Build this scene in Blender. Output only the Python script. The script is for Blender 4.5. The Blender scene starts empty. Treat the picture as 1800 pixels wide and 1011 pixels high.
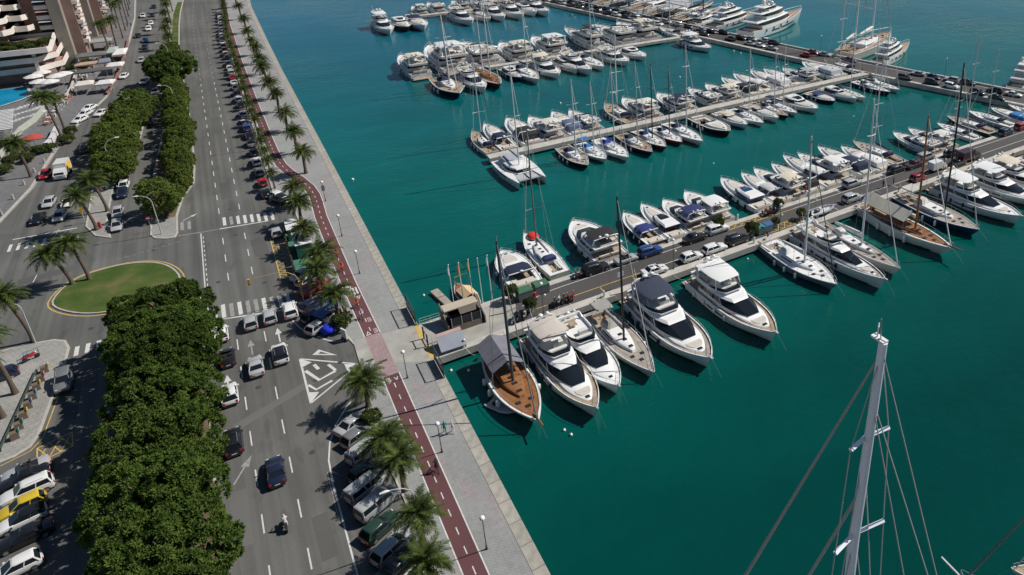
import bpy, math, random
from math import sin, cos, pi, radians, sqrt
from mathutils import Vector
rnd = random.Random(7)
scene = bpy.context.scene
COL = scene.collection

# ------------------------------------------------------------------ camera
# world: +Y runs along the boulevard, +X along the piers, z = 0 is the quay; the camera hovers 62 m above it
CAM_H = 62.0
FPX, CX, CY = 1273.306, 1218.094, 257.33          # focal length and principal point, in pixels of the 1800 px photograph
PITCH, YAW = radians(21.94125), radians(33.88)
cam = bpy.data.cameras.new("camera")
cam.sensor_fit = 'HORIZONTAL'; cam.sensor_width = 36.0
cam.lens = FPX / 1800 * 36
cam.shift_x = -(CX - 900) / 1800
cam.shift_y = -(505.5 - CY) / 1800
cam.clip_start = 1.0; cam.clip_end = 8000
cam_ob = bpy.data.objects.new("camera", cam); COL.objects.link(cam_ob)
cam_ob.location = (0, 0, CAM_H)
cam_ob.rotation_euler = (pi / 2 - PITCH, 0, -YAW)
scene.camera = cam_ob

# ------------------------------------------------------------------ sky, sun, exposure
SUN_AZ, SUN_EL = radians(100), radians(46)          # clockwise from +Y; shadows fall to -X
world = bpy.data.worlds.new("World"); scene.world = world; world.use_nodes = True
wn = world.node_tree.nodes; wl = world.node_tree.links
sky = wn.new('ShaderNodeTexSky'); sky.sky_type = 'NISHITA'; sky.sun_disc = False
sky.sun_elevation = SUN_EL; sky.sun_rotation = SUN_AZ
sky.air_density = 1.0; sky.dust_density = 0.0; sky.ozone_density = 2.5
wn['Background'].inputs['Strength'].default_value = 0.055
wl.new(sky.outputs['Color'], wn['Background'].inputs['Color'])
sun = bpy.data.lights.new("sun", 'SUN'); sun.energy = 4.8; sun.angle = radians(0.53); sun.color = (1.0, 0.95, 0.87)
sun_ob = bpy.data.objects.new("sun", sun); COL.objects.link(sun_ob)
sd = Vector((sin(SUN_AZ) * cos(SUN_EL), cos(SUN_AZ) * cos(SUN_EL), sin(SUN_EL)))
sun_ob.rotation_euler = sd.to_track_quat('Z', 'Y').to_euler(); sun_ob.location = sd * 300
vs = scene.view_settings
vs.view_transform = 'Standard'; vs.look = 'None'; vs.exposure = 0.0; vs.gamma = 1.0; vs.use_curve_mapping = False
scene.render.engine = 'CYCLES'
scene.cycles.use_denoising = True
scene.cycles.max_bounces = 5; scene.cycles.diffuse_bounces = 2; scene.cycles.glossy_bounces = 3
scene.cycles.transmission_bounces = 2; scene.cycles.caustics_reflective = False; scene.cycles.caustics_refractive = False

# a photograph pixel gives a direction; the height of what it touches gives the point
_f0 = Vector((sin(YAW), cos(YAW), 0)); _rt = Vector((cos(YAW), -sin(YAW), 0)); _up0 = Vector((0, 0, 1))
_fw = _f0 * cos(PITCH) - _up0 * sin(PITCH); _up = _f0 * sin(PITCH) + _up0 * cos(PITCH)
def P(x, y, z=0.0):
    d = _fw * FPX + _rt * (x - CX) - _up * (y - CY)
    t = (z - CAM_H) / d.z
    return Vector((d.x * t, d.y * t, z))
WATER = -1.4

# ------------------------------------------------------------------ mesh building
class MB:
    def __init__(s): s.v = []; s.f = []; s.m = []
    def add(s, vs_, fs, m=0):
        o = len(s.v); s.v += [tuple(p) for p in vs_]
        for f in fs: s.f.append(tuple(i + o for i in f)); s.m.append(m)
        return s
    def box(s, x0, x1, y0, y1, z0, z1, m=0, tx=0.0, ty=0.0):
        # tx, ty: how far the top is drawn in
        return s.add([(x0, y0, z0), (x1, y0, z0), (x1, y1, z0), (x0, y1, z0),
                      (x0 + tx, y0 + ty, z1), (x1 - tx, y0 + ty, z1), (x1 - tx, y1 - ty, z1), (x0 + tx, y1 - ty, z1)],
                     [(3, 2, 1, 0), (4, 5, 6, 7), (0, 1, 5, 4), (1, 2, 6, 5), (2, 3, 7, 6), (3, 0, 4, 7)], m)
    def rings(s, R, cap0=False, cap1=True, closed=True, m=0):
        n = len(R[0]); vs_ = [p for r in R for p in r]; fs = []
        k = n if closed else n - 1
        for a in range(len(R) - 1):
            for i in range(k):
                j = (i + 1) % n
                fs.append((a * n + i, a * n + j, (a + 1) * n + j, (a + 1) * n + i))
        if cap0: fs.append(tuple(reversed(range(n))))
        if cap1: fs.append(tuple((len(R) - 1) * n + i for i in range(n)))
        return s.add(vs_, fs, m)
    def tube(s, pts, r, n=5, m=0, caps=True):
        pts = [Vector(p) for p in pts]; rr = r if isinstance(r, (list, tuple)) else [r] * len(pts)
        R = []; ref = None
        for i, p in enumerate(pts):
            d = (pts[min(i + 1, len(pts) - 1)] - pts[max(i - 1, 0)]).normalized()
            if ref is None: ref = Vector((0, 0, 1)) if abs(d.z) < .9 else Vector((1, 0, 0))
            a = d.cross(ref)
            if a.length < 1e-6: a = d.cross(Vector((0, 1, 0)))
            a.normalize(); b = a.cross(d).normalized()
            R.append([tuple(p + (a * cos(2 * pi * k / n) + b * sin(2 * pi * k / n)) * rr[i]) for k in range(n)])
        return s.rings(R, caps, caps, True, m)
    def ball(s, c, r, n=8, k=5, m=0, sq=(1, 1, 1)):
        R = []
        for i in range(k + 1):
            th = pi * (i + .001) / (k + .002) ; z = -cos(th); q = sin(th)
            R.append([(c[0] + r * sq[0] * q * cos(2 * pi * j / n), c[1] + r * sq[1] * q * sin(2 * pi * j / n), c[2] + r * sq[2] * z) for j in range(n)])
        return s.rings(R, True, True, True, m)
    def poly(s, pts, z=None, m=0):
        ps = [(p[0], p[1], p[2] if z is None else z) for p in pts]
        return s.add(ps, [tuple(range(len(ps)))], m)
    def slab(s, pts, z0, z1, m=0):
        return s.rings([[(p[0], p[1], z0) for p in pts], [(p[0], p[1], z1) for p in pts]], True, True, True, m)
    def mesh(s, name, mats, smooth=None):
        me = bpy.data.meshes.new(name); me.from_pydata(s.v, [], s.f)
        if not isinstance(mats, (list, tuple)): mats = [mats]
        for mm in mats: me.materials.append(mm)
        if len(mats) > 1: me.polygons.foreach_set('material_index', s.m)
        if smooth:
            me.polygons.foreach_set('use_smooth', [True] * len(me.polygons))
            try: me.set_sharp_from_angle(angle=radians(smooth))
            except Exception: pass
        me.update()
        return me

def strip(mb, pts, w0, w1, z, m=0):
    """flat band along a polyline from offset w0 to w1 (to the right of travel)"""
    n = len(pts); A = []; B = []
    for i in range(n):
        a = Vector(pts[max(i - 1, 0)][:2]); b = Vector(pts[min(i + 1, n - 1)][:2]); d = (b - a).normalized()
        nr = Vector((d.y, -d.x)); p = Vector(pts[i][:2])
        A.append((*(p + nr * w0), z)); B.append((*(p + nr * w1), z))
    mb.rings([B, A], False, False, False, m)

# ------------------------------------------------------------------ things and parts
def new(name, me, parent=None, color=None, loc=None, rot=None, scl=None):
    o = bpy.data.objects.new(name, me); COL.objects.link(o)
    if parent is not None: o.parent = parent
    if color is not None: o.color = (*color[:3], 1)
    if loc is not None: o.location = loc
    if rot is not None: o.rotation_euler = rot
    if scl is not None: o.scale = scl
    return o
def tag(o, label=None, cat=None, group=None, kind=None):
    if label: o['label'] = label
    if cat: o['category'] = cat
    if group: o['group'] = group
    if kind: o['kind'] = kind
    return o
def structure(name, me, label=None, parent=None):
    o = new(name, me, parent)
    if parent is None:
        o['kind'] = 'structure'
        if label: o['label'] = label
    return o
# a prototype is a list of (part name, mesh, colour key or None, [sub-parts], local matrix values or None)
def place(name, proto, loc, rotz=0.0, scl=(1, 1, 1), colors=None, label=None, cat=None, group=None):
    root = new(name, None, None, None, loc, (0, 0, rotz), scl)
    root.empty_display_size = 0.3
    tag(root, label, cat, group)
    colors = colors or {}
    for p in proto:
        c = colors.get(p[2], None) if p[2] else None
        o = new(p[0], p[1], root, c, *(p[4] if len(p) > 4 and p[4] else ()))
        for q in (p[3] if len(p) > 3 and p[3] else ()):
            cc = colors.get(q[2], None) if q[2] else None
            new(q[0], q[1], o, cc, *(q[4] if len(q) > 4 and q[4] else ()))
    return root
ORD = ("first second third fourth fifth sixth seventh eighth ninth tenth eleventh twelfth thirteenth fourteenth fifteenth sixteenth seventeenth "
       "eighteenth nineteenth twentieth").split()
def nth(i):
    if i < 20: return ORD[i]
    t = (i + 1) // 10; u = (i + 1) % 10
    return ('twentieth thirtieth fortieth fiftieth'.split()[t - 2] if u == 0 else 'twenty thirty forty fifty'.split()[t - 2] + '-' + ORD[u - 1])
# ------------------------------------------------------------------ materials
def mat(name, base=(.5, .5, .5), rough=.6, metal=0.0, coat=0.0, spec=.5, objcol=False, noise=None, bump=None, var=None):
    """noise: (scale, amount) value mottling; bump: (scale, strength); var: per-object brightness spread"""
    m = bpy.data.materials.new(name); m.use_nodes = True
    nt = m.node_tree; N = nt.nodes; L = nt.links; b = N['Principled BSDF']
    b.inputs['Roughness'].default_value = rough; b.inputs['Metallic'].default_value = metal
    b.inputs['Specular IOR Level'].default_value = spec
    if coat: b.inputs['Coat Weight'].default_value = coat; b.inputs['Coat Roughness'].default_value = .08
    col = None
    if objcol:
        oi = N.new('ShaderNodeObjectInfo'); col = oi.outputs['Color']
    else:
        rgb = N.new('ShaderNodeRGB'); rgb.outputs[0].default_value = (*base, 1); col = rgb.outputs[0]
    tc = N.new('ShaderNodeTexCoord')
    if noise:
        nz = N.new('ShaderNodeTexNoise'); nz.inputs['Scale'].default_value = noise[0]; nz.inputs['Detail'].default_value = 5
        L.new(tc.outputs['Object'], nz.inputs['Vector'])
        mr = N.new('ShaderNodeMapRange'); mr.inputs[1].default_value = .3; mr.inputs[2].default_value = .7
        mr.inputs[3].default_value = 1 - noise[1]; mr.inputs[4].default_value = 1 + noise[1]
        L.new(nz.outputs['Fac'], mr.inputs[0])
        hs = N.new('ShaderNodeHueSaturation'); L.new(mr.outputs[0], hs.inputs['Value']); L.new(col, hs.inputs['Color']); col = hs.outputs[0]
    if var:
        oi2 = N.new('ShaderNodeObjectInfo'); mr = N.new('ShaderNodeMapRange')
        mr.inputs[3].default_value = 1 - var; mr.inputs[4].default_value = 1 + var
        L.new(oi2.outputs['Random'], mr.inputs[0])
        hs = N.new('ShaderNodeHueSaturation'); L.new(mr.outputs[0], hs.inputs['Value']); L.new(col, hs.inputs['Color']); col = hs.outputs[0]
    L.new(col, b.inputs['Base Color'])
    if bump:
        nz = N.new('ShaderNodeTexNoise'); nz.inputs['Scale'].default_value = bump[0]; nz.inputs['Detail'].default_value = 4
        L.new(tc.outputs['Object'], nz.inputs['Vector'])
        bp = N.new('ShaderNodeBump'); bp.inputs['Strength'].default_value = bump[1]; bp.inputs['Distance'].default_value = .05
        L.new(nz.outputs['Fac'], bp.inputs['Height']); L.new(bp.outputs[0], b.inputs['Normal'])
    return m

class NT:
    """small node helper"""
    def __init__(s, name):
        s.m = bpy.data.materials.new(name); s.m.use_nodes = True; s.t = s.m.node_tree; s.b = s.t.nodes['Principled BSDF']
        s.pos = s.n('ShaderNodeNewGeometry').outputs['Position']
    def n(s, t, **k):
        x = s.t.nodes.new(t)
        for a, v in k.items(): setattr(x, a, v)
        return x
    def l(s, a, b): s.t.links.new(a, b)
    def map(s, scale=(1, 1, 1), rot=0.0, loc=(0, 0, 0)):
        mp = s.n('ShaderNodeMapping'); mp.inputs['Scale'].default_value = scale; mp.inputs['Rotation'].default_value = (0, 0, rot); mp.inputs['Location'].default_value = loc
        s.l(s.pos, mp.inputs['Vector']); return mp.outputs[0]
    def noise(s, scale, detail=4, vec=None, rough=.55):
        x = s.n('ShaderNodeTexNoise'); x.inputs['Scale'].default_value = scale; x.inputs['Detail'].default_value = detail; x.inputs['Roughness'].default_value = rough
        s.l(vec if vec is not None else s.pos, x.inputs['Vector']); return x.outputs['Fac']
    def ramp(s, fac, stops):
        r = s.n('ShaderNodeValToRGB'); e = r.color_ramp.elements
        while len(e) < len(stops): e.new(.5)
        for i, (p, c) in enumerate(stops): e[i].position = p; e[i].color = (*c, 1) if len(c) == 3 else c
        s.l(fac, r.inputs[0]); return r.outputs[0]
    def mix(s, fac, a, b, mode='MIX'):
        x = s.n('ShaderNodeMix'); x.data_type = 'RGBA'; x.blend_type = mode
        if isinstance(fac, (int, float)): x.inputs[0].default_value = fac
        else: s.l(fac, x.inputs[0])
        for i, v in ((6, a), (7, b)):
            if isinstance(v, tuple): x.inputs[i].default_value = (*v, 1)
            else: s.l(v, x.inputs[i])
        return x.outputs[2]
    def out(s, col, rough=.8, bump=None, spec=.4):
        s.l(col, s.b.inputs['Base Color']); s.b.inputs['Roughness'].default_value = rough; s.b.inputs['Specular IOR Level'].default_value = spec
        if bump:
            bp = s.n('ShaderNodeBump'); bp.inputs['Strength'].default_value = bump[1]; bp.inputs['Distance'].default_value = bump[2] if len(bump) > 2 else .02
            s.l(bump[0], bp.inputs['Height']); s.l(bp.outputs[0], s.b.inputs['Normal'])
        return s.m
def g3(v, t=(1, 1, 1)): return (v * t[0], v * t[1], v * t[2])

def asphalt(name, v, tint=(1.03, 1, .97), streak=True):
    k = NT(name)
    a = k.ramp(k.noise(.06, 6), [(.32, g3(v * .82, tint)), (.68, g3(v * 1.14, tint))])
    f = k.ramp(k.noise(9, 3), [(.3, g3(.82)), (.7, g3(1.12))])
    c = k.mix(1.0, a, f, 'MULTIPLY')
    if streak:   # wear along the wheel tracks and oil down the lane middles
        s_ = k.ramp(k.noise(1.0, 5, k.map((.9, .012, 1))), [(.34, g3(.70)), (.64, g3(1.12))])
        c = k.mix(.85, c, s_, 'MULTIPLY')
        p = k.ramp(k.noise(.35, 3, k.map((1, .35, 1))), [(.60, g3(1)), (.64, g3(.80))])   # repair patches
        c = k.mix(.7, c, p, 'MULTIPLY')
    return k.out(c, .85, (k.noise(30, 2), .25, .01), .3)

def pavers(name, c1, c2, sx, sy, rot=0.0, tint=None, mortar=.75):
    k = NT(name)
    br = k.n('ShaderNodeTexBrick'); k.l(k.map((1, 1, 1), rot), br.inputs['Vector'])
    br.inputs['Color1'].default_value = (*c1, 1); br.inputs['Color2'].default_value = (*c2, 1)
    br.inputs['Mortar'].default_value = (*[x * mortar for x in c1], 1); br.inputs['Scale'].default_value = 1
    br.inputs['Mortar Size'].default_value = .025; br.inputs['Brick Width'].default_value = sx; br.inputs['Row Height'].default_value = sy
    c = br.outputs['Color']
    d = k.ramp(k.noise(.12, 6), [(.3, g3(.86)), (.7, g3(1.1))]); c = k.mix(1.0, c, d, 'MULTIPLY')
    e = k.ramp(k.noise(1.7, 4), [(.35, g3(.92)), (.6, g3(1.05))]); c = k.mix(1.0, c, e, 'MULTIPLY')
    if tint:   # patches of rosy pavers
        c = k.mix(k.ramp(k.noise(.16, 3, k.map((1.3, .5, 1))), [(.54, (0, 0, 0)), (.64, (1, 1, 1))]), c, k.mix(1.0, c, tint, 'MULTIPLY'))
    return k.out(c, .85, (br.outputs['Fac'], -.25, .01), .3)

M = {}
M['asphalt'] = asphalt('asphalt', .130, (1.0, 1, .95))
M['pier_asphalt'] = asphalt('pier_asphalt', .075, (1.05, 1, .97), False)
M['promenade'] = pavers('promenade_pavers', (.285, .29, .288), (.30, .302, .298), .55, .28, radians(45), (1.10, .96, .98), .84)
M['sidewalk'] = pavers('sidewalk_pavers', (.28, .275, .26), (.33, .32, .30), .6, .6, 0, None, .7)
M['street_pavers'] = pavers('street_pavers', (.15, .15, .155), (.185, .18, .18), .6, .6, 0, None, .8)
M['concrete'] = mat('concrete', (.34, .33, .30), .9, noise=(.35, .22), bump=(3, .3))
M['coping'] = mat('coping_stone', (.335, .315, .275), .9, noise=(1.2, .2), bump=(4, .4), var=.08)
M['kerb'] = mat('kerb_stone', (.42, .40, .35), .9, noise=(.8, .18))
M['kerb_yellow'] = mat('kerb_yellow', (.50, .40, .20), .9, noise=(.8, .2))
def paintmat(name, c, wear=.5):
    k = NT(name)
    w = k.ramp(k.noise(2.2, 6), [(.40, g3(1)), (.66, g3(1 - .38 * wear))])
    return k.out(k.mix(1.0, c, w, 'MULTIPLY'), .7, None, .4)
M['white_paint'] = paintmat('white_road_paint', (.62, .62, .60))
M['faded_paint'] = paintmat('faded_road_paint', (.33, .33, .32), 1.0)
M['yellow_paint'] = paintmat('yellow_road_paint', (.62, .42, .10))
M['lane_red'] = asphalt('bike_lane_red', .108, (1.2, .52, .56), False)
M['lane_pink'] = pavers('faded_lane_pavers', (.33, .235, .24), (.36, .26, .26), .55, .28, radians(45), None, .75)
M['green_floor'] = mat('green_floor', (.05, .17, .12), .9, noise=(.6, .2))
k = NT('grass')
c = k.ramp(k.noise(.22, 5), [(.38, (.052, .092, .020)), (.52, (.080, .112, .028)), (.66, (.145, .130, .055))])
c = k.mix(1.0, c, k.ramp(k.noise(7, 3), [(.3, g3(.7)), (.7, g3(1.25))]), 'MULTIPLY')
M['grass'] = k.out(c, .95, (k.noise(14, 3), .8, .06), .15)
k = NT('earth')
c = k.ramp(k.noise(.6, 5), [(.35, (.10, .075, .045)), (.65, (.17, .125, .08))]); M['earth'] = k.out(c, .95)
# sea water: blue-green body colour, Fresnel sheen, wind ripples
k = NT('sea_water')
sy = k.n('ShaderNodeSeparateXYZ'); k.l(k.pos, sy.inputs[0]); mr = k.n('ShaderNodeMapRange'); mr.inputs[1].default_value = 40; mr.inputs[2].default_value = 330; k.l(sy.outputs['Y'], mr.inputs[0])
c = k.ramp(mr.outputs[0], [(0, (.0003, .050, .043)), (.12, (.0003, .082, .068)), (.4, (.0008, .100, .094)), (1, (.0005, .105, .165))])      # darker and greener near; the sky's reflected blue painted into the far colour
c = k.mix(1.0, c, k.ramp(k.noise(.011, 4, k.map((1, .7, 1))), [(.3, g3(.84)), (.7, g3(1.15))]), 'MULTIPLY')
c = k.mix(1.0, c, k.ramp(k.noise(.07, 6, k.map((.6, 1.3, 1), radians(25))), [(.3, g3(.88)), (.7, g3(1.10))]), 'MULTIPLY')
k.l(c, k.b.inputs['Base Color']); k.b.inputs['Roughness'].default_value = .07; k.b.inputs['IOR'].default_value = 1.333
w1 = k.noise(.9, 4, k.map((.55, 1.3, 1), radians(25))); w2 = k.noise(.16, 3, k.map((.6, 1.2, 1), radians(-12)))
am = k.n('ShaderNodeMath', operation='MULTIPLY_ADD'); am.inputs[1].default_value = .6; k.l(w1, am.inputs[0]); k.l(w2, am.inputs[2])
bp = k.n('ShaderNodeBump'); bp.inputs['Distance'].default_value = .4
gust = k.n('ShaderNodeMapRange'); gust.inputs[1].default_value = .38; gust.inputs[2].default_value = .64; gust.inputs[3].default_value = .14; gust.inputs[4].default_value = .55
k.l(k.noise(.018, 5, k.map((1, .6, 1), radians(20))), gust.inputs[0]); k.l(gust.outputs[0], bp.inputs['Strength'])
k.l(am.outputs[0], bp.inputs['Height']); k.l(bp.outputs[0], k.b.inputs['Normal']); M['water'] = k.m
k = NT('pool_water'); c = k.ramp(k.noise(1.5, 2), [(.3, (.0, .22, .42)), (.7, (.01, .30, .50))]); M['pool'] = k.out(c, .06)

M['paint'] = mat('vehicle_paint', rough=.32, coat=.7, objcol=True)
M['hull'] = mat('hull_gelcoat', rough=.3, coat=.3, objcol=True)
M['canvas'] = mat('canvas', rough=.9, objcol=True, noise=(1.5, .08))
M['deckc'] = mat('deck', rough=.6, objcol=True, noise=(2.0, .07))
M['white'] = mat('white_gelcoat', (.78, .78, .77), .35, coat=.2, noise=(.8, .03))
M['offwhite'] = mat('offwhite_gelcoat', (.64, .63, .60), .5, noise=(1.2, .05))
M['cushion'] = mat('cushion', (.55, .51, .45), .9, noise=(3, .1))
k = NT('teak'); 
M['teak'] = mat('teak_deck', (.36, .27, .185), .75, noise=(1.6, .16))
M['teak_orange'] = mat('oiled_teak', (.25, .105, .035), .6, noise=(2.0, .2))
M['teak_grey'] = mat('weathered_teak', (.34, .30, .26), .8, noise=(1.6, .14))
M['glass'] = mat('tinted_glass', (.012, .016, .022), .07, spec=.4)
M['glass_blue'] = mat('blue_glass', (.015, .055, .13), .06, spec=.8)
M['dark'] = mat('black_trim', (.02, .02, .022), .5)
M['rubber'] = mat('rubber', (.018, .018, .018), .8)
M['rim'] = mat('wheel_rim', (.45, .45, .46), .35, metal=.8)
M['steel'] = mat('stainless_steel', (.50, .51, .52), .5, metal=.25)
M['alu'] = mat('grey_aluminium', (.40, .41, .43), .42, metal=.3)
M['mastc'] = mat('mast', rough=.45, objcol=True)
M['wire'] = mat('rigging_wire', (.34, .35, .36), .5, metal=.4)
M['grey_post'] = mat('galvanised_steel', (.42, .44, .45), .55, noise=(1, .1))
M['dark_post'] = mat('dark_steel', (.055, .06, .065), .55)
M['globe'] = mat('lamp_globe', (.85, .85, .83), .25)
M['headlight'] = mat('headlight', (.75, .78, .8), .1)
M['taillight'] = mat('taillight', (.42, .012, .015), .2)
M['objflat'] = mat('coloured', rough=.75, objcol=True, noise=(1.0, .08))
M['skin'] = mat('skin', (.42, .24, .17), .6)
M['wood'] = mat('varnished_wood', (.30, .12, .04), .4, noise=(1.5, .2))
M['bark'] = mat('bark', (.13, .095, .07), .95, noise=(3, .3), bump=(6, .8))
k = NT('palm_bark')
tc = k.n('ShaderNodeTexCoord'); wv = k.n('ShaderNodeTexWave'); wv.bands_direction = 'Z'; wv.inputs['Scale'].default_value = 2.2; wv.inputs['Distortion'].default_value = 3; wv.inputs['Detail'].default_value = 3
k.l(tc.outputs['Object'], wv.inputs['Vector'])
M['palm_bark'] = k.out(k.ramp(wv.outputs['Fac'], [(.2, (.075, .055, .042)), (.8, (.20, .155, .12))]), .95, (wv.outputs['Fac'], .8, .06))
def leafmat(name, dark, light, var=.2, trans=.25):
    k = NT(name)
    oi = k.n('ShaderNodeObjectInfo')
    rnd_ = k.n('ShaderNodeTexNoise'); rnd_.inputs['Scale'].default_value = .9; rnd_.inputs['Detail'].default_value = 3
    k.l(k.pos, rnd_.inputs['Vector'])
    wn_ = k.n('ShaderNodeTexWhiteNoise'); wn_.noise_dimensions = '3D'
    mp = k.n('ShaderNodeVectorMath', operation='SNAP'); mp.inputs[1].default_value = (.35, .35, .35); k.l(k.pos, mp.inputs[0]); k.l(mp.outputs[0], wn_.inputs['Vector'])
    ad = k.n('ShaderNodeMath', operation='MULTIPLY_ADD'); ad.inputs[1].default_value = .4; k.l(wn_.outputs['Value'], ad.inputs[0]); k.l(rnd_.outputs['Fac'], ad.inputs[2])
    c = k.ramp(ad.outputs[0], [(.35, dark), (.95, light)])
    mr = k.n('ShaderNodeMapRange'); mr.inputs[3].default_value = 1 - var; mr.inputs[4].default_value = 1 + var; k.l(oi.outputs['Random'], mr.inputs[0])
    hs = k.n('ShaderNodeHueSaturation'); k.l(mr.outputs[0], hs.inputs['Value']); k.l(c, hs.inputs['Color'])
    k.out(hs.outputs[0], .65, None, .12)
    tr = k.n('ShaderNodeBsdfTranslucent'); k.l(hs.outputs[0], tr.inputs['Color'])
    mx = k.n('ShaderNodeMixShader'); mx.inputs[0].default_value = trans
    o = [x for x in k.t.nodes if x.type == 'OUTPUT_MATERIAL'][0]
    k.l(k.b.outputs[0], mx.inputs[1]); k.l(tr.outputs[0], mx.inputs[2]); k.l(mx.outputs[0], o.inputs['Surface'])
    return k.m
M['ficus'] = leafmat('ficus_leaves', (.018, .046, .008), (.118, .175, .034), .24)
M['ficus_light'] = leafmat('light_leaves', (.046, .082, .014), (.185, .240, .052), .18)
M['palm_leaf'] = leafmat('palm_fronds', (.028, .052, .011), (.120, .160, .042), .22)
M['palm_yellow'] = leafmat('dry_palm_fronds', (.10, .085, .028), (.22, .19, .08), .14)
M['shrub'] = leafmat('shrub_leaves', (.030, .052, .014), (.11, .14, .040), .2)
# ------------------------------------------------------------------ figures
def person_mesh(pose):
    """one skinned figure; pose: stand, walk, ride"""
    J = dict(stand=dict(pel=(0, 0, .95), lk=(.02, .11, .5), la=(0, .12, .08), rk=(.02, -.11, .5), ra=(0, -.12, .08), che=(0, 0, 1.32), le=(.0, .27, 1.12), lh=(.08, .27, .88), re=(0, -.27, 1.12), rh=(.08, -.27, .88)),
             walk=dict(pel=(0, 0, .93), lk=(.2, .10, .52), la=(.28, .11, .09), rk=(-.02, -.1, .5), ra=(-.3, -.1, .14), che=(.03, 0, 1.3), le=(-.14, .26, 1.1), lh=(-.08, .28, .86), re=(.15, -.25, 1.1), rh=(.28, -.24, .92)),
             ride=dict(pel=(0, 0, .95), lk=(.38, .13, .80), la=(.22, .13, .36), rk=(.36, -.13, .62), ra=(.2, -.13, .22), che=(.22, 0, 1.28), le=(.42, .25, 1.12), lh=(.6, .22, 1.03), re=(.42, -.25, 1.12), rh=(.6, -.22, 1.03)))[pose]
    c = Vector(J['che']); nk = c + Vector((.03, 0, .18)); hd = nk + Vector((.02, 0, .12)); ht = hd + Vector((0, 0, .12))
    V = [Vector(J['pel']), (Vector(J['pel']) + c) / 2, c, nk, hd, ht]; E_ = [(0, 1), (1, 2), (2, 3), (3, 4), (4, 5)]; R = [.14, .13, .155, .055, .095, .07]
    for sd, k_, e, h_, a in ((1, 'lk', 'le', 'lh', 'la'), (-1, 'rk', 're', 'rh', 'ra')):
        b0 = len(V); V += [Vector(J['pel']) + Vector((0, sd * .09, -.06)), Vector(J[k_]), Vector(J[a]), Vector(J[a]) + Vector((.15, 0, -.04))]; R += [.095, .065, .045, .04]; E_ += [(0, b0), (b0, b0 + 1), (b0 + 1, b0 + 2), (b0 + 2, b0 + 3)]
        b1 = len(V); V += [c + Vector((0, sd * .18, .08)), Vector(J[e]), Vector(J[h_]), Vector(J[h_]) + Vector((.03, 0, -.09))]; R += [.06, .045, .035, .03]; E_ += [(2, b1), (b1, b1 + 1), (b1 + 1, b1 + 2), (b1 + 2, b1 + 3)]
    me = bpy.data.meshes.new('body'); me.from_pydata([tuple(v) for v in V], E_, []); ob = bpy.data.objects.new('tmp', me); COL.objects.link(ob)
    ob.modifiers.new('s', 'SKIN'); ob.modifiers.new('d', 'SUBSURF').levels = 1
    for i, r_ in enumerate(R): me.skin_vertices[0].data[i].radius = (r_, r_)
    me.skin_vertices[0].data[0].use_root = True
    dg = bpy.context.evaluated_depsgraph_get(); out = bpy.data.meshes.new_from_object(ob.evaluated_get(dg)); bpy.data.objects.remove(ob); out.name = 'body'
    out.materials.clear()
    for _ in range(4): out.materials.append(M['skin'])
    for p in out.polygons:
        z = p.center.z; pz = J['pel'][2]; i = 0; d_h = (p.center - hd).length
        if d_h < .2 and z > nk.z: i = 2 if (z > hd.z + .05 or p.center.x < hd.x - .03) else 3
        elif min((p.center - Vector(J['lh'])).length, (p.center - Vector(J['rh'])).length) < .17 or min((p.center - Vector(J['le'])).length, (p.center - Vector(J['re'])).length) < .1: i = 3
        elif z < pz + .02: i = 1 if z > .3 or pose == 'ride' else 3
        elif z > nk.z - .05: i = 3
        p.material_index = i; p.use_smooth = True
    return out
PEOPLE = {q: person_mesh(q) for q in ('stand', 'walk', 'ride')}
# ================================================================== the setting
def interp(tab, y):
    if y <= tab[0][1]: return tab[0][0]
    for a, b in zip(tab, tab[1:]):
        if y <= b[1]: return a[0] + (b[0] - a[0]) * (y - a[1]) / (b[1] - a[1])
    return tab[-1][0]
QUAY = [(15.46, -500), (15.46, 180), (15.3, 250), (15.6, 300), (16.3, 372), (18, 410), (24, 470), (34, 560), (60, 800), (110, 3000)]
KERB = [(7.2, -500), (6.9, 52), (5.6, 76), (6.9, 88), (7.1, 93), (6.3, 97), (5.7, 104), (5.7, 149), (3.2, 153), (3.2, 300), (5.0, 330), (6.2, 372), (8.5, 420), (16, 500), (40, 760), (90, 3000)]
YS = sorted(set([p[1] for p in QUAY] + [p[1] for p in KERB]))

# sea
mb = MB(); n = 24
xs = [-4000 + 8000 * i / n for i in range(n + 1)]; ys = [-600 + 5000 * i / n for i in range(n + 1)]
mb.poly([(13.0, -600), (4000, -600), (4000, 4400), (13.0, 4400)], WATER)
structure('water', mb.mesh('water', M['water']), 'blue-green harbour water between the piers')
# land
mb = MB(); L_ = [(-3000, y) for y in YS]; R_ = [(interp(QUAY, y) - .7, y) for y in YS]
mb.rings([[(*p, 0) for p in R_], [(*p, 0) for p in L_]], False, False, False)
structure('ground', mb.mesh('ground', M['sidewalk']))
# quay wall
mb = MB()
mb.rings([[(interp(QUAY, y) - .75, y, -.002) for y in YS], [(interp(QUAY, y) - .04, y, -.002) for y in YS], [(interp(QUAY, y) - .04, y, -4) for y in YS]], False, False, False)
quay = structure('quay_wall', mb.mesh('quay_wall', M['concrete']))
# boulevard asphalt: one sheet, kerbed islands stand on it
LEFT = [(-60, -500), (-60, 150), (-40.5, 160), (-36.3, 183), (-34.4, 211), (-33, 220), (-27.8, 248), (-26.3, 274), (-25.2, 326), (-25, 372), (-27, 450), (-32, 600), (-60, 3000)]
ys = sorted(set([p[1] for p in LEFT] + [p[1] for p in KERB]))
mb = MB(); mb.rings([[(interp(KERB, y) + .05, y, .004) for y in ys], [(interp(LEFT, y), y, .004) for y in ys]], False, False, False)
road = structure('road', mb.mesh('road', M['asphalt']), 'grey asphalt boulevard and side streets')
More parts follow.
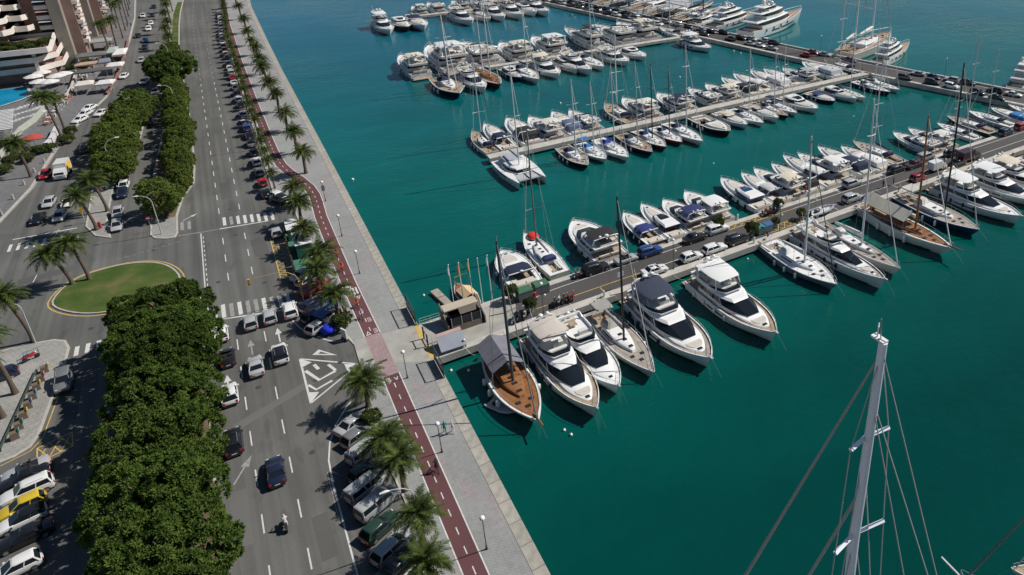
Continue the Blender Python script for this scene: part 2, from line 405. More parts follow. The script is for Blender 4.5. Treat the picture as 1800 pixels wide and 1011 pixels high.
# promenade slab with its kerb
mb = MB()
mb.rings([[(interp(QUAY, y) - 1.30, y, .12) for y in YS], [(interp(KERB, y) + .22, y, .12) for y in YS]], False, False, False)
prom = structure('promenade', mb.mesh('promenade', M['promenade']), 'paved promenade along the quay edge')
mb = MB()
mb.rings([[(interp(KERB, y) + .22, y, .122) for y in YS], [(interp(KERB, y), y, .122) for y in YS], [(interp(KERB, y), y, -.05) for y in YS]], False, False, False)
structure('kerb', mb.mesh('promenade_kerb', M['kerb']), None, prom)
# coping stones along the quay edge, each its own block
mb = MB(); mb.box(-1.28, .05, .012, 2.988, -.25, .125, 0, .015, .015); stone_me = mb.mesh('coping_stone', M['coping'])
y = 36.0
for i in range(150):
    x = interp(QUAY, y + 1.5); a = math.atan2(interp(QUAY, y + 3) - interp(QUAY, y), 3)
    new('coping_stone', stone_me, quay, None, (interp(QUAY, y), y, rnd.uniform(-.006, .006)), (0, 0, -a)); y += 3.0
# bicycle lane
LANE = [(9.75, -40), (9.75, 84)]
LANE2 = [(9.62, 94.2), (9.36, 110), (9.36, 122), (9.4, 137), (9.75, 144), (9.85, 148), (9.5, 152.5), (8.4, 158), (7.1, 163), (6.2, 168), (5.7, 176), (5.5, 186), (5.15, 215), (4.9, 270), (5.2, 335), (6.9, 400), (10, 440)]
mb = MB(); strip(mb, LANE, -.95, .95, .124); strip(mb, LANE2, -.95, .95, .124)
lane = structure('bike_lane', mb.mesh('bike_lane', M['lane_red']), 'dark red bicycle lane on the promenade')
for L in (LANE, LANE2):
    for a, b in ((-1.08, -.95), (.95, 1.08)):
        mb = MB(); strip(mb, L, a, b, .128); structure('edge_line', mb.mesh('lane_edge_line', M['white_paint']), None, lane)
mb = MB(); mb.box(-.055, .055, -.5, .5, 0, .004); dash_me = mb.mesh('lane_dash', M['white_paint'])
def walk(pts, step, start=0.0):
    out = []; d = start
    for a, b in zip(pts, pts[1:]):
        a = Vector(a); b = Vector(b); L = (b - a).length
        while d < L: out.append((a.lerp(b, d / L), math.atan2((b - a).x, (b - a).y))); d += step
        d -= L
    return out
for L, s0, e in ((LANE, 86.0, None), (LANE2, 1.6, 260)):
    for p, a in walk(L, 2.55, s0)[:95]:
        if p.y > 260: break
        new('dash', dash_me, lane, None, (p.x, p.y, .1275), (0, 0, -a))
# faded lane across the driveway, and the concrete driveway itself
mb = MB(); mb.poly([(6.9, 88.4), (15.4, 83.6), (15.4, 92.9), (7.1, 94.4)], .1235)
structure('driveway', mb.mesh('driveway', M['concrete']))
mb = MB(); mb.poly([(8.7, 84.0), (10.75, 84.0), (10.65, 94.2), (8.6, 94.2)], .1275)
structure('faded_lane_patch', mb.mesh('faded_lane_patch', M['lane_pink']), None, lane)
# lane symbols: triangles, crossing bars, bicycle marks
def flat(pts, z, matl, name, parent): 
    mb = MB(); mb.poly(pts, z); return structure(name, mb.mesh(name, matl), None, parent)
def tri_mark(x, y, s, up=1):
    o = [(x - .45 * s, y - .7 * s * up), (x + .45 * s, y - .7 * s * up), (x, y + .7 * s * up)]
    mb = MB(); c = Vector((x, y - .2 * s * up)); inn = [tuple(c + (Vector(p) - c) * .5) for p in o]
    mb.rings([[(*p, .1285) for p in o], [(*p, .1285) for p in inn]], False, False); structure('triangle_mark', mb.mesh('triangle_mark', M['white_paint']), None, lane)
tri_mark(9.2, 94.9, .75, 1); tri_mark(10.2, 83.0, .75, -1); tri_mark(8.95, 109.2, .7, 1); tri_mark(9.9, 105.0, .7, -1)
for i in range(4): flat([(8.62 + i * .42, 106.2), (8.87 + i * .42, 106.2), (8.87 + i * .42, 108.3), (8.62 + i * .42, 108.3)], .1286, M['white_paint'], 'crossing_bar', lane)
def bike_mark(x, y):
    mb = MB()
    for dy in (-.33, .33):
        R = [[(x + .26 * q * cos(t * pi / 4), y + dy + .26 * q * sin(t * pi / 4), .1287) for t in range(8)] for q in (1, .68)]
        mb.rings(R, False, False)
    strip(mb, [(x, y - .33), (x + .22, y), (x, y + .33)], -.04, .04, .1287); strip(mb, [(x + .22, y - .12), (x + .36, y - .2)], -.04, .04, .1289)
    structure('bicycle_mark', mb.mesh('bicycle_mark', M['white_paint']), None, lane)
bike_mark(10.2, 95.0); bike_mark(9.25, 83.0); bike_mark(10.0, 98.2)

# ---- kerbed islands
def offset(pts, d):
    n = len(pts); out = []
    for i in range(n):
        a, b, c = Vector(pts[i - 1]), Vector(pts[i]), Vector(pts[(i + 1) % n])
        d1 = (b - a).normalized(); d2 = (c - b).normalized(); n1 = Vector((-d1.y, d1.x)); n2 = Vector((-d2.y, d2.x))
        m = (n1 + n2); m = m / max(m.length_squared, .4) * 2
        out.append(tuple(b + m * d))
    return out
def ccw(pts): return pts if sum(a[0] * b[1] - b[0] * a[1] for a, b in zip(pts, pts[1:] + pts[:1])) > 0 else pts[::-1]
def island(name, pts, top, label, h=.13, kw=.28, kmat='kerb'):
    pts = ccw([tuple(p[:2]) for p in pts]); inn = offset(pts, kw)
    mb = MB(); mb.poly(inn, h - .01); o = structure(name, mb.mesh(name, top), label)
    mb = MB(); mb.rings([[(*p, -.02) for p in pts], [(*p, h) for p in pts], [(*p, h) for p in inn], [(*p, -.02) for p in inn]], False, False)
    structure('kerb', mb.mesh('kerb', M[kmat]), None, o); return o
def px(*L): return [tuple(P(x, y)[:2]) for x, y in L]
def smooth_loop(pts, n=4):
    out = []
    for i in range(len(pts)):
        p0, p1, p2, p3 = [Vector(pts[(i + k) % len(pts)][:2]) for k in (-1, 0, 1, 2)]
        for j in range(n):
            t = j / n
            out.append(tuple(.5 * ((2 * p1) + (p2 - p0) * t + (2 * p0 - 5 * p1 + 4 * p2 - p3) * t * t + (3 * p1 - p0 - 3 * p2 + p3) * t ** 3)))
    return out
arc = [( -14.05 + 4.4 * cos(radians(a)), 118 + 5.0 * sin(radians(a))) for a in range(0, 181, 15)]
island('median', arc + [(-18.45, -40), (-9.65, -40)], M['earth'], 'planted median under the long row of dark trees')
rb = smooth_loop([(-28.4, 129.5), (-27.2, 126.2), (-24.5, 123.2), (-21.5, 121.6), (-17, 121.0), (-13.6, 122.5), (-12.3, 126.2), (-13.4, 131.0), (-15.8, 134.6), (-19.6, 136.6), (-24.2, 136.4), (-27.0, 134.2)], 3)
lawn = island('lawn', rb, M['grass'], 'oval grass island with two leaning palms', .14, .22)
mb = MB(); o_ = ccw(rb); mb.rings([[(*p, .0085) for p in offset(o_, -.55)], [(*p, .0085) for p in offset(o_, -.38)]], False, False)
structure('yellow_edge', mb.mesh('yellow_edge', M['yellow_paint']), None, lawn)
island('traffic_island', [(-16.6, 146.2), (-15.9, 144.2), (-14.2, 142.9), (-12.9, 142.6), (-12.5, 144.5), (-12.5, 152.4), (-11.6, 160.2), (-9.5, 168), (-9.2, 176), (-9.1, 200), (-9.6, 235), (-10.2, 260), (-10.8, 299), (-10.3, 345), (-9.6, 375), (-8.2, 405), (-6, 440), (-2, 520), (-9, 520), (-12.5, 440), (-14.5, 405), (-15.3, 372), (-14.2, 300), (-14.4, 228), (-15.1, 208), (-15.9, 191), (-16.6, 177), (-16.7, 160)],
       M['sidewalk'], 'long traffic island between boulevard and service lane')
mb = MB(); mb.poly([(-10.9, 245), (-10.5, 245), (-11.1, 299), (-10.7, 345), (-10.0, 375), (-8.8, 402), (-10.6, 402), (-12.2, 372), (-12.9, 330), (-13.2, 300), (-12.9, 262)], .127)
structure('lawn_strip', mb.mesh('lawn_strip', M['grass']), None, bpy.data.objects['traffic_island'])
mb = MB(); mb.poly([(-12.9, 152), (-12.0, 160.5), (-9.9, 168.4), (-9.6, 176), (-9.5, 200), (-10.2, 240), (-13.6, 240), (-14.9, 205), (-16.0, 180), (-16.2, 152)], .127)
structure('planting_bed', mb.mesh('planting_bed', M['earth']), None, bpy.data.objects['traffic_island'])
island('tree_island', [(-22.2, 148.6), (-24.6, 151.2), (-26.3, 156.5), (-26.6, 175), (-25.6, 195), (-23.6, 215), (-21.5, 235), (-20.5, 243), (-19.3, 242), (-18.6, 225), (-19.3, 205), (-21.2, 188), (-23.0, 176), (-23.2, 158)],
       M['sidewalk'], 'tree island between service lane and side street')
sw = [(-75, 118.6), (-30.4, 118.4), (-27.0, 117.6), (-25.6, 116.4), (-25.0, 114.2), (-25.1, 110), (-26.2, 96), (-26.8, 94.0), (-28.2, 93.0), (-34, 92.2), (-75, 91)]
island('sidewalk', sw, M['sidewalk'], 'wide sidewalk with bicycle docks and tall palms')
ls = [(-41.5, 140), (-40.9, 159), (-36.7, 183), (-34.8, 211), (-33.3, 220), (-28.1, 248), (-26.6, 274), (-25.5, 326), (-25.3, 372), (-27.3, 450), (-32, 600), (-140, 600), (-140, 140)]
island('pavement', ls, M['street_pavers'], 'paved walk and terraces beside the hotel street', .13, .35)

# ---- painted markings (thin sheets, children of one marking set)
def marks(name, label):
    me = MB(); o = bpy.data.objects.new(name, None); COL.objects.link(o); o['kind'] = 'structure'; o['label'] = label; return o
lines = marks('lane_marking', 'white lane lines painted on the boulevard')
mb = MB(); mb.box(-.07, .07, -1.35, 1.35, 0, .003); road_dash = mb.mesh('road_dash', M['white_paint'])
mb = MB(); mb.box(-.07, .07, -1.35, 1.35, 0, .003); road_dash_f = mb.mesh('road_dash_faded', M['faded_paint'])
for x0 in (-6.1, -2.8):
    y = 40.5
    while y < 420:
        if not (107.5 < y < 117 or 138.5 < y < 148.5):
            xx = x0 + max(0, (y - 330)) ** 1.6 * .0018
            new('dash', road_dash if y < 250 else road_dash_f, lines, None, (xx, y, .0065), (0, 0, -max(0, y - 330) * .0022))
        y += 6.87
def band(pts, w, m='white_paint', name='line', parent=None, z=.0075, zz=0):
    mb = MB(); strip(mb, pts, -w / 2, w / 2, z + zz); return structure(name, mb.mesh(name, M[m]), None, parent or lines)
band([(-9.25, 121), (-9.2, 142)], .16)
for i in range(11): new('dash', road_dash, lines, None, (-8.9, 122 + i * 1.8, .0065), (0, 0, 0), (.9, .3, 1))
# edge line of the lower parking bays, sweeping in to the kerb
band([(.7, 30), (.62, 58.6), (.6, 64.7), (.55, 69), (.75, 73.2), (1.3, 76), (2.4, 78.7), (4.0, 81.2), (5.0, 82)], .17)
band([(.3, 63.5), (.32, 70), (.36, 71.5)], .09, 'faded_paint')
band([(.8, 104.5), (1.5, 101.6), (2.6, 99.2), (4.2, 96.6), (5.2, 95.4)], .17)
band([(5.2, 95.4), (6.4, 95.2), (6.7, 96.2)], .15)
# stop lines and crossings
band([(-9.4, 110.9), (.7, 107.7)], .32); band([(-9.0, 142.4), (-6.6, 142.2)], .2, 'faded_paint'); band([(-6.4, 142.1), (1.2, 140.75)], .3); band([(-12.5, 143.2), (-9.0, 142.5)], .25, 'faded_paint')
def zebra(name, label, y_at, x0, x1, n, length, w, skip=(), fade=()):
    z = marks(name, label); mb = MB(); mb.box(-w / 2, w / 2, -length / 2, length / 2, 0, .003); me = mb.mesh('stripe', M['white_paint']); mf = mb.mesh('stripe_faded', M['faded_paint'])
    for i in range(n):
        if i in skip: continue
        x = x0 + (x1 - x0) * i / (n - 1); new('stripe', mf if i in fade else me, z, None, (x, y_at(x), .0065))
zebra('zebra_crossing', 'zebra crossing by the waiting cars, nearer the pier entrance', lambda x: 112.4 - .27 * (x + 6.8), -9.3, 1.0, 11, 3.9, .52, (), (3, 5, 6, 8))
zebra('zebra_crossing', 'zebra crossing beyond the junction, farther from the pier entrance', lambda x: 145.1 - .37 * (x + 5.8) * .9, -11.9, 2.0, 14, 3.7, .5, (2, 3, 4, 5), (0, 1, 7))
zebra('zebra_crossing', 'zebra crossing on the hotel street by the three palms', lambda x: 154.0 - .1 * (x + 36), -36.3, -27.2, 9, 2.9, .45, (), (5, 7))
zebra('zebra_crossing', 'short zebra crossing beside the bicycle docks', lambda x: 112.8, -24.2, -19.5, 5, 2.4, .5, (), ())
side = marks('street_marking', 'lines painted on the hotel street and junction')
band([(-36.4, 157.6), (-27.5, 156.8)], .3, 'white_paint', 'stop_line', side)
for k_ in range(5): band([(-31.5 + k_ * .55, 141 + k_ * 7.2 - (3 if k_ == 0 else 0)), (-31.3 + k_ * .55, 143.5 + k_ * 7.2 - (3 if k_ == 0 else 0))], .12, 'white_paint', 'dash', side)
for k_ in range(9): band([(-21 + k_ * 1.0, 139.2 + k_ * .18), (-20.4 + k_ * 1.0, 139.3 + k_ * .18)], .12, 'faded_paint', 'dash', side)
for k_ in range(9): band([(-19.8, 52 + k_ * 6.6), (-19.8, 54 + k_ * 6.6)], .1, 'faded_paint', 'dash', side)
# arrows
def arrow(x, y, m='white_paint', s=1.0, r=0.0):
    mb = MB(); mb.poly([(-.09, -1.9), (.09, -1.9), (.09, .3), (-.09, .3)], 0); mb.poly([(-.42, .3), (.42, .3), (0, 1.9)], 0)
    new('arrow', mb.mesh('arrow', M[m]), lines, None, (x, y, .0095), (0, 0, r), (s, s, 1))
arrow(-1.2, 101.6); arrow(-4.6, 100.6, 'faded_paint'); arrow(-7.7, 94.0, 'white_paint'); arrow(-7.2, 77, 'faded_paint', 1.1, radians(-28)); arrow(-10.6, 150.5, 'white_paint', .8, radians(-50))
# ghost island with chevrons, and the give-way triangle
gi = marks('ghost_island', 'white chevron triangle painted at the pier turn-off')
Wp = lambda x, y: tuple(P(x, y)[:2])
A, B, C = Wp(527, 631), Wp(631, 640), Wp(546.5, 709)
for a, b, w in ((A, B, .22), (B, C, .22), (C, A, .24)): band([a, b], w, 'white_paint', 'border', gi, .0080)
flat([Wp(527, 631), Wp(548, 637), Wp(533, 645)], .0092, M['white_paint'], 'corner_fill', gi); flat([Wp(605, 640), Wp(631, 640), Wp(612, 655)], .0092, M['white_paint'], 'corner_fill', gi); flat([Wp(542, 690), Wp(561, 689), Wp(546.5, 709)], .0092, M['white_paint'], 'corner_fill', gi)
band([Wp(537, 652), Wp(561, 668), Wp(590, 652)], .42, 'white_paint', 'chevron', gi, .0106); band([Wp(542, 677), Wp(556, 685), Wp(584, 669)], .34, 'white_paint', 'chevron', gi, .0106)
band([Wp(552, 641), Wp(560, 649)], .4, 'white_paint', 'chevron', gi, .0106); band([Wp(577, 641), Wp(590, 651)], .36, 'white_paint', 'chevron', gi, .0122)
T = [Wp(549, 624), Wp(593, 624.5), Wp(560, 614.5)]; c = (Vector(T[0]) + Vector(T[1]) + Vector(T[2])) / 3
mb = MB(); mb.rings([[(*p, .0080) for p in T], [(*(c + (Vector(p) - c) * .45), .0080) for p in T]], False, False); structure('give_way_triangle', mb.mesh('give_way', M['white_paint']), None, gi)
# hatched yellow box by the green huts, dark hatch near the docks
def hatch(name, label, quad, n, z=.0076, w=.1, m='yellow_paint', cross=True):
    o = marks(name, label); q = [Vector(p) for p in quad]
    for i in range(4): band([q[i], q[(i + 1) % 4]], w * 1.3, m, 'border', o, z)
    for i in range(n):
        a = q[0].lerp(q[1], i / n); b = q[3].lerp(q[2], (i + 1) / n); band([a, b], w, m, 'hatch_line', o, z + .0014)
        if cross: a = q[0].lerp(q[1], (i + 1) / n); b = q[3].lerp(q[2], i / n); band([a, b], w, m, 'hatch_line', o, z + .0028)
    return o
hatch('loading_bay_marking', 'yellow hatched bay beside the green huts', [(.75, 117.6), (.75, 133), (2.75, 133), (2.75, 117.6)], 10)
hatch('keep_clear_marking', 'yellow hatched box at the kerb corner by the docks', [(-26.2, 93.4), (-23.2, 94.4), (-22.9, 91.6), (-25.9, 90.6)], 3)
band([(-40, 91.6), (-29, 92.4), (-26.8, 93.3), (-25.9, 95), (-25.2, 103)], .12, 'yellow_paint', 'kerb_line', side)

# ================================================================== piers
M['pier_top'] = mat('pier_concrete', (.46, .44, .40), .9, noise=(.5, .16), bump=(3, .3))
main = structure('pier', (lambda b: b.slab([(15.5, 84.0), (400, 84.6), (400, 93.5), (15.5, 93.2)], -.95, .10).mesh('pier', M['pier_top']))(MB()), 'main pier carrying a road with parked cars')
mb = MB(); mb.poly([(27.2, 85.55), (400, 86.0), (400, 92.25), (29.5, 92.05)], .104); structure('asphalt', mb.mesh('pier_asphalt', M['pier_asphalt']), None, main)
mb = MB(); mb.poly([(15.6, 85.0), (27.2, 85.55), (29.5, 92.05), (15.6, 92.4)], .103); structure('ramp', mb.mesh('pier_ramp', M['concrete']), None, main)
for x in range(24, 400, 9):
    mb = MB(); mb.box(x, x + .8, 85.0, 92.8, -4, -.96); structure('pillar', mb.mesh('pillar', M['concrete']), None, main)
pm = marks('pier_marking', 'white and yellow lines painted on the pier road')
def pband(pts, w, m='white_paint', name='line'): return band(pts, w, m, name, pm, .1065)
pband([(29.5, 89.1), (33, 90.55), (36, 90.75), (68, 90.85)], .13); pband([(79.3, 90.9), (84, 90.9)], .13, 'yellow_paint'); pband([(84, 90.95), (300, 91.05)], .13)
pband([(31, 87.35), (50.5, 87.45)], .13, 'yellow_paint'); pband([(50.5, 87.5), (70, 87.6)], .13); pband([(82.5, 87.8), (300, 88.0)], .13)
for x in (35.6, 41.3, 47.0): pband([(x, 87.4), (x, 85.7)], .12, 'yellow_paint')
for x in (52.8, 58.6, 64.2, 90.5, 96, 101.6, 107.4): pband([(x, 87.7), (x, 85.8)], .12)
for x in (42.5, 48.3, 54.1, 60, 65.6, 90.3, 96.2, 102.2, 108, 114): pband([(x, 90.9), (x, 92.1)], .12)
for nm, lab, q, n in (('hatch_marking', 'yellow hatching on the far side of the main pier by the potted bushes', [(68.3, 90.95), (79, 90.95), (79, 92.15), (68.3, 92.15)], 7), ('hatch_marking', 'yellow hatching on the near side of the main pier by the recycling bins', [(73.2, 86.0), (81.8, 86.05), (81.8, 87.75), (73.2, 87.7)], 6),
                   ('hatch_marking', 'yellow hatching on the far side of the main pier near the dark truck', [(117, 91.05), (124, 91.05), (124, 92.15), (117, 92.15)], 5), ('hatch_marking', 'yellow hatching on the near side of the main pier past the dark truck', [(121, 86.2), (131, 86.2), (131, 87.9), (121, 87.9)], 6)):
    hatch(nm, lab, q, n, .1065, .1)
p2 = structure('pier', (lambda b: b.slab([(44.6, 146.4), (164.5, 146.6), (163.5, 149.1), (44.8, 149.0)], -.8, .10).mesh('pier', M['pier_top']))(MB()), 'narrow second pier with sailing boats')
p3 = structure('pier', (lambda b: b.slab([(66.5, 218.0), (148.3, 218.1), (147.6, 220.4), (66.8, 220.4)], -.8, .10).mesh('pier', M['pier_top']))(MB()), 'narrow third pier farther out')
p4 = structure('pier', (lambda b: b.slab([(72.5, 310.4), (128.5, 310.4), (128, 312.8), (72.7, 312.8)], -.8, .10).mesh('pier', M['pier_top']))(MB()), 'fourth pier near the top of the view')
NE = [(118, 352), (127.4, 308.5), (141.8, 243), (155.7, 177.1), (165.8, 136.8), (175.0, 102.7), (190, 45), (205, -10)]
def shift(pts, d): 
    out = []
    for i, p in enumerate(pts):
        a = Vector(pts[max(i - 1, 0)]); b = Vector(pts[min(i + 1, len(pts) - 1)]); t = (b - a).normalized(); out.append(tuple(Vector(p) + Vector((-t.y, t.x)) * d))
    return out
FE = shift(NE, 11.0)
cross = structure('pier', (lambda b: b.slab(NE + FE[::-1], -1.3, .10).mesh('pier', M['pier_top']))(MB()), 'long cross pier lined with cars and big yachts')
mb = MB(); a = shift(NE, 1.3); b_ = shift(NE, 9.3); mb.rings([[(*p, .104) for p in b_], [(*p, .104) for p in a]], False, False, False); structure('asphalt', mb.mesh('cross_asphalt', M['pier_asphalt']), None, cross)
mb = MB(); a = shift(NE, 10.2); b_ = shift(NE, 10.9); mb.rings([[(*p, .105) for p in a], [(*p, .75) for p in a], [(*p, .75) for p in b_], [(*p, .105) for p in b_]], False, False, False); structure('parapet', mb.mesh('parapet', M['pier_top']), None, cross)
def cross_pt(y, d):
    """point on the cross pier: by world y of its near edge, d metres in from that edge; and the outward heading"""
    for a, b in zip(NE, NE[1:]):
        if a[1] >= y >= b[1]:
            t = (a[1] - y) / (a[1] - b[1]); p = Vector(a).lerp(Vector(b), t); k = (Vector(b) - Vector(a)).normalized(); nrm = Vector((-k.y, k.x))
            return p + nrm * d, math.atan2(nrm.y, nrm.x)
    raise ValueError(y)
# ================================================================== palms
def frond_mesh(name, L, e0, droop, pairs, lw, mat_, r):
    """one feather leaf: a curved rib with leaflets on both sides, base at the origin, growing along +x"""
    mb = MB(); pts = []; x = z = 0.0; n = 7; e = e0
    for i in range(n + 1):
        pts.append((x, 0.0, z)); e = e0 - droop * ((i + .5) / n) ** 1.25; x += cos(e) * L / n; z += sin(e) * L / n
    def at(s):
        f = s * n; i = min(int(f), n - 1); t = f - i; a, b = Vector(pts[i]), Vector(pts[i + 1]); return a.lerp(b, t), (b - a).normalized()
    mb.rings([[(p[0], -w, p[2]), (p[0], w, p[2])] for p, w in zip(pts, [.045, .04, .035, .03, .025, .02, .014, .006])], False, False, False)
    for i in range(pairs):
        s = .16 + .83 * (i + .5) / pairs; p, d = at(s); nrm = Vector((-d.z, 0, d.x))
        ll = lw * (sin(pi * min(1, s * .82 + .16)) ** .6) * r.uniform(.88, 1.1)
        for sd in (-1, 1):
            ang = radians(62 - 34 * s + r.uniform(-7, 7)); dirv = d * cos(ang) + Vector((0, sd, 0)) * sin(ang) + nrm * (.30 - .45 * s + r.uniform(-.1, .1))
            dirv.normalize(); tip = p + dirv * ll - Vector((0, 0, ll * .12)); w = d * (.088 * L / 3)
            mid = p + dirv * ll * .45
            mb.add([p - w * .5, p + w * .5, mid + w * .75, tip, mid - w * .75], [(0, 1, 2, 3, 4)] if sd < 0 else [(4, 3, 2, 1, 0)])
    return mb.mesh(name, mat_)
_r = random.Random(3)
TIERS = [(radians(78), radians(58)), (radians(58), radians(80)), (radians(34), radians(84)), (radians(8), radians(66)), (radians(-18), radians(52))]
FR = {}
for key, L, mt in (('big', 3.15, 'palm_leaf'), ('small', 1.9, 'palm_leaf')):
    FR[key] = [[frond_mesh('frond', L * (1 - .06 * abs(k - 2)), a, b, 16 if key == 'big' else 12, .74 if key == 'big' else .55, M[mt] if k < 4 else M['palm_yellow'], _r) for _ in range(2)] for k, (a, b) in enumerate(TIERS)]
def frond_layout(n, r, dens=(5, 10, 14, 12, 5)):
    out = []; tot = sum(dens); az = r.uniform(0, 6.28)
    for k, c in enumerate(dens):
        m = max(2, round(c * n / tot))
        for i in range(m):
            out.append((k, r.randrange(2), az + 2 * pi * i / m + r.uniform(-.3, .3), r.uniform(-.22, .2), r.uniform(.74, 1.12)))
        az += 1.1
    return out
def crown_mesh(name, key, n, r):
    mb = MB()
    from mathutils import Matrix
    for k, v, az, tilt, s in frond_layout(n, r):
        me = FR[key][k][v]; R = Matrix.Rotation(az, 4, 'Z') @ Matrix.Rotation(-tilt, 4, 'Y') @ Matrix.Diagonal((s, s, s, 1))
        mb.add([R @ q.co for q in me.vertices], [tuple(p.vertices) for p in me.polygons], 1 if k == 4 else 0)
    return mb.mesh(name, [M['palm_leaf'], M['palm_yellow']])
def trunk_mesh(h, r0, r1, lean=(0, 0), n=9, flare=1.5):
    mb = MB(); pts = []; rr = []
    for i in range(9):
        t = i / 8; pts.append((lean[0] * t ** 1.6, lean[1] * t ** 1.6, h * t)); rr.append((r0 + (r1 - r0) * t) * (1 + (flare - 1) * max(0, 1 - t * 7)) * (1.12 if t > .9 else 1) * (1 + .05 * (i % 2)))
    mb.tube(pts, rr, n); return mb.mesh('trunk', M['palm_bark'], 60)
TRUNK = {}
def palm(name, x, y, h, key='big', near=False, s=1.0, lean=(0, 0), label='', group='', z=.12, r0=.27, r1=.22):
    kk = (round(h, 1), lean, r0); 
    if kk not in TRUNK: TRUNK[kk] = trunk_mesh(h, r0, r1, lean)
    o = new(name, None, None, None, (x, y, z), (0, 0, 0)); o.empty_display_size = .3; tag(o, label, 'palm tree', group)
    new('trunk', TRUNK[kk], o)
    top = (lean[0], lean[1], h - .1)
    if near:
        for k, v, az, tilt, sc in frond_layout(56, rnd): new('frond', FR[key][k][v], o, None, top, (0, -tilt, az), (sc * s,) * 3)
    else:
        new('crown', CROWNS[key][rnd.randrange(len(CROWNS[key]))], o, None, top, (0, 0, rnd.uniform(0, 6.28)), (s * rnd.uniform(.92, 1.08),) * 3)
    mb = None
    new('crown_shaft', SHAFT, o, None, (top[0], top[1], top[2] - .35), None, (s * .9 * (1 if key == 'big' else .6),) * 3)
    return o
CROWNS = {'big': [crown_mesh('crown', 'big', 54, _r) for _ in range(3)], 'small': [crown_mesh('crown', 'small', 42, _r) for _ in range(3)]}
mb = MB(); mb.ball((0, 0, .1), .42, 8, 5, 0, (1, 1, 1.2)); SHAFT = mb.mesh('crown_shaft', M['palm_yellow'], 60)
# lower promenade row: nearest the viewer first
rowA = [(6.15, 50.4, 4.0), (6.6, 56.4, 4.2), (6.7, 64.2, 4.1), (6.4, 68.6, 3.9), (6.2, 79.6, 4.0), (6.4, 100.6, 4.2), (5.9, 109.8, 4.1), (6.6, 115.2, 4.2), (6.0, 124.6, 4.0), (6.1, 136.0, 4.2), (6.3, 144.4, 4.2)]
for i, (x, y, h) in enumerate(rowA):
    palm('palm_tree', x, y, h + rnd.uniform(-.35, .45), 'big', True, rnd.uniform(.84, 1.1), (rnd.uniform(-.35, .35), rnd.uniform(-.35, .35)), f'date palm beside the parked cars, {nth(i)} from the bottom edge along the kerb row', 'date palms in the kerb row')
for i, (cx, cy) in enumerate([(530, 265), (512, 232), (500, 195), (487, 163), (478, 142), (470, 118), (458, 102), (450, 85), (445, 70), (435, 55), (428, 35), (422, 12), (416, -8)]):
    c = P(cx, cy, 5.2); palm('palm_tree', 10.0 + (i > 9) * (i - 9) * .35, c.y, 5.1 + rnd.uniform(-.5, .5), 'big', i < 2, rnd.uniform(.85, 1.06), (rnd.uniform(-.3, .3), rnd.uniform(-.3, .3)), f'date palm on the promenade by the water, {nth(i)} counting away from the lamps', 'date palms in the waterside row', .12, .3, .26)
y = 155.5
for i in range(31):
    palm('palm_tree', 3.75 + max(0, (y - 300)) * .035, y, 3.5 + rnd.uniform(-.3, .4), 'small', False, 1.0, (0, 0), f'small pale fan palm behind the kerbside cars, {nth(i)} from the crossing', 'small palms behind the kerbside cars', .12, .15, .12); y += 7.3 + rnd.uniform(-.5, .5)
# palms of the left-hand streets
LP = [((158, 492), 6.6, (-.9, .2), 'leaning date palm rooted at the far rim of the oval lawn, nearer the trees'), ((128, 500), 5.7, (-1.5, -.2), 'date palm leaning out over the road from the oval lawn, beside its neighbour'),
      ((171, 405), 6.7, (-1.2, .4), 'date palm leaning over the waiting cars at the tip of the tree island'), ((28, 693), 8.4, (-.9, .6), 'tall date palm on the sidewalk behind the bicycle docks'), ((60, 600), 7.4, (-1.3, .3), 'tall date palm by the blue railings at the sidewalk corner'),
      ((6, 735), 8.0, (-.7, .5), 'tall date palm at the left edge beside the bicycle docks'), ((55, 312), 7.4, (-.6, .2), 'date palm on the paved walk left of the red car'), ((190, 372), 6.4, (-1.0, .3), 'date palm with its crown in front of the tree island trees'),
      ((112, 252), 11.0, (-1.2, .6), 'very tall date palm beside the pool terrace'), ((118, 240), 9.5, (-.3, .2), 'tall slim date palm just behind the tallest palm near the pool'), ((195, 96), 10.0, (-.6, .4), 'tall date palm in front of the restaurant terrace'), ((206, 84), 9.5, (.2, .2), 'tall date palm behind the restaurant terrace palm')]
for (p_, h, ln, lab) in LP:
    g = P(*p_); palm('palm_tree', g.x, g.y, h, 'big', h < 9 and p_[1] > 300, 1.0, ln, lab, 'date palms of the left streets', .13, .26, .2)
for i, (x, y) in enumerate([(-27.6, 330), (-27.4, 345), (-27.3, 360), (-27.5, 376), (-27.8, 392), (-28.2, 408), (-30.5, 352), (-31, 372), (-31, 396)]):
    palm('palm_tree', x, y, 11.5 + rnd.uniform(-1, 1), 'big', False, .8, (0, 0), f'slender tall palm in the street-side cluster at the top, {nth(i)} of nine counting away', 'slender palms at the top of the hotel street', .13, .2, .16)
for i, (x, y) in enumerate([(-12.6, 290), (-13.2, 302), (-12.8, 316), (-13.4, 330), (-13.0, 346), (-13.4, 362), (-12.4, 378)]):
    palm('palm_tree', x, y, 7.5 + rnd.uniform(-1, 1), 'big', False, .85, (0, 0), f'palm on the traffic island beyond the dark round tree, {nth(i)} counting away', 'palms on the traffic island', .13, .2, .16)

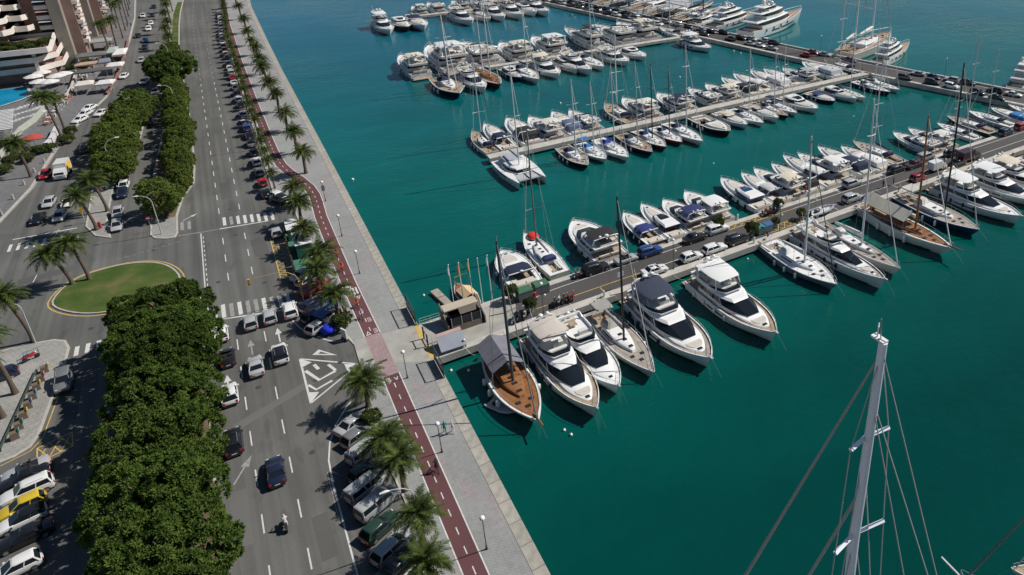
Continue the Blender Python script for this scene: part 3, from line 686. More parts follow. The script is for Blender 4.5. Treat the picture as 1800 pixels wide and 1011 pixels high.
# ================================================================== broadleaf trees
def leaf_crown(name, lobes, n, leaf, wid, per, mat_, r, inner=.35, tuft=.75):
    """leaves in rosettes, rosettes gathered in tufts on the outside of the lobes: dark gaps stay open between the tufts"""
    mb = MB(); V = []; Fs = []; C = []
    wts = [l[3] * l[4] + l[4] * l[5] + l[3] * l[5] for l in lobes]; tot = sum(wts); tries = 0
    want = int(tot * 3.2 / (tuft * tuft)); 
    while len(C) < want and tries < want * 9:
        tries += 1; li = r.choices(range(len(lobes)), wts)[0]; l = lobes[li]
        d = Vector((r.gauss(0, 1), r.gauss(0, 1), r.gauss(0, 1)))
        if d.length < .01: continue
        d.normalize()
        if d.z < -.3 and r.random() < .7: d.z = -d.z
        rad = 1.0 - (r.random() ** 3) * inner + r.uniform(-.05, .08)
        c = Vector((l[0] + l[3] * d.x * rad, l[1] + l[4] * d.y * rad, l[2] + l[5] * d.z * rad))
        if c.z < 1.0 or any(((c.x - q[0]) / q[3]) ** 2 + ((c.y - q[1]) / q[4]) ** 2 + ((c.z - q[2]) / q[5]) ** 2 < .5 for qi, q in enumerate(lobes) if qi != li): continue
        if any((c - k[0]).length_squared < (tuft * 1.05) ** 2 for k in C): continue
        ax = Vector((d.x / l[3], d.y / l[4], d.z / l[5])).normalized(); C.append((c, (ax + Vector((0, 0, .5))).normalized()))
    per_t = max(4, n // max(1, len(C)))
    for c0, up in C:
        ts = tuft * r.uniform(.5, .72)
        for _ in range(per_t):
            d = Vector((r.gauss(0, 1), r.gauss(0, 1), r.gauss(0, 1))).normalized()
            if d.dot(up) < -.15: d = -d
            c = c0 + d * ts * r.uniform(.55, 1.0); ax = (d + up * .7).normalized()
            t1 = ax.orthogonal().normalized(); t2 = ax.cross(t1); a0 = r.uniform(0, 6.28); sc = r.uniform(.7, 1.25)
            for j in range(per):
                a = a0 + j * 2.4; sp = .35 + .75 * (j / per); dr = (ax * (1.15 - sp * .8) + (t1 * cos(a) + t2 * sin(a)) * sp).normalized()
                sdv = dr.cross(ax); sdv = sdv.normalized() if sdv.length > .05 else t1
                L = leaf * sc * r.uniform(.75, 1.2); w = sdv * wid * sc * .5; o = len(V)
                V += [tuple(c), tuple(c + dr * L * .5 + w), tuple(c + dr * L), tuple(c + dr * L * .5 - w)]; Fs.append((o, o + 1, o + 2, o + 3))
    mb.v = V; mb.f = Fs; mb.m = [0] * len(Fs); return mb.mesh(name, mat_)
def limbs(h, spread, r, n=6, r0=.32):
    mb = MB(); mb.tube([(0, 0, 0), (.06, -.04, h * .3), (.02, .05, h * .55)], [r0, r0 * .8, r0 * .62], 8)
    tk = mb.mesh('trunk', M['bark'], 60); out = []
    for i in range(n):
        a = 2 * pi * i / n + r.uniform(-.3, .3); mb = MB(); sp = spread * r.uniform(.5, .85)
        mb.tube([(0, 0, h * .42), (cos(a) * sp * .45, sin(a) * sp * .45, h * .62), (cos(a) * sp, sin(a) * sp, h * r.uniform(.72, .86))], [r0 * .5, r0 * .32, r0 * .12], 6); out.append(mb.mesh('limb', M['bark'], 60))
    return tk, out
_t = random.Random(11)
def lobes_for(rx, ry, h, r, k=7):
    L = [(0, 0, h * .52, rx * .64, ry * .64, h * .40)]
    for i in range(k):
        a = 2 * pi * i / k + r.uniform(-.2, .2); q = r.choice((.36, .66, .70)) + r.uniform(-.05, .05); z_ = .70 if q < .5 else r.uniform(.46, .62); L.append((rx * q * cos(a), ry * q * sin(a), h * z_, rx * r.uniform(.25, .37), ry * r.uniform(.27, .4), h * r.uniform(.2, .29)))
    return L
FICUS = [leaf_crown('crown', lobes_for(5.75, 5.9, 9.2, _t, 14), 8000, .35, .145, 7, M['ficus'], _t, .3, 1.15) for _ in range(2)]
LIGHT = [leaf_crown('crown', lobes_for(4.2, 4.6, 6.6, _t, 9), 3000, .36, .15, 6, M['ficus_light'], _t, .3, .85) for _ in range(2)]
FT, FLb = limbs(9, 5, _t, 7, .45); LT, LLb = limbs(6.5, 3.2, _t, 6, .26)
def tree(name, x, y, s, crown, tk, lb, label, group, z=.12, rot=None):
    o = new(name, None, None, None, (x, y, z), (0, 0, rnd.choice((0, pi)) + rnd.uniform(-.2, .2) if rot is None else rot), s); o.empty_display_size = .3
    tag(o, label, 'tree', group); new('trunk', tk, o)
    for l in lb: new('limb', l, o)
    new('crown', crown, o); return o
NEAR = [38.5, 46.5, 54.5, 62.5, 70.5, 78.5, 86.5, 94.0, 101.0, 106.6]
for i, y in enumerate(NEAR[::-1]):
    k_ = len(NEAR) - 1 - i
    tree('broadleaf_tree', -13.5 + rnd.uniform(-.4, .4), y, (1.0 + rnd.uniform(-.09, .06), 1.0 + rnd.uniform(-.1, .04), 1 + rnd.uniform(-.12, .12)) if i else (1.0, .86, .98), FICUS[k_ % 2], FT, FLb, f'dense dark green tree in the long median row, {nth(i)} counting from the oval lawn', 'dark trees in the median row')
tree('broadleaf_tree', -12.0, 252.5, (1.08, 1.55, 1.0), FICUS[0], FT, FLb, 'wide dark round tree standing beside the boulevard at the top', 'dark trees beyond the junction')
col1 = [(-11.3, 164.5, .82), (-11.6, 172, .95), (-11.6, 180, .9), (-11.2, 188, .95), (-11.3, 196, .98), (-11.4, 204.5, .92), (-11.4, 213, 1.0), (-11.6, 221.5, .95), (-12.0, 230, .92), (-12.2, 238, .9)]
for i, (x, y, s) in enumerate(col1): tree('broadleaf_tree', x, y, (s * .8, s * 1.02, s * rnd.uniform(.92, 1.05)), LIGHT[i % 2], LT, LLb, f'light green clipped tree along the boulevard side, {nth(i)} from the junction', 'light green trees on the traffic island')
for i, (x, y, s) in enumerate([(-22.4, 177, 1.0), (-22.8, 185.5, 1.12), (-22.6, 194.5, 1.15), (-22.0, 203.5, 1.15), (-21.0, 212.5, 1.1), (-19.8, 221, 1.1)]):
    tree('broadleaf_tree', x, y, (s * 1.0, s * .96, s * 1.0), LIGHT[(i + 1) % 2], LT, LLb, f'round light green tree on the tree island, {nth(i)} from the waiting cars', 'light green trees on the tree island')
tree('broadleaf_tree', -14.9, 154.2, (.98, .95, 1.02), LIGHT[0], LT, LLb, 'single round tree behind the curved street lamp at the junction', 'light green trees on the traffic island')
for i, (x, y, s) in enumerate([(-12.6, 268, .9), (-13, 277, .8), (-12.8, 285, .85)]): tree('broadleaf_tree', x, y, (s, s, s), LIGHT[i % 2], LT, LLb, f'small light tree behind the dark round tree, {nth(i)} counting away', 'light green trees on the traffic island')
BUSH = leaf_crown('foliage', [(0, 0, 1.3, 1.0, 1.0, .9), (.5, .3, 1.4, .6, .6, .6), (-.4, -.4, 1.5, .6, .6, .6)], 420, .34, .12, 6, M['shrub'], _t, .6, .45)
mb = MB()
for a in range(5): mb.tube([(0, 0, 0), (.25 * cos(a * 1.26), .25 * sin(a * 1.26), .8), (.5 * cos(a * 1.26), .5 * sin(a * 1.26), 1.5)], [.05, .04, .02], 4)
STEM = mb.mesh('stem', M['bark'])
def bush(x, y, s, label, z=.12, group='bushes'):
    o = new('bush', None, None, None, (x, y, z), (0, 0, rnd.uniform(0, 6)), s if isinstance(s, tuple) else (s, s, s)); o.empty_display_size = .2; tag(o, label, 'bush', group); new('stem', STEM, o); new('foliage', BUSH, o); return o
g = P(602, 578); bush(g.x, g.y, (1.0, 1.1, .9), 'leafy bush behind the blue bundle at the bike stand')
g = P(655, 745); bush(g.x, g.y, (.9, .9, .7), 'low bush in front of the silver car under the palms')
# ================================================================== vehicles
def car_proto(kind):
    """local +x is forward, origin on the ground under the middle"""
    K = dict(hatch=(4.15, 1.78, 1.50), sedan=(4.65, 1.82, 1.44), suv=(4.6, 1.9, 1.70), van=(4.7, 1.88, 1.80), estate=(4.75, 1.84, 1.48), cabrio=(4.3, 1.8, 1.35), pickup=(5.2, 1.9, 1.72), mini=(3.6, 1.64, 1.48))[kind]
    L, W, H = K; h = L / 2; w = W / 2
    belt = {'suv': 1.08, 'van': 1.12, 'pickup': 1.05}.get(kind, .92); hood = belt - .04; nose = {'suv': .86, 'van': .92, 'pickup': .9}.get(kind, .70)
    tail = {'sedan': .98, 'cabrio': .92, 'pickup': 1.0}.get(kind, belt)
    cowl = {'van': h - .95, 'hatch': h - 1.25, 'mini': h - .95}.get(kind, h - 1.45)     # foot of the windscreen
    # body: sections along x -> (x, half-width, bottom, top)
    S = [(-h, w * .80, .42, tail - .25), (-h + .10, w * .92, .30, tail - .06), (-h + .35, w * .985, .24, tail), (-h * .5, w, .2, belt), (0, w, .2, belt), (cowl - .1, w, .2, belt), (cowl + .25, w * .985, .2, hood),
         (h - .75, w * .97, .22, (hood + nose) / 2 + .06), (h - .3, w * .93, .25, nose + .03), (h - .08, w * .84, .3, nose - .08), (h, w * .70, .38, nose - .22)]
    mb = MB(); R = []
    for x, ww, b, t in S:
        m = b + (t - b) * .62
        R.append([(x, -ww * .9, b), (x, -ww, b + .14), (x, -ww, m), (x, -ww * .955, t - .04), (x, -ww * .86, t), (x, ww * .86, t), (x, ww * .955, t - .04), (x, ww, m), (x, ww, b + .14), (x, ww * .9, b)])
    mb.rings(R, True, True); body = mb.mesh('body', M['paint'], 38)
    parts = []
    # cabin
    xr0, xr1 = {'sedan': (-h + .75, -h + 1.45), 'cabrio': (-h + 1.0, -h + 1.5), 'pickup': (-.7, -.5), 'suv': (-h + .12, -h + .42), 'van': (-h + .06, -h + .2), 'estate': (-h + .12, -h + .6)}.get(kind, (-h + .14, -h + .6))
    xf0, xf1 = cowl + .12, cowl - {'van': .55, 'suv': .62}.get(kind, .78)
    gw0, gw1 = w * .90, w * .72
    def ring(xr, xf, ww, z): return [(xr, -ww * .93, z), (xr + .12, -ww, z), (xf - .35, -ww, z), (xf, -ww * .8, z), (xf, ww * .8, z), (xf - .35, ww, z), (xr + .12, ww, z), (xr, ww * .93, z)]
    zc = belt - .03; zr = H - .10
    if kind != 'cabrio':
        mb = MB(); mb.rings([ring(xr0, xf0, gw0, zc), ring(xr1 - .02, xf1 + .04, gw1 * 1.03, zr)], False, True)
        parts.append(('window', mb.mesh('window', M['glass'], 30), None, []))
        mb = MB(); mb.rings([ring(xr1 - .10, xf1 + .10, gw1 * 1.075, zr - .015), ring(xr1 - .05, xf1 + .03, gw1 * 1.04, zr + .055), ring(xr1 + .08, xf1 - .12, gw1 * .9, H)], True, True)
        for sx, a, b_ in ((1, xf0 - .10, xf1 + .06), (-1, xr0 + .10, xr1)):
            for sy in (-1, 1):
                wa = .92 if sx > 0 else 1.01
                mb.tube([(a, sy * gw0 * wa * (.93 if sx > 0 else .99), zc), (b_, sy * gw1 * (.93 if sx > 0 else 1.0), zr + .01)], [.055, .05] if sx > 0 else [.11, .085], 4)
        for sy in (-1, 1): mb.tube([((xr0 + xf0) / 2 - .15, sy * (gw0 + .012), zc), ((xr1 + xf1) / 2 - .1, sy * (gw1 * 1.03 + .012), zr)], [.05, .045], 4)
        roof = mb.mesh('roof', M['paint'], 40)
    else:
        mb = MB(); mb.box(-1.15, .55, -w * .72, w * .72, belt - .02, belt + .03); parts.append(('interior', mb.mesh('interior', M['dark']), None, []))
        for sy in (-1, 1): mb = MB(); mb.box(-.45, .1, sy * .42 - .22, sy * .42 + .22, belt - .1, belt + .14); mb.box(-.62, -.42, sy * .42 - .22, sy * .42 + .22, belt, belt + .38, 0, .03, .05); parts.append(('seat', mb.mesh('seat', M['rubber']), None, []))
        mb = MB(); mb.rings([[(xf0, -gw0 * .85, zc), (xf0, gw0 * .85, zc)], [(xf0 - .55, -gw1 * .95, H - .08), (xf0 - .55, gw1 * .95, H - .08)]], False, False, False); parts.append(('windscreen', mb.mesh('windscreen', M['glass']), None, []))
        roof = None
    parts.insert(0, ('body', body, 'body', []))
    if roof: parts.append(('roof', roof, 'roof', []))
    if kind == 'pickup':
        mb = MB(); mb.box(-h + .2, -.75, -w * .78, w * .78, 1.0, 1.02); parts.append(('load_bed', mb.mesh('load_bed', M['rubber']), None, []))
    # wheels
    rad = .34 if kind in ('suv', 'pickup', 'van') else .31
    mb = MB(); R = []
    for yy, rr in ((-.11, rad * .86), (-.10, rad), (.10, rad), (.11, rad * .86)): R.append([(rr * cos(2 * pi * i / 14), yy, rr * sin(2 * pi * i / 14)) for i in range(14)])
    mb.rings(R, True, True); tyre = mb.mesh('wheel', M['rubber'], 40)
    mb = MB(); mb.rings([[(rad * .64 * q * cos(2 * pi * i / 10), .115 + .012 * (1 - q), rad * .64 * q * sin(2 * pi * i / 10)) for i in range(10)] for q in (1, .2)], False, True); rim = mb.mesh('rim', M['rim'])
    for sx in (h - .82, -h + .80):
        for sy in (-1, 1): parts.append(('wheel', tyre, None, [('rim', rim, None)], ((sx, sy * (w - .095), rad), (0, 0, 0 if sy > 0 else pi))))
    for sy in (-1, 1):
        mb = MB(); mb.box(h - .34, h - .10, sy * w * .62 - .16, sy * w * .62 + .16, nose - .2, nose - .015, 0, .03, .02); parts.append(('headlight', mb.mesh('headlight', M['headlight']), None, []))
        mb = MB(); mb.box(-h - .012, -h + .2, sy * w * .74 - .12, sy * w * .74 + .12, tail - .34, tail - .1, 0, .02, .02); parts.append(('taillight', mb.mesh('taillight', M['taillight']), None, []))
        mb = MB(); mb.box(cowl - .28, cowl - .08, sy * (w + .1) - .1, sy * (w + .1) + .1, belt - .02, belt + .13, 0, .03, .03); parts.append(('mirror', mb.mesh('mirror', M['paint']), 'body', []))
    for nm, x0, x1 in (('front_bumper', h - .10, h + .02), ('rear_bumper', -h - .02, -h + .12)):
        mb = MB(); mb.box(x0, x1, -w * .78, w * .78, .24, .44, 0, .02, .03); parts.append((nm, mb.mesh(nm, M['dark']), None, []))
    for sy in (-1, 1): mb = MB(); mb.box(-h + 1.2, h - 1.2, sy * (w + .004) - .008, sy * (w + .004) + .008, .20, .34); parts.append(('sill', mb.mesh('sill', M['dark']), None, []))
    if kind in ('suv', 'estate', 'van'):
        for sy in (-1, 1): mb = MB(); mb.tube([(xr1 + .2, sy * gw1 * .82, H - .02), (xr1 + .35, sy * gw1 * .82, H + .05), (xf1 - .4, sy * gw1 * .82, H + .05), (xf1 - .25, sy * gw1 * .82, H - .02)], .022, 4); parts.append(('roof_rail', mb.mesh('roof_rail', M['alu']), None, []))
    mb = MB(); mb.box(h - .05, h + .012, -w * .42, w * .42, nose - .42, nose - .27); parts.append(('grille', mb.mesh('grille', M['dark']), None, []))
    mb = MB(); mb.box(-h - .014, -h + .02, -.26, .26, .52, .63); parts.append(('number_plate', mb.mesh('number_plate', M['white']), None, []))
    return parts
CARS = {}
PC = dict(white=(.74, .74, .73), silver=(.40, .41, .42), grey=(.16, .165, .17), black=(.010, .010, .012), blue=(.02, .06, .22), navy=(.012, .018, .045), red=(.35, .015, .018), yellow=(.62, .46, .03), green=(.02, .05, .035), beige=(.45, .42, .36), teal=(.03, .10, .14), purple=(.07, .02, .035))
KN = dict(hatch='hatchback', sedan='sedan', suv='SUV', van='van', estate='estate car', cabrio='convertible', pickup='pickup', mini='small car')
def car(kind, color, x, y, heading, label, group, z=.004, roofc=None, small=False, s=.97):
    if kind not in CARS: CARS[kind] = car_proto(kind)
    pr = CARS[kind]
    if small: pr = [p for p in pr if p[0] in ('body', 'window', 'roof', 'wheel', 'windscreen', 'interior', 'taillight', 'headlight')]; pr = [(p[0], p[1], p[2], [], *p[4:]) for p in pr]
    c = PC[color]; v = rnd.uniform(.92, 1.06); c = tuple(min(.8, q * v) for q in c)
    return place('parked_car' if 'park' in group else 'car', pr, (x, y, z), heading, (s, s, s), {'body': c, 'roof': PC[roofc] if roofc else c}, label, 'car', group)
UP, DOWN = pi / 2, -pi / 2
def carp(kind, color, px_, py_, heading, label, group, **k):
    g = P(px_, py_, .75); return car(kind, color, g.x, g.y, heading, label, group, **k)
G1 = 'cars driving on the boulevard'
carp('hatch', 'silver', 439.5, 563.5, UP, 'silver hatchback waiting at the stop line, leftmost of three abreast', G1)
carp('hatch', 'silver', 473, 553.5, UP, 'silver compact car waiting in the middle at the stop line', G1, s=.96)
carp('suv', 'white', 509, 543, UP, 'white car waiting in the lane nearest the kerb at the stop line', G1)
carp('hatch', 'white', 388, 584, UP, 'white car half hidden by the dark trees at the stop line', G1)
carp('cabrio', 'black', 399, 625.5, UP, 'black car beside the dark trees with red rear lights on', G1)
carp('sedan', 'silver', 449, 641, UP, 'grey sedan driving alone behind the waiting cars', G1)
carp('suv', 'white', 491.5, 620, UP, 'white car with a black glass roof', G1, roofc='black')
carp('hatch', 'white', 403, 690, UP, 'white hatchback driving beside the dark trees', G1, s=1.03)
carp('suv', 'black', 409, 774, UP, 'black SUV with roof rails driving beside the dark trees', G1)
carp('sedan', 'navy', 483, 825, UP, 'dark sedan driving down the middle of the boulevard', G1)
# kerbside row beyond the crossing
G2 = 'cars parked along the kerb beyond the crossing'
cols = ['black', 'red', 'grey', 'white', 'navy', 'grey', 'black', 'blue', 'navy', 'silver', 'black', 'white', 'navy', 'grey', 'white', 'red', 'silver', 'white', 'blue', 'black', 'silver', 'red', 'navy', 'white', 'black', 'silver', 'navy', 'white', 'black', 'silver', 'navy', 'white', 'black', 'silver']
kinds = ['hatch', 'suv', 'sedan', 'hatch', 'estate', 'mini']
y = 153.0
for i, c in enumerate(cols):
    if i in (10, 19): y += 2.5
    car(kinds[(i * 5 + i // 3) % 6], c, 1.95 + max(0, y - 300) * .032, y, UP if i % 3 else UP + .03, f'{c} {KN[kinds[(i * 5 + i // 3) % 6]]} parked at the kerb, {nth(i)} beyond the zebra crossing', G2, small=i > 14); y += 6.15 + rnd.uniform(-.3, .5)
carp('suv', 'black', 491, 349, UP + .5, 'black car under the palms just before the kerbside row', G2); carp('hatch', 'white', 483, 341, UP + .4, 'white car half hidden behind the black car under the palms', G2)
carp('hatch', 'silver', 485, 406, UP, 'blue-grey car parked alone beside the hatched yellow bay', G2)
# angled bays
A0 = radians(27)
G3 = 'cars parked at an angle under the near palms'
for kind, c, x, y, lab in (('sedan', 'silver', 621, 741, 'silver sedan with a dark roof window under the first palm'), ('hatch', 'grey', 630, 763, 'dark grey hatchback beside the silver sedan'), ('van', 'silver', 645, 789, 'silver people carrier with a tall tailgate'), ('mini', 'green', 640, 826, 'small dark green car between the two vans'),
                           ('van', 'silver', 645, 853, 'pale van with a ribbed roof'), ('van', 'silver', 664, 882, 'silver van beneath the curved street lamp'), ('hatch', 'green', 668, 923, 'dark car half in palm shade below the silver van'), ('estate', 'silver', 692, 956, 'silver estate car parked under the lamp post'), ('sedan', 'black', 699, 991, 'black car at the bottom edge beside the silver estate'), ('hatch', 'white', 733, 1012, 'white car cut by the bottom edge under the palms')):
    carp(kind, c, x, y, A0 + rnd.uniform(-.04, .04), lab, G3)
G4 = 'cars parked at an angle by the bike stand'
for kind, c, x, y, lab in (('sedan', 'silver', 534, 479, 'silver sedan nearest the green huts'), ('estate', 'silver', 544, 488, 'silver estate car between the sedan and the red car'), ('suv', 'red', 552, 504, 'red car in the bays by the bike stand'), ('hatch', 'navy', 549, 533, 'dark blue hatchback under the palm beside the waiting white car'), ('hatch', 'navy', 553, 551, 'dark hatchback with red tail lights beside the blue tarpaulin'), ('hatch', 'silver', 561, 571, 'silver hatchback next to the blue bundle')):
    carp(kind, c, x, y, A0 + .15 + rnd.uniform(-.05, .05), lab, G4)
# hotel street and service lane
G5 = 'cars in the hotel street'
sd_ = lambda y: UP + .0 if y < 200 else UP
H2 = radians(-62)
for kind, c, x, y, hd, lab in (('hatch', 'silver', 85.5, 354.5, -97, 'silver car in the left lane waiting behind the black car'), ('hatch', 'white', 119, 354, -97, 'white car with dark windows waiting behind the silver one, side street'), ('sedan', 'black', 66, 382.5, -97, 'black car at the stop line of the hotel street'), ('hatch', 'silver', 104.5, 378.5, -97, 'pale car at the stop line beneath the leaning palm'),
                               ('hatch', 'red', 79, 305.5, -95, 'red car passing the white box truck'), ('van', 'black', 150, 261, -95, 'black van in the shade of the light green trees'), ('hatch', 'white', 217, 325, -95, 'white car at the back of the service lane queue'), ('hatch', 'navy', 214, 338, -92, 'dark blue car in the service lane under the trees'), ('hatch', 'silver', 206.5, 372, -92, 'silver car second in the service lane queue'), ('hatch', 'silver', 205, 395, -92, 'silver car at the head of the service lane queue'),
                               ('sedan', 'white', 156, 188.5, -118, 'white taxi farthest from the viewer of three at the rank'), ('sedan', 'white', 148, 199, -118, 'white taxi in the middle of three at the rank'), ('sedan', 'white', 139.5, 209, -118, 'white taxi nearest the viewer of three at the rank'), ('sedan', 'white', 177.5, 197, -115, 'white sedan passing the taxi rank'), ('sedan', 'white', 217.5, 132.5, -102, 'white car by the terrace tents'), ('hatch', 'white', 252.5, 142.5, -100, 'white car in front of the dark round tree'), ('sedan', 'grey', 273, 160, -98, 'grey car in the shade behind the round light trees'),
                               ('hatch', 'silver', 248, 105, -95, 'silver car emerging beside the dark round tree'), ('hatch', 'navy', 254, 82, -92, 'dark blue car ahead of the silver one'), ('hatch', 'blue', 255, 70, -92, 'blue car in the hotel street queue'), ('sedan', 'black', 242, 62, -92, 'dark car near the terrace kerb'), ('suv', 'white', 261, 50, -90, 'white SUV in the hotel street queue'), ('hatch', 'white', 265, 40, -90, 'small white car behind the white SUV'), ('hatch', 'navy', 267, 26, -90, 'dark car beside the white pickup at the top'), ('pickup', 'white', 251, 27, -90, 'white pickup near the top of the hotel street'), ('sedan', 'navy', 270, 11, -90, 'dark car at the very top of the hotel street'), ('hatch', 'black', 258, 213, -96, 'dark car hidden between the two tree rows'),
                               ('suv', 'grey', 111, 668, -88, 'grey SUV driving in deep shade beside the bicycle docks'), ('hatch', 'navy', -4, 660, -170, 'dark car cut by the left edge near the sidewalk')):
    carp(kind, c, x, y, radians(hd), lab, G5)
G6 = 'cars parked side by side in the corner lot'
A6 = radians(191)
for kind, c, x, y, lab, rc in (('cabrio', 'silver', 44, 823, 'silver car with a black soft top at the head of the corner lot', None), ('sedan', 'black', 38, 840, 'black car with red lights between two pale cars in the corner lot', None), ('suv', 'white', 46, 861, 'white SUV beside the yellow car', None), ('hatch', 'yellow', 37, 888, 'bright yellow hatchback in the corner lot', None), ('hatch', 'white', 37, 911, 'white car with a black roof below the yellow car', 'black'), ('sedan', 'black', 41, 941, 'long black car with space below it in the corner lot', None), ('hatch', 'white', 25, 997, 'white car at the bottom left corner', None)):
    carp(kind, c, x, y, A6, lab, G6, roofc=rc)
# main pier
G7 = 'cars parked on the main pier'
for kind, c, x, y, hd, lab in (('suv', 'black', 1048, 471, 0, 'black SUV parked behind the red-capped sailing boat'), ('cabrio', 'silver', 1101, 454, 0, 'silver open car on the pier behind the black-topped yacht'), ('suv', 'blue', 1143, 441, 0, 'blue SUV on the far side of the main pier'), ('sedan', 'black', 1222, 417, 0, 'black sedan on the far side of the main pier'), ('suv', 'white', 1261, 402, 0, 'white SUV beside the yellow hatching, far side of the pier'),
                               ('sedan', 'white', 1150.5, 474, 0, 'white sedan with a round roof window on the near side of the pier'), ('hatch', 'white', 1215, 450, 0, 'white hatchback behind the white hardtop yacht'), ('estate', 'white', 1256, 435.5, 0, 'white estate car next to the black SUV on the pier'), ('suv', 'black', 1296, 420, 0, 'black SUV parked beside the recycling bins'), ('suv', 'silver', 1498, 347.5, 0, 'silver off-roader beside the wooden schooner'), ('suv', 'silver', 1498, 322, 0, 'silver SUV on the far side, opposite the off-roader'),
                               ('suv', 'black', 1576, 297, 0, 'dark SUV on the far side in front of the grey van'), ('pickup', 'purple', 1606, 289, 0, 'dark maroon pickup beside the grey van'), ('van', 'silver', 1627, 276, 0, 'grey van on the far side of the main pier'), ('hatch', 'red', 1614, 311, 0, 'red car on the main pier'), ('suv', 'black', 1674, 268, 0, 'black car behind the dark mast, far side of pier'), ('sedan', 'black', 1684, 285, 0, 'black sedan ahead of the white delivery van'), ('suv', 'navy', 1768, 232, 0, 'dark SUV near the right edge of the pier'), ('suv', 'red', 1796, 222, 0, 'dark red car at the right edge of the pier')):
    carp(kind, c, x, y, hd + rnd.uniform(-.02, .02), lab, G7, z=.104)
# cross pier
G8 = 'cars parked on the cross pier'
cols = ['navy', 'black', 'silver', 'black', 'navy', 'white', 'black', 'silver', 'navy', 'white', 'black', 'silver']
kk = ['sedan', 'suv', 'hatch', 'estate', 'suv']
ys_ = [318 - 6.0 * i for i in range(18)] ; n1 = 0
for i, yy in enumerate(ys_):
    for d in (2.6, 7.6):
        if rnd.random() < .12: continue
        p, a = cross_pt(yy + rnd.uniform(-.5, .5), d); c = cols[(i * 7 + int(d)) % 12]; kd = kk[(i * 3 + int(d)) % 5]
        car(kd, c, p.x, p.y, a + pi / 2 + rnd.uniform(-.14, .14) + (pi if rnd.random() < .4 else 0), f'{c} {KN[kd]} on the cross pier, {"water" if d < 4 else "yacht"} side, {nth(i)} from the top', G8, z=.104, small=True)
for i, (kd, c, x, y) in enumerate([('suv', 'black', 1273, 57), ('suv', 'black', 1284, 68), ('suv', 'black', 1303, 66.5), ('hatch', 'silver', 1322, 68), ('sedan', 'silver', 1319, 76), ('hatch', 'white', 1343, 70), ('sedan', 'white', 1336, 79), ('suv', 'black', 1361, 75), ('sedan', 'silver', 1357, 84), ('hatch', 'red', 1416, 96), ('mini', 'red', 1430, 91), ('sedan', 'silver', 1450, 95), ('hatch', 'purple', 1496, 105), ('sedan', 'silver', 1613, 129), ('suv', 'black', 1591, 136), ('suv', 'black', 1639, 144), ('hatch', 'navy', 1642, 135), ('suv', 'silver', 1672, 140), ('suv', 'white', 1673, 151), ('suv', 'black', 1702, 145), ('suv', 'navy', 1719, 162), ('suv', 'black', 1749, 159), ('sedan', 'black', 1753, 171), ('sedan', 'white', 1782, 165)]):
    g = P(x, y, .9); a = radians(-75 if i % 3 else -20); carp(kd, c, x, y, radians(-75 + rnd.uniform(-9, 9) + (180 if i % 4 == 1 else 0)), f'{c} {KN[kd]} on the cross pier, {nth(i)} from its bend toward the right edge', 'cars on the far part of the cross pier', z=.104, small=True)
# box truck
def truck(x, y, hd, label, boxc, cabc, z=.004, panel=(.75, .45, .05), name='box_truck'):
    pr = []
    mb = MB(); mb.box(-2.9, .75, -1.05, 1.05, .85, 3.0, 0, .01, .01); bx = ('cargo_box', mb.mesh('cargo_box', M['paint']), 'box', [])
    mb = MB(); mb.box(-2.6, .5, 1.052, 1.06, 1.2, 2.6); mb2 = MB(); mb2.box(-2.6, .5, -1.06, -1.052, 1.2, 2.6)
    bx[3].append(('side_panel', mb.mesh('side_panel', M['objflat']), 'panel')); bx[3].append(('side_panel', mb2.mesh('side_panel', M['objflat']), 'panel')); pr.append(bx)
    mb = MB(); mb.rings([[(.8, -1, .4), (2.75, -1, .4), (2.75, 1, .4), (.8, 1, .4)], [(.8, -1, 1.25), (2.85, -.98, 1.15), (2.85, .98, 1.15), (.8, 1, 1.25)], [(.8, -.95, 2.1), (1.95, -.88, 2.1), (1.95, .88, 2.1), (.8, .95, 2.1)]], True, True); pr.append(('cab', mb.mesh('cab', M['paint'], 30), 'cab', []))
    mb = MB(); mb.rings([[(2.78, -.85, 1.24), (2.78, .85, 1.24)], [(2.03, -.76, 2.0), (2.03, .76, 2.0)]], False, False, False); pr.append(('windscreen', mb.mesh('windscreen', M['glass']), None, []))
    mb = MB(); mb.box(-2.8, 1.2, -.5, .5, .45, .84); pr.append(('chassis', mb.mesh('chassis', M['rubber']), None, []))
    mb = MB(); mb.rings([[(.4 * cos(2 * pi * i / 12), yy, .4 * sin(2 * pi * i / 12)) for i in range(12)] for yy in (-.13, .13)], True, True); wme = mb.mesh('wheel', M['rubber'], 40)
    for sx in (-1.9, 1.9):
        for sy in (-.88, .88): pr.append(('wheel', wme, None, [], ((sx, sy, .4),)))
    for sy in (-1, 1): mb = MB(); mb.box(2.76, 2.87, sy * .7 - .16, sy * .7 + .16, .75, .95); pr.append(('headlight', mb.mesh('headlight', M['headlight']), None, []))
    return place(name, pr, (x, y, z), hd, (1, 1, 1), {'box': boxc, 'cab': cabc, 'panel': panel}, label, 'truck', None)
g = P(109, 300, 1.2); truck(g.x, g.y, radians(-96), 'white box truck with orange side panels beside the red car', (.72, .72, .68), (.72, .72, .72))
g = P(1648, 292, 1.0); truck(g.x, g.y, 0, 'white delivery van on the main pier', (.75, .75, .75), (.75, .75, .75), .104, (.7, .7, .72), 'delivery_van').scale = (.8, .8, .75)
g = P(1703, 274, 1.2); truck(g.x, g.y, 0, 'dark red truck with a pale roof on the main pier', (.05, .015, .02), (.05, .015, .02), .104, (.05, .015, .02)).scale = (1.1, .95, .9)
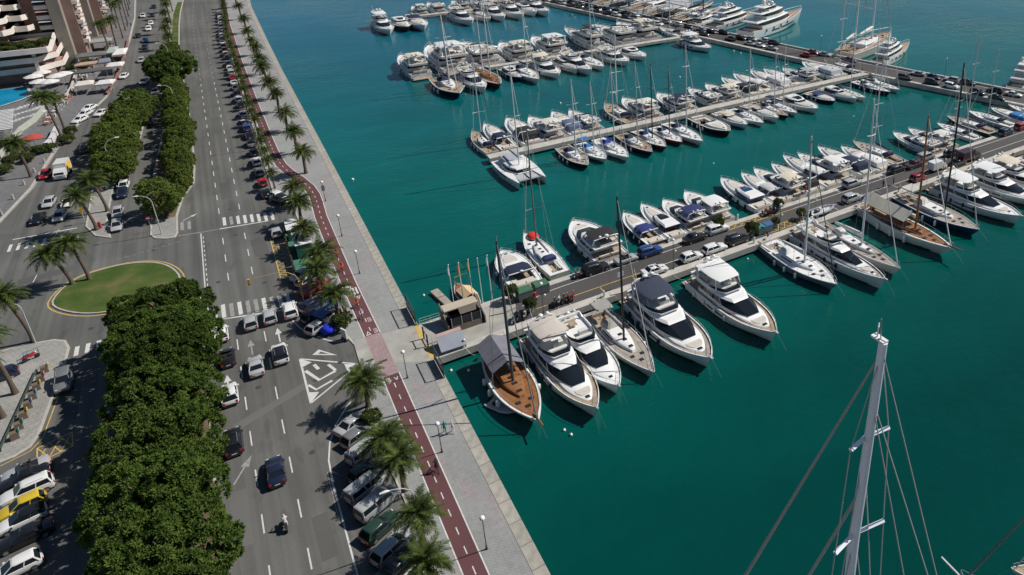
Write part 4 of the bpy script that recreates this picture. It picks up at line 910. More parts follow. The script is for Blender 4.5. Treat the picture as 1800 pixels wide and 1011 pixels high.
# ================================================================== boats
# local axes: x from the stern (0) to the bow (L), z = 0 at the waterline
class Hull:
    def __init__(s, L, B, s0, s1, full=2.3, stern=.9, t0=.38, rake=.06, wl=.93, curve=1.6):
        s.L, s.B, s.s0, s.s1, s.full, s.stern, s.t0, s.rake, s.wl, s.curve = L, B, s0, s1, full, stern, t0, rake, wl, curve
    def b(s, t):
        h = s.B / 2
        if t < s.t0: return h * (s.stern + (1 - s.stern) * sin(pi / 2 * t / s.t0))
        return h * max(0.0, 1 - ((t - s.t0) / (1 - s.t0)) ** s.full)
    def sh(s, t): return s.s0 + (s.s1 - s.s0) * t ** s.curve
    def hull(s, n=16, lo=-.7):
        mb = MB(); R = []
        for i in range(n + 1):
            t = (i / n) ** .9 if i < n else .997
            bs = max(s.b(t), .02); z = s.sh(t); bw = bs * s.wl * max(.05, 1 - max(0, (t - .45) / .55) ** 1.5 * .62)
            def X(q): return t * s.L * (1 - s.rake * (1 - q)) if t > .5 else t * s.L * (1 - s.rake * (1 - q) * t * 2)
            R.append([(X(1), -bs, z), (X(.8), -bs * .995, z * .72), (X(.3), -(bs * .35 + bw * .65), z * .25), (X(0), -bw, 0), (X(-.1), -bw * .6, lo * .6), (X(-.15), 0, lo), (X(-.1), bw * .6, lo * .6), (X(0), bw, 0), (X(.3), bs * .35 + bw * .65, z * .25), (X(.8), bs * .995, z * .72), (X(1), bs, z)])
        mb.rings(R, True, False, False); return mb.mesh('hull', M['hull'], 35)
    def stripe(s, z0, z1, t0=0.02, t1=.9, out=.025, m='dark', n=12, name='stripe', sides=(-1, 1)):
        """one dark band low on both sides (q: share of the sheer height)"""
        mb = MB()
        for sd in sides:
            A = []; B_ = []
            for i in range(n + 1):
                t = t0 + (t1 - t0) * i / n; bs = max(s.b(t), .02); z = s.sh(t)
                for q, lst in ((z0, A), (z1, B_)):
                    bw = bs * s.wl * max(.05, 1 - max(0, (t - .45) / .55) ** 1.5 * .62)
                    y = bw + (bs * .995 - bw) * min(1, (q / .72)) ** .75 + out; k = t * s.L * (1 - s.rake * (1 - q) * (1 if t > .5 else t * 2))
                    lst.append((k, sd * y, z * q))
            mb.rings([A, B_] if sd < 0 else [B_, A], False, False, False)
        return mb.mesh(name, M[m])
    def deck(s, m, drop=.10, well=None, n=18, inset=.0):
        """deck sheet below the sheer; well = (x0, x1, half-width, depth) opens a cockpit"""
        mb = MB(); ts = sorted(set([i / n * .985 for i in range(n + 1)] + ([well[0] / s.L, well[0] / s.L + .002, well[1] / s.L, well[1] / s.L + .002] if well else [])))
        R = []
        for t in ts:
            bs = max(s.b(t) - inset, .02); z = s.sh(t) - drop; x = t * s.L; inw = well and well[0] / s.L + .001 < t < well[1] / s.L + .001
            wi = min(well[2], bs * .8) if well else bs * .6; zd = z - (well[3] if inw else 0)
            R.append([(x, -bs, z), (x, -wi, z), (x, -wi, zd), (x, wi, zd), (x, wi, z), (x, bs, z)])
        mb.rings(R, False, False, False); return mb.mesh('deck', m)
    def gunwale(s, w=.09, m='white', n=20):
        mb = MB(); R = []
        for sd in (-1, 1):
            A = [[], [], []]
            for i in range(n + 1):
                t = min(i / n, .996); bs = max(s.b(t), .025); z = s.sh(t); x = t * s.L
                A[0].append((x, sd * (bs + .03), z - .08)); A[1].append((x, sd * (bs + .02), z + .02)); A[2].append((x, sd * max(bs - w, 0), z + .02))
            mb.rings(A, False, False, False)
        return mb.mesh('gunwale', M[m])
    def rail(s, t0, t1, h=.6, r=.022, step=1.6, inset=.1, m='steel', mid=False):
        mb = MB(); n = 14; pl = []
        for i in range(n + 1):
            t = t0 + (t1 - t0) * i / n; pl.append((t * s.L, max(s.b(t) - inset, .05), s.sh(t) + h * min(1, .35 + i / n * 2.2)))
        full = pl + [(p[0], -p[1], p[2]) for p in pl[::-1]]; mb.tube(full, r, 4)
        if mid: mb.tube([(p[0], p[1], p[2] - h * .45) for p in full], r * .7, 3)
        for i in range(2, n + 1, 2):
            for sd in (-1, 1): mb.tube([(pl[i][0], sd * pl[i][1], pl[i][2]), (pl[i][0], sd * pl[i][1], pl[i][2] - h)], r * .9, 3, caps=False)
        return mb.mesh('rail', M[m])
def plan(xb, xf, w, z, wf=.35, s0=.45, n=8, wb=1.0):
    """closed outline: straight back, sides that draw in to a blunt front"""
    R = []
    for i in range(n + 1):
        q = i / n; u = max(0, (q - s0) / (1 - s0)); y = w * (1 - (1 - wf) * u ** 2) * (wb + (1 - wb) * min(1, q * 4)); R.append((xb + (xf - xb) * q, -y, z))
    return R + [(p[0], -p[1], z) for p in R[::-1]]
def stack(rows, name, m, cap=True, smooth=32, cap0=False):
    mb = MB(); mb.rings([plan(*r[:4], *(r[4:] if len(r) > 4 else ())) for r in rows], cap0, cap); return mb.mesh(name, m, smooth)
def boxp(name, m, *b, smooth=None):
    mb = MB()
    for q in b: mb.box(*q)
    return mb.mesh(name, m, smooth)
def ballp(name, m, c, r, sq=(1, 1, 1)):
    mb = MB(); mb.ball(c, r, 10, 6, 0, sq); return mb.mesh(name, m, 60)
def tubep(name, m, pts, r, n=5):
    mb = MB(); mb.tube(pts, r, n); return mb.mesh(name, m, 50)
mb = MB(); mb.tube([(0, 0, -.5), (0, 0, -.38), (0, 0, .3), (0, 0, .42)], [.05, .17, .17, .05], 8); FENDER = {c: None for c in ()}
def fender_me(m):
    mb = MB(); mb.tube([(0, 0, -.48), (0, 0, -.38), (0, 0, .28), (0, 0, .4)], [.05, .17, .17, .05], 8); return mb.mesh('fender', m, 60)
FEND = {'w': fender_me(M['white']), 'n': fender_me(mat('navy_fender', (.015, .025, .07), .7)), 'b': fender_me(M['rubber'])}
def fenders(H, ts, key, sides=(-1, 1)):
    return [('fender', FEND[key], None, [], ((t * H.L, sd * (H.b(t) + .16), H.sh(t) - .62),)) for t in ts for sd in sides]
DKM = {'teak': 'teak', 'white': 'white', 'grey': 'teak_grey', 'orange': 'teak_orange', 'off': 'offwhite'}

def motor_yacht(L=18.0, B=None, fly=True, roof='bimini', deck='white', fend='w', hullwin=True, trunk='white', stripe=True, big=False, seats=True, arch=True, wind=True, wheelhouse=False, glass='glass', platform='teak', tender=False, sunpad='cushion', Lr=18.0):
    """flybridge or hardtop motor yacht -> list of parts"""
    B = B * L / Lr if B else L * .275; H = Hull(L, B, L * .082, L * .125, 3.1, .93, .42, .055, .97, 1.7); s = L / 18.0; b = B / 2
    pr = [('hull', H.hull(), 'hull', [])]
    hs = pr[0][3]
    for q in (-1, 1):
        if stripe: hs.append(('boot_stripe', H.stripe(.02, .10, sides=(q,)), None))
        if hullwin: hs.append(('hull_window', H.stripe(.42, .58, .34, .60, .02, 'glass', 6, 'hull_window', (q,)), None))
    pr.append(('deck', H.deck(M[DKM[deck]], .16), None, [('gunwale', H.gunwale(.1 * s), None)]))
    zd = H.sh(.3) - .16; zf = H.sh(.62) - .2
    # saloon
    x0, x1 = .17 * L, .735 * L; w = b * .82; z1 = zd + .72 * s; z2 = zd + 1.5 * s; z3 = zd + 1.8 * s
    cab = [('cabin', stack([(x0, x1, w, zd - .3, .42, .5), (x0, x1 - .01 * L, w * .985, z1, .42, .5)], 'cabin', M['white']), 'cabin', [])]
    cab[0][3].append(('window_band', stack([(x0 + .02 * L, x1 - .01 * L, w * .985, z1, .42, .5), (x0 + .05 * L, x1 - .185 * L, w * .90, z2, .52, .5)], 'window_band', M[glass], False), None))
    for sd in (-1, 1):   # window posts
        for q in (.30, .46): cab[0][3].append(('window_post', tubep('window_post', M['white'], [(q * L + .02 * L, sd * w * .992, z1), (q * L - .02 * L, sd * w * .915, z2)], .06 * s, 4), None))
    cab[0][3].append(('roof', stack([(x0 - .03 * L, x1 - .165 * L, w * .95, z2, .55, .5), (x0 - .035 * L, x1 - .17 * L, w * .97, z2 + .08 * s, .55, .5), (x0 - .01 * L, x1 - .205 * L, w * .88, z3, .55, .5)], 'roof', M['white'], True, 32, True), None))
    pr += cab
    # foredeck trunk with sunpad and hatch
    ft = ('foredeck_trunk', stack([(x1 - .16 * L, .915 * L, b * .72, zf - .3, .14, .15), (x1 - .14 * L, .90 * L, b * .68, zf + .30 * s, .14, .15), (x1 - .12 * L, .88 * L, b * .60, zf + .40 * s, .14, .15)], 'foredeck_trunk', M['white']), None, [])
    if sunpad: ft[3].append(('sunpad', stack([(x1 + .03 * L, .84 * L, b * .38, zf + .38 * s, .45, .3), (x1 + .035 * L, .835 * L, b * .36, zf + .47 * s, .45, .3)], 'sunpad', M[sunpad]), None))
    ft[3].append(('hatch', boxp('hatch', M['dark'], (.848 * L, .872 * L, -.26 * s, .26 * s, zf + .3 * s, zf + .46 * s)), None)); pr.append(ft)
    # cockpit aft
    pr.append(('cockpit_floor', boxp('cockpit_floor', M['teak'], (.01 * L, x0 + .02 * L, -b * .78, b * .78, zd - .02, zd + .02)), None, []))
    pr.append(('transom_seat', boxp('transom_seat', M['cushion'], (.015 * L, .055 * L, -b * .6, b * .6, zd + .02, zd + .45 * s), (.005 * L, .02 * L, -b * .6, b * .6, zd + .45 * s, zd + .8 * s)), None, []))
    pr.append(('swim_platform', boxp('swim_platform', M[platform], (-.075 * L, .01 * L, -b * .84, b * .84, .28 * s, .42 * s)), None, []))
    if tender: 
        mb = MB(); mb.tube([(-.06 * L, -b * .55, .8 * s), (-.03 * L, -b * .6, .75 * s), (-.03 * L, b * .5, .75 * s), (-.06 * L, b * .6, .85 * s), (-.07 * L, 0, .75 * s)], .22 * s, 6); pr.append(('tender', mb.mesh('tender', M['offwhite'], 60), None, []))
    xf0, xf1 = .10 * L, .455 * L
    if fly:
        zc = z3 + .48 * s
        mb = MB(); o0 = plan(xf0 - .03 * L, xf1, w * .93, z3 - .08, .55, .5); o1 = plan(xf0 - .045 * L, xf1 + .02 * L, w * .99, zc, .55, .5); i1 = plan(xf0 - .025 * L, xf1 - .0 * L, w * .91, zc, .55, .5); i0 = plan(xf0 - .02 * L, xf1 - .01 * L, w * .88, z3 + .04, .55, .5)
        mb.rings([o0, o1, i1, i0], False, True); fb = ('flybridge', mb.mesh('flybridge', M['white'], 32), None, [])
        if seats:
            fb[3].append(('seat', boxp('seat', M['cushion'], (xf0 + .02 * L, xf0 + .14 * L, -w * .80, -w * .45, z3 + .04, z3 + .45 * s), (xf0 + .0 * L, xf0 + .04 * L, -w * .45, w * .45, z3 + .04, z3 + .45 * s)), None))
            fb[3].append(('helm_seat', boxp('helm_seat', M['offwhite'], (xf1 - .14 * L, xf1 - .10 * L, -w * .1, w * .5, z3 + .04, z3 + .8 * s)), None))
            fb[3].append(('console', boxp('console', M['offwhite'], (xf1 - .075 * L, xf1 - .035 * L, -w * .55, w * .62, z3 + .04, z3 + .62 * s, 0, .1, .05)), None))
            fb[3].append(('table', boxp('table', M['teak'], (xf0 + .06 * L, xf0 + .13 * L, -w * .25, w * .25, z3 + .45 * s, z3 + .5 * s), (xf0 + .09 * L, xf0 + .1 * L, -.05, .05, z3, z3 + .45 * s)), None))
        if wind:
            a = plan(xf1 - .16 * L, xf1 + .015 * L, w * .94, zc, .55, .2); c = plan(xf1 - .17 * L, xf1 - .015 * L, w * .90, zc + .32 * s, .55, .2); k = len(a) // 2
            mb = MB(); mb.rings([a[1:-1], c[1:-1]], False, False, False); fb[3].append(('windscreen', mb.mesh('windscreen', M['glass'], 30), None))
        pr.append(fb)
        zt = z3 + 1.95 * s
        if roof in ('hardtop', 'bimini'):
            xa, xb2 = (xf0 + .01 * L, xf1 - .05 * L) if roof == 'hardtop' else (xf0 + .01 * L, xf1 - .09 * L)
            rows = [(xa, xb2, w * .86, zt, .78, .55), (xa - .01 * L, xb2 + .01 * L, w * .90, zt + .05 * s, .78, .55), (xa + .02 * L, xb2 - .02 * L, w * .80, zt + .15 * s, .78, .55)]
            tp = ('hardtop' if roof == 'hardtop' else 'bimini', stack(rows, 'canopy_top', M['white'] if roof == 'hardtop' else M['canvas'], True, 32, True), None if roof == 'hardtop' else 'top', [])
            for sd in (-1, 1):
                for q, dx in ((xa + .02 * L, -.04 * L), (xb2 - .03 * L, .02 * L)): tp[3].append(('post', tubep('post', M['white'] if roof == 'hardtop' else M['steel'], [(q + dx, sd * w * .86, z3 + .4 * s), (q, sd * w * .80, zt + .02)], (.09 if roof == 'hardtop' else .03) * s, 5), None))
            pr.append(tp)
        if arch:
            xa = xf0 + .01 * L; ht = z3 + (1.25 if roof not in ('hardtop', 'bimini') else 2.35) * s
            ar = ('radar_arch', (lambda q: (q.tube([(xa + .05 * L, -w * .92, z3 + .1), (xa, -w * .84, ht - .25 * s), (xa - .01 * L, -w * .5, ht), (xa - .01 * L, w * .5, ht), (xa, w * .84, ht - .25 * s), (xa + .05 * L, w * .92, z3 + .1)], [.16 * s, .13 * s, .12 * s, .12 * s, .13 * s, .16 * s], 6), q)[1].mesh('radar_arch', M['white'], 50))(MB()), None, [])
            ar[3].append(('radar_dome', ballp('radar_dome', M['white'], (xa, 0, ht + .3 * s), .34 * s, (1, 1, .7)), None)); ar[3].append(('satellite_dome', ballp('satellite_dome', M['white'], (xa, w * .45, ht + .32 * s), .26 * s), None))
            ar[3].append(('antenna', tubep('antenna', M['white'], [(xa, -w * .5, ht), (xa - .03 * L, -w * .55, ht + 1.7 * s)], .018 * s, 3), None)); pr.append(ar)
    elif wheelhouse:
        pr.append(('sunroof', stack([(x0 + .12 * L, x1 - .26 * L, w * .5, z3 + .004, .8, .4), (x0 + .12 * L, x1 - .26 * L, w * .48, z3 + .03, .8, .4)], 'sunroof', M[glass]), None, []))
    if big:   # a second deckhouse on top
        pass
    pr.append(('bow_rail', H.rail(.40, .985, .62 * s, .026 * s), None, []))
    pr.append(('anchor', boxp('anchor', M['steel'], (L * .97, L * 1.012, -.12 * s, .12 * s, H.s1 - .12, H.s1 + .05)), None, []))
    if fend: pr += fenders(H, (.16, .3, .45, .58), fend)
    return pr, H

def express(L=13.0, B=None, cover=None, deck='white', hullc=None, arch=True, glass='glass', fend='w', coupe=False, sunpad=True, Lr=13.0):
    """open sports cruiser; cover: None, 'bimini' or 'full'; coupe: a long tinted hardtop"""
    B = B * L / Lr if B else L * .30; H = Hull(L, B, L * .085, L * .13, 3.0, .93, .42, .06, .97, 1.5); s = L / 13.0; b = B / 2
    pr = [('hull', H.hull(), 'hull', [z_ for q in (-1, 1) for z_ in (('boot_stripe', H.stripe(.03, .12, sides=(q,)), None), ('hull_window', H.stripe(.48, .62, .45, .66, .02, 'glass', 6, 'hull_window', (q,)), None))])]
    xa, xw = .08 * L, .50 * L; zd = H.sh(.3) - .08
    pr.append(('deck', H.deck(M[DKM[deck]], .08, (xa, xw, b * .70, .62 * s)), None, [('gunwale', H.gunwale(.1 * s), None)]))
    zf = H.sh(.65)
    ft = ('foredeck', stack([(.46 * L, .93 * L, b * .74, zf - .3, .12, .15), (.48 * L, .90 * L, b * .66, zf + .30 * s, .12, .15), (.50 * L, .86 * L, b * .52, zf + .40 * s, .12, .15)], 'foredeck', M['white']), None, [])
    if sunpad: ft[3].append(('sunpad', stack([(.58 * L, .80 * L, b * .40, zf + .37 * s, .4, .3), (.585 * L, .795 * L, b * .38, zf + .46 * s, .4, .3)], 'sunpad', M['cushion']), None))
    ft[3].append(('hatch', boxp('hatch', M['dark'], (.815 * L, .845 * L, -.22 * s, .22 * s, zf + .3 * s, zf + .44 * s)), None)); pr.append(ft)
    pr.append(('cockpit_floor', boxp('cockpit_floor', M['teak'], (xa + .02, xw - .02, -b * .66, b * .66, zd - .62 * s, zd - .58 * s)), None, []))
    pr.append(('bench', boxp('bench', M['cushion'], (xa + .03 * L, xa + .24 * L, b * .35, b * .66, zd - .58 * s, zd - .1 * s), (xa + .02 * L, xa + .08 * L, -b * .6, b * .35, zd - .58 * s, zd - .1 * s)), None, []))
    pr.append(('helm', boxp('helm', M['offwhite'], (xw - .07 * L, xw - .01 * L, -b * .62, -b * .1, zd - .55 * s, zd + .25 * s, 0, .08, .05)), None, [('helm_seat', boxp('helm_seat', M['white'], (xw - .15 * L, xw - .11 * L, -b * .6, -b * .15, zd - .58 * s, zd + .2 * s)), None)]))
    pr.append(('swim_platform', boxp('swim_platform', M['teak'], (-.07 * L, .01 * L, -b * .82, b * .82, .25 * s, .38 * s)), None, []))
    pr.append(('aft_sunpad', boxp('aft_sunpad', M['cushion'], (.01 * L, xa, -b * .66, b * .66, zd - .1, zd + .16 * s, 0, .06, .06)), None, []))
    if coupe:
        z1 = zd + .15; z2 = zd + 1.0 * s; z3 = zd + 1.3 * s
        c = ('coupe_roof', stack([(.16 * L, .53 * L, b * .74, z2, .62, .45), (.15 * L, .52 * L, b * .76, z2 + .07 * s, .62, .45), (.20 * L, .46 * L, b * .62, z3, .62, .45)], 'coupe_roof', M['white'], True, 32, True), None, [])
        c[3].append(('window', stack([(.18 * L, .68 * L, b * .82, z1, .40, .35), (.19 * L, .52 * L, b * .74, z2 + .01, .62, .45)], 'window', M[glass], False), None)); pr.append(c)
        pr[-1][3].append(('roof_window', stack([(.34 * L, .50 * L, b * .46, z2 + .235 * s, .6, .4), (.34 * L, .475 * L, b * .44, z3 + .03, .6, .4)], 'roof_window', M[glass]), None))
    else:
        a = plan(xw - .16 * L, xw + .075 * L, b * .74, zd - .02, .45, .1); c = plan(xw - .2 * L, xw - .005 * L, b * .66, zd + .72 * s, .5, .1)
        mb = MB(); mb.rings([a[1:-1], c[1:-1]], False, False, False); pr.append(('windscreen', mb.mesh('windscreen', M[glass], 30), None, []))
        if cover:
            x2, x3 = (xa + .0 * L, xw + .0 * L) if cover == 'full' else (xa + .12 * L, xw - .02 * L); zt = zd + 1.15 * s
            rows = [(x2, x3, b * .74, zd + (.15 if cover == 'full' else .95) * s, .7, .5), (x2 + .02 * L, x3 - .05 * L, b * .70, zt - .1 * s, .75, .5), (x2 + .06 * L, x3 - .09 * L, b * .50, zt + .08 * s, .75, .5)]
            cv = ('canopy', stack(rows, 'canopy', M['canvas'], True, 40, cover != 'full'), 'top', [])
            for sd in (-1, 1): cv[3].append(('pole', tubep('pole', M['steel'], [(xa + .2 * L, sd * b * .72, zd), (xa + .14 * L, sd * b * .68, zt - .1 * s)], .02 * s, 4), None))
            pr.append(cv)
        if arch: 
            q = MB(); xq = xa + .12 * L; q.tube([(xq + .05 * L, -b * .84, zd), (xq, -b * .76, zd + 1.25 * s), (xq, b * .76, zd + 1.25 * s), (xq + .05 * L, b * .84, zd)], .1 * s, 5); pr.append(('radar_arch', q.mesh('radar_arch', M['white'], 50), None, [('radar_dome', ballp('radar_dome', M['white'], (xq, 0, zd + 1.45 * s), .24 * s, (1, 1, .6)), None)]))
    pr.append(('bow_rail', H.rail(.45, .985, .58 * s, .024 * s), None, []))
    if fend: pr += fenders(H, (.2, .36, .52), fend)
    return pr, H

def sailboat(L=14.0, B=None, mast_t=.56, deck='grey', cover=None, sprayhood=True, house='white', bimini=False, mizzen=False, classic=False, boomc='boom', fend='w', tent=None, spreaders=2, jib=True, long_house=False, mast_h=None, mast_r=None, headgear=False, skewjib=False, Lr=14.0):
    B = B * L / Lr if B else L * .265; H = Hull(L, B, L * (.075 if not classic else .088), L * (.098 if not classic else .112), 2.2, .80 if not classic else .55, .45, .075 if not classic else .12, .95, 1.7); s = L / 14.0; b = B / 2
    hm = mast_h * L / Lr if mast_h else L * 1.3; mr = mast_r * L / Lr if mast_r else .0085 * L
    pr = [('hull', H.hull(16, -.6), 'hull', [('boot_stripe', H.stripe(.02, .12, sides=(q,)), None) for q in (-1, 1)])]
    xw0, xw1 = .05 * L, .27 * L; zd = H.sh(.3) - .06
    pr.append(('deck', H.deck(M[DKM[deck]], .06, (xw0, xw1, b * .46, .5 * s)), None, [('toe_rail', H.gunwale((.06 if not classic else .14) * s, 'white'), None)]))
    pr.append(('cockpit_floor', boxp('cockpit_floor', M['teak'], (xw0 + .02, xw1 - .02, -b * .44, b * .44, zd - .5 * s, zd - .46 * s)), None, []))
    for sd in (-1, 1): pr.append(('cockpit_bench', boxp('cockpit_bench', M['teak'] if deck != 'white' else M['offwhite'], (xw0 + .05 * L, xw1 - .02, sd * b * .36 - b * .09, sd * b * .36 + b * .09, zd - .46 * s, zd - .08 * s)), None, []))
    zc = H.sh(.45) - .06; xe = .70 * L if not long_house else .78 * L
    ho = ('coachroof', stack([(xw1, xe, b * .62, zc - .15, .2, .2), (xw1 + .01 * L, xe - .02 * L, b * .57, zc + .34 * s, .2, .2), (xw1 + .02 * L, xe - .05 * L, b * .50, zc + .42 * s, .22, .2)], 'coachroof', M['white'] if house == 'white' else M['teak_orange'] if house == 'wood' else M['offwhite']), None, [])
    ho[3].append(('window', stack([(xw1 + .03 * L, xe - .09 * L, b * .615, zc + .08 * s, .34, .2), (xw1 + .035 * L, xe - .095 * L, b * .595, zc + .27 * s, .34, .2)], 'window', M['glass'], False), None))
    for q in (.44, .52, .62): ho[3].append(('hatch', boxp('hatch', M['dark'], (q * L, q * L + .4 * s, -.22 * s, .22 * s, zc + .40 * s, zc + .47 * s)), None))
    pr.append(ho)
    for q, sd in ((.79, 0), (.72, .32), (.72, -.32)): pr.append(('deck_hatch', boxp('deck_hatch', M['dark'], (q * L, q * L + .42 * s, sd * b - .21 * s, sd * b + .21 * s, H.sh(q) - .055, H.sh(q) + .0)), None, []))
    if sprayhood: pr.append(('sprayhood', stack([(xw1 - .03 * L, xw1 + .09 * L, b * .52, zc + .3 * s, .7, .3), (xw1 - .03 * L, xw1 + .05 * L, b * .47, zc + .85 * s, .7, .3), (xw1 - .01 * L, xw1 + .03 * L, b * .36, zc + .98 * s, .7, .3)], 'sprayhood', M['canvas'], True, 40), 'top', []))
    if bimini:
        bi = ('bimini', stack([(.06 * L, .21 * L, b * .58, zd + 1.85 * s, .8, .6), (.07 * L, .20 * L, b * .54, zd + 1.98 * s, .8, .6)], 'bimini', M['canvas'], True, 40, True), 'top', [])
        for sd in (-1, 1): bi[3].append(('pole', tubep('pole', M['steel'], [(.12 * L, sd * b * .6, zd), (.10 * L, sd * b * .55, zd + 1.85 * s)], .02 * s, 4), None))
        pr.append(bi)
    # wheel
    q = MB(); q.rings([[(xw0 + .035 * L + .02 * k, rr * cos(2 * pi * i / 14), zd + .45 * s + rr * sin(2 * pi * i / 14)) for i in range(14)] for k, rr in ((0, .48 * s), (1, .44 * s))], False, False); q.tube([(xw0 + .05 * L, 0, zd - .45 * s), (xw0 + .045 * L, 0, zd + .5 * s)], .07 * s, 5); pr.append(('wheel', q.mesh('steering_wheel', M['steel']), None, []))
    def rig(x, h, key, sprs, bl, jib_):
        z0 = zc + .4 * s; m = (lambda q: (q.tube([(x, 0, z0 - .5 * s), (x, 0, z0 + h * .6), (x - h * .012, 0, z0 + h)], [mr * 1.1, mr, mr * .72], 7), q)[1].mesh('mast', M['mastc'], 60))(MB())
        sub = []
        for k in range(sprs):
            zz = z0 + h * (k + 1) / (sprs + 1) * 1.02; ww = b * (.72 - .12 * k)
            sub.append(('spreader', tubep('spreader', M['mastc'], [(x - ww * .2, -ww, zz + .05 * s), (x, 0, zz), (x - ww * .2, ww, zz + .05 * s)], mr * .42, 4), key))
        sub.append(('masthead_antenna', tubep('masthead_antenna', M['wire'], [(x - .1, 0, z0 + h), (x - .1, .05, z0 + h + .6 * s)], .012 * s + .008, 3), None))
        if headgear:
            for dx, dy, dz in ((-.9, .5, .45), (.35, -.5, .5), (-.1, .1, .7)): sub.append(('masthead_antenna', tubep('masthead_antenna', M['white'], [(x, 0, z0 + h), (x + dx * .45 * s, dy * .4 * s, z0 + h + dz * .5 * s)], .018 * s, 4), None))
            sub.append(('masthead_crane', boxp('masthead_crane', M['white'], (x - .26 * s, x + .12 * s, -.09 * s, .09 * s, z0 + h, z0 + h + .05 * s)), None))
        pr.append(('mast', m, key, sub))
        top = (x - h * .012, 0, z0 + h * .985); wr = .010 * s + .008
        for sd in (-1, 1):
            ww = b * .72; tip = b * (.72 - .12 * (sprs - 1)); zz = z0 + h * sprs / (sprs + 1) * 1.02; tl = x / L
            pr.append(('shroud', tubep('shroud', M['wire'], [top, (x - tip * .2, sd * tip, zz), (x - ww * .2, sd * ww, z0 + h / (sprs + 1)), (x - .25 * s, sd * H.b(tl) * .92, H.sh(tl))], wr, 3), None, []))
        bx = x - bl
        pr.append(('boom', (lambda q: (q.tube([(x - .1, 0, z0 + 1.15 * s), (bx, 0, z0 + 1.05 * s)], [mr * .9, mr * .7], 6), q)[1].mesh('boom', M['mastc'], 60))(MB()), key, [('sail_cover', (lambda q: (q.tube([(x - .2, 0, z0 + 1.55 * s), (x - bl * .4, 0, z0 + 1.38 * s), (bx + .2, 0, z0 + 1.2 * s)], [.19 * s, .23 * s, .12 * s], 6), q)[1].mesh('sail_cover', M['canvas'], 60))(MB()), boomc)]))
        return top, wr, z0
    xm = mast_t * L
    top_, wr, z0 = rig(xm, hm, 'mast', spreaders, .34 * L if not mizzen else .28 * L, jib)
    pr.append(('forestay', (lambda q: (q.tube([top_, (L * .965, 0, H.s1 + .1)], [.03 * s, .075 * s if jib else .03 * s], 5), q)[1].mesh('forestay', M['mastc'], 60))(MB()), 'jib', []))
    pr.append(('backstay', tubep('backstay', M['wire'], [top_, (.01 * L, 0, H.s0 + .1)], wr, 3), None, []))
    if headgear:
        for fz in (.42, .62, .8):
            for sd in (-1, 1): pr.append(('inner_shroud', tubep('inner_shroud', M['wire'], [(xm, 0, z0 + hm * fz), (xm - .5 * s, sd * b * .9, H.sh(.5))], wr, 3), None, []))
        for sd in (-1, 1): pr.append(('running_backstay', tubep('running_backstay', M['wire'], [(xm, 0, z0 + hm * .9), (.06 * L, sd * b * .7, H.s0)], wr, 3), None, []))
        pr.append(('inner_forestay', tubep('inner_forestay', M['mastc'], [(xm, 0, z0 + hm * .7), (L * .82, 0, H.s1)], .05 * s, 5), 'jib', []))
    if mizzen: rig(.20 * L, hm * .66, 'mast', 1, .2 * L, False)
    if tent:
        x2, x3 = tent; zt = zc + 2.3 * s
        q = MB(); ns = 8; aww = .8 if classic else .92
        q.rings([[(x2 * L + (x3 - x2) * L * i / ns, -b * aww, zt - .95 * s) for i in range(ns + 1)], [(x2 * L + (x3 - x2) * L * i / ns, 0, zt) for i in range(ns + 1)], [(x2 * L + (x3 - x2) * L * i / ns, b * aww, zt - .95 * s) for i in range(ns + 1)]], False, False, False)
        aw = ('awning', q.mesh('awning', M['canvas'], 20), 'awning', [])
        for sd in (-1, 1):
            for xx in (x2, x3): aw[3].append(('pole', tubep('pole', M['steel'], [(xx * L, sd * b * .9, H.sh(xx)), (xx * L, sd * b * aww, zt - .95 * s)], .02 * s, 4), None))
        pr.append(aw)
    pr.append(('pulpit', H.rail(.10, .985, .6 * s, .016 * s + .006, 1.6, .06, 'steel'), None, []))
    if classic: pr.append(('bowsprit', tubep('bowsprit', M['wood' if house == 'wood' else 'white'], [(.9 * L, 0, H.sh(.93)), (L * 1.08, 0, H.s1 + .25)], .07 * s, 5), None, []))
    if fend: pr += fenders(H, (.3, .45, .6), fend)
    return pr, H

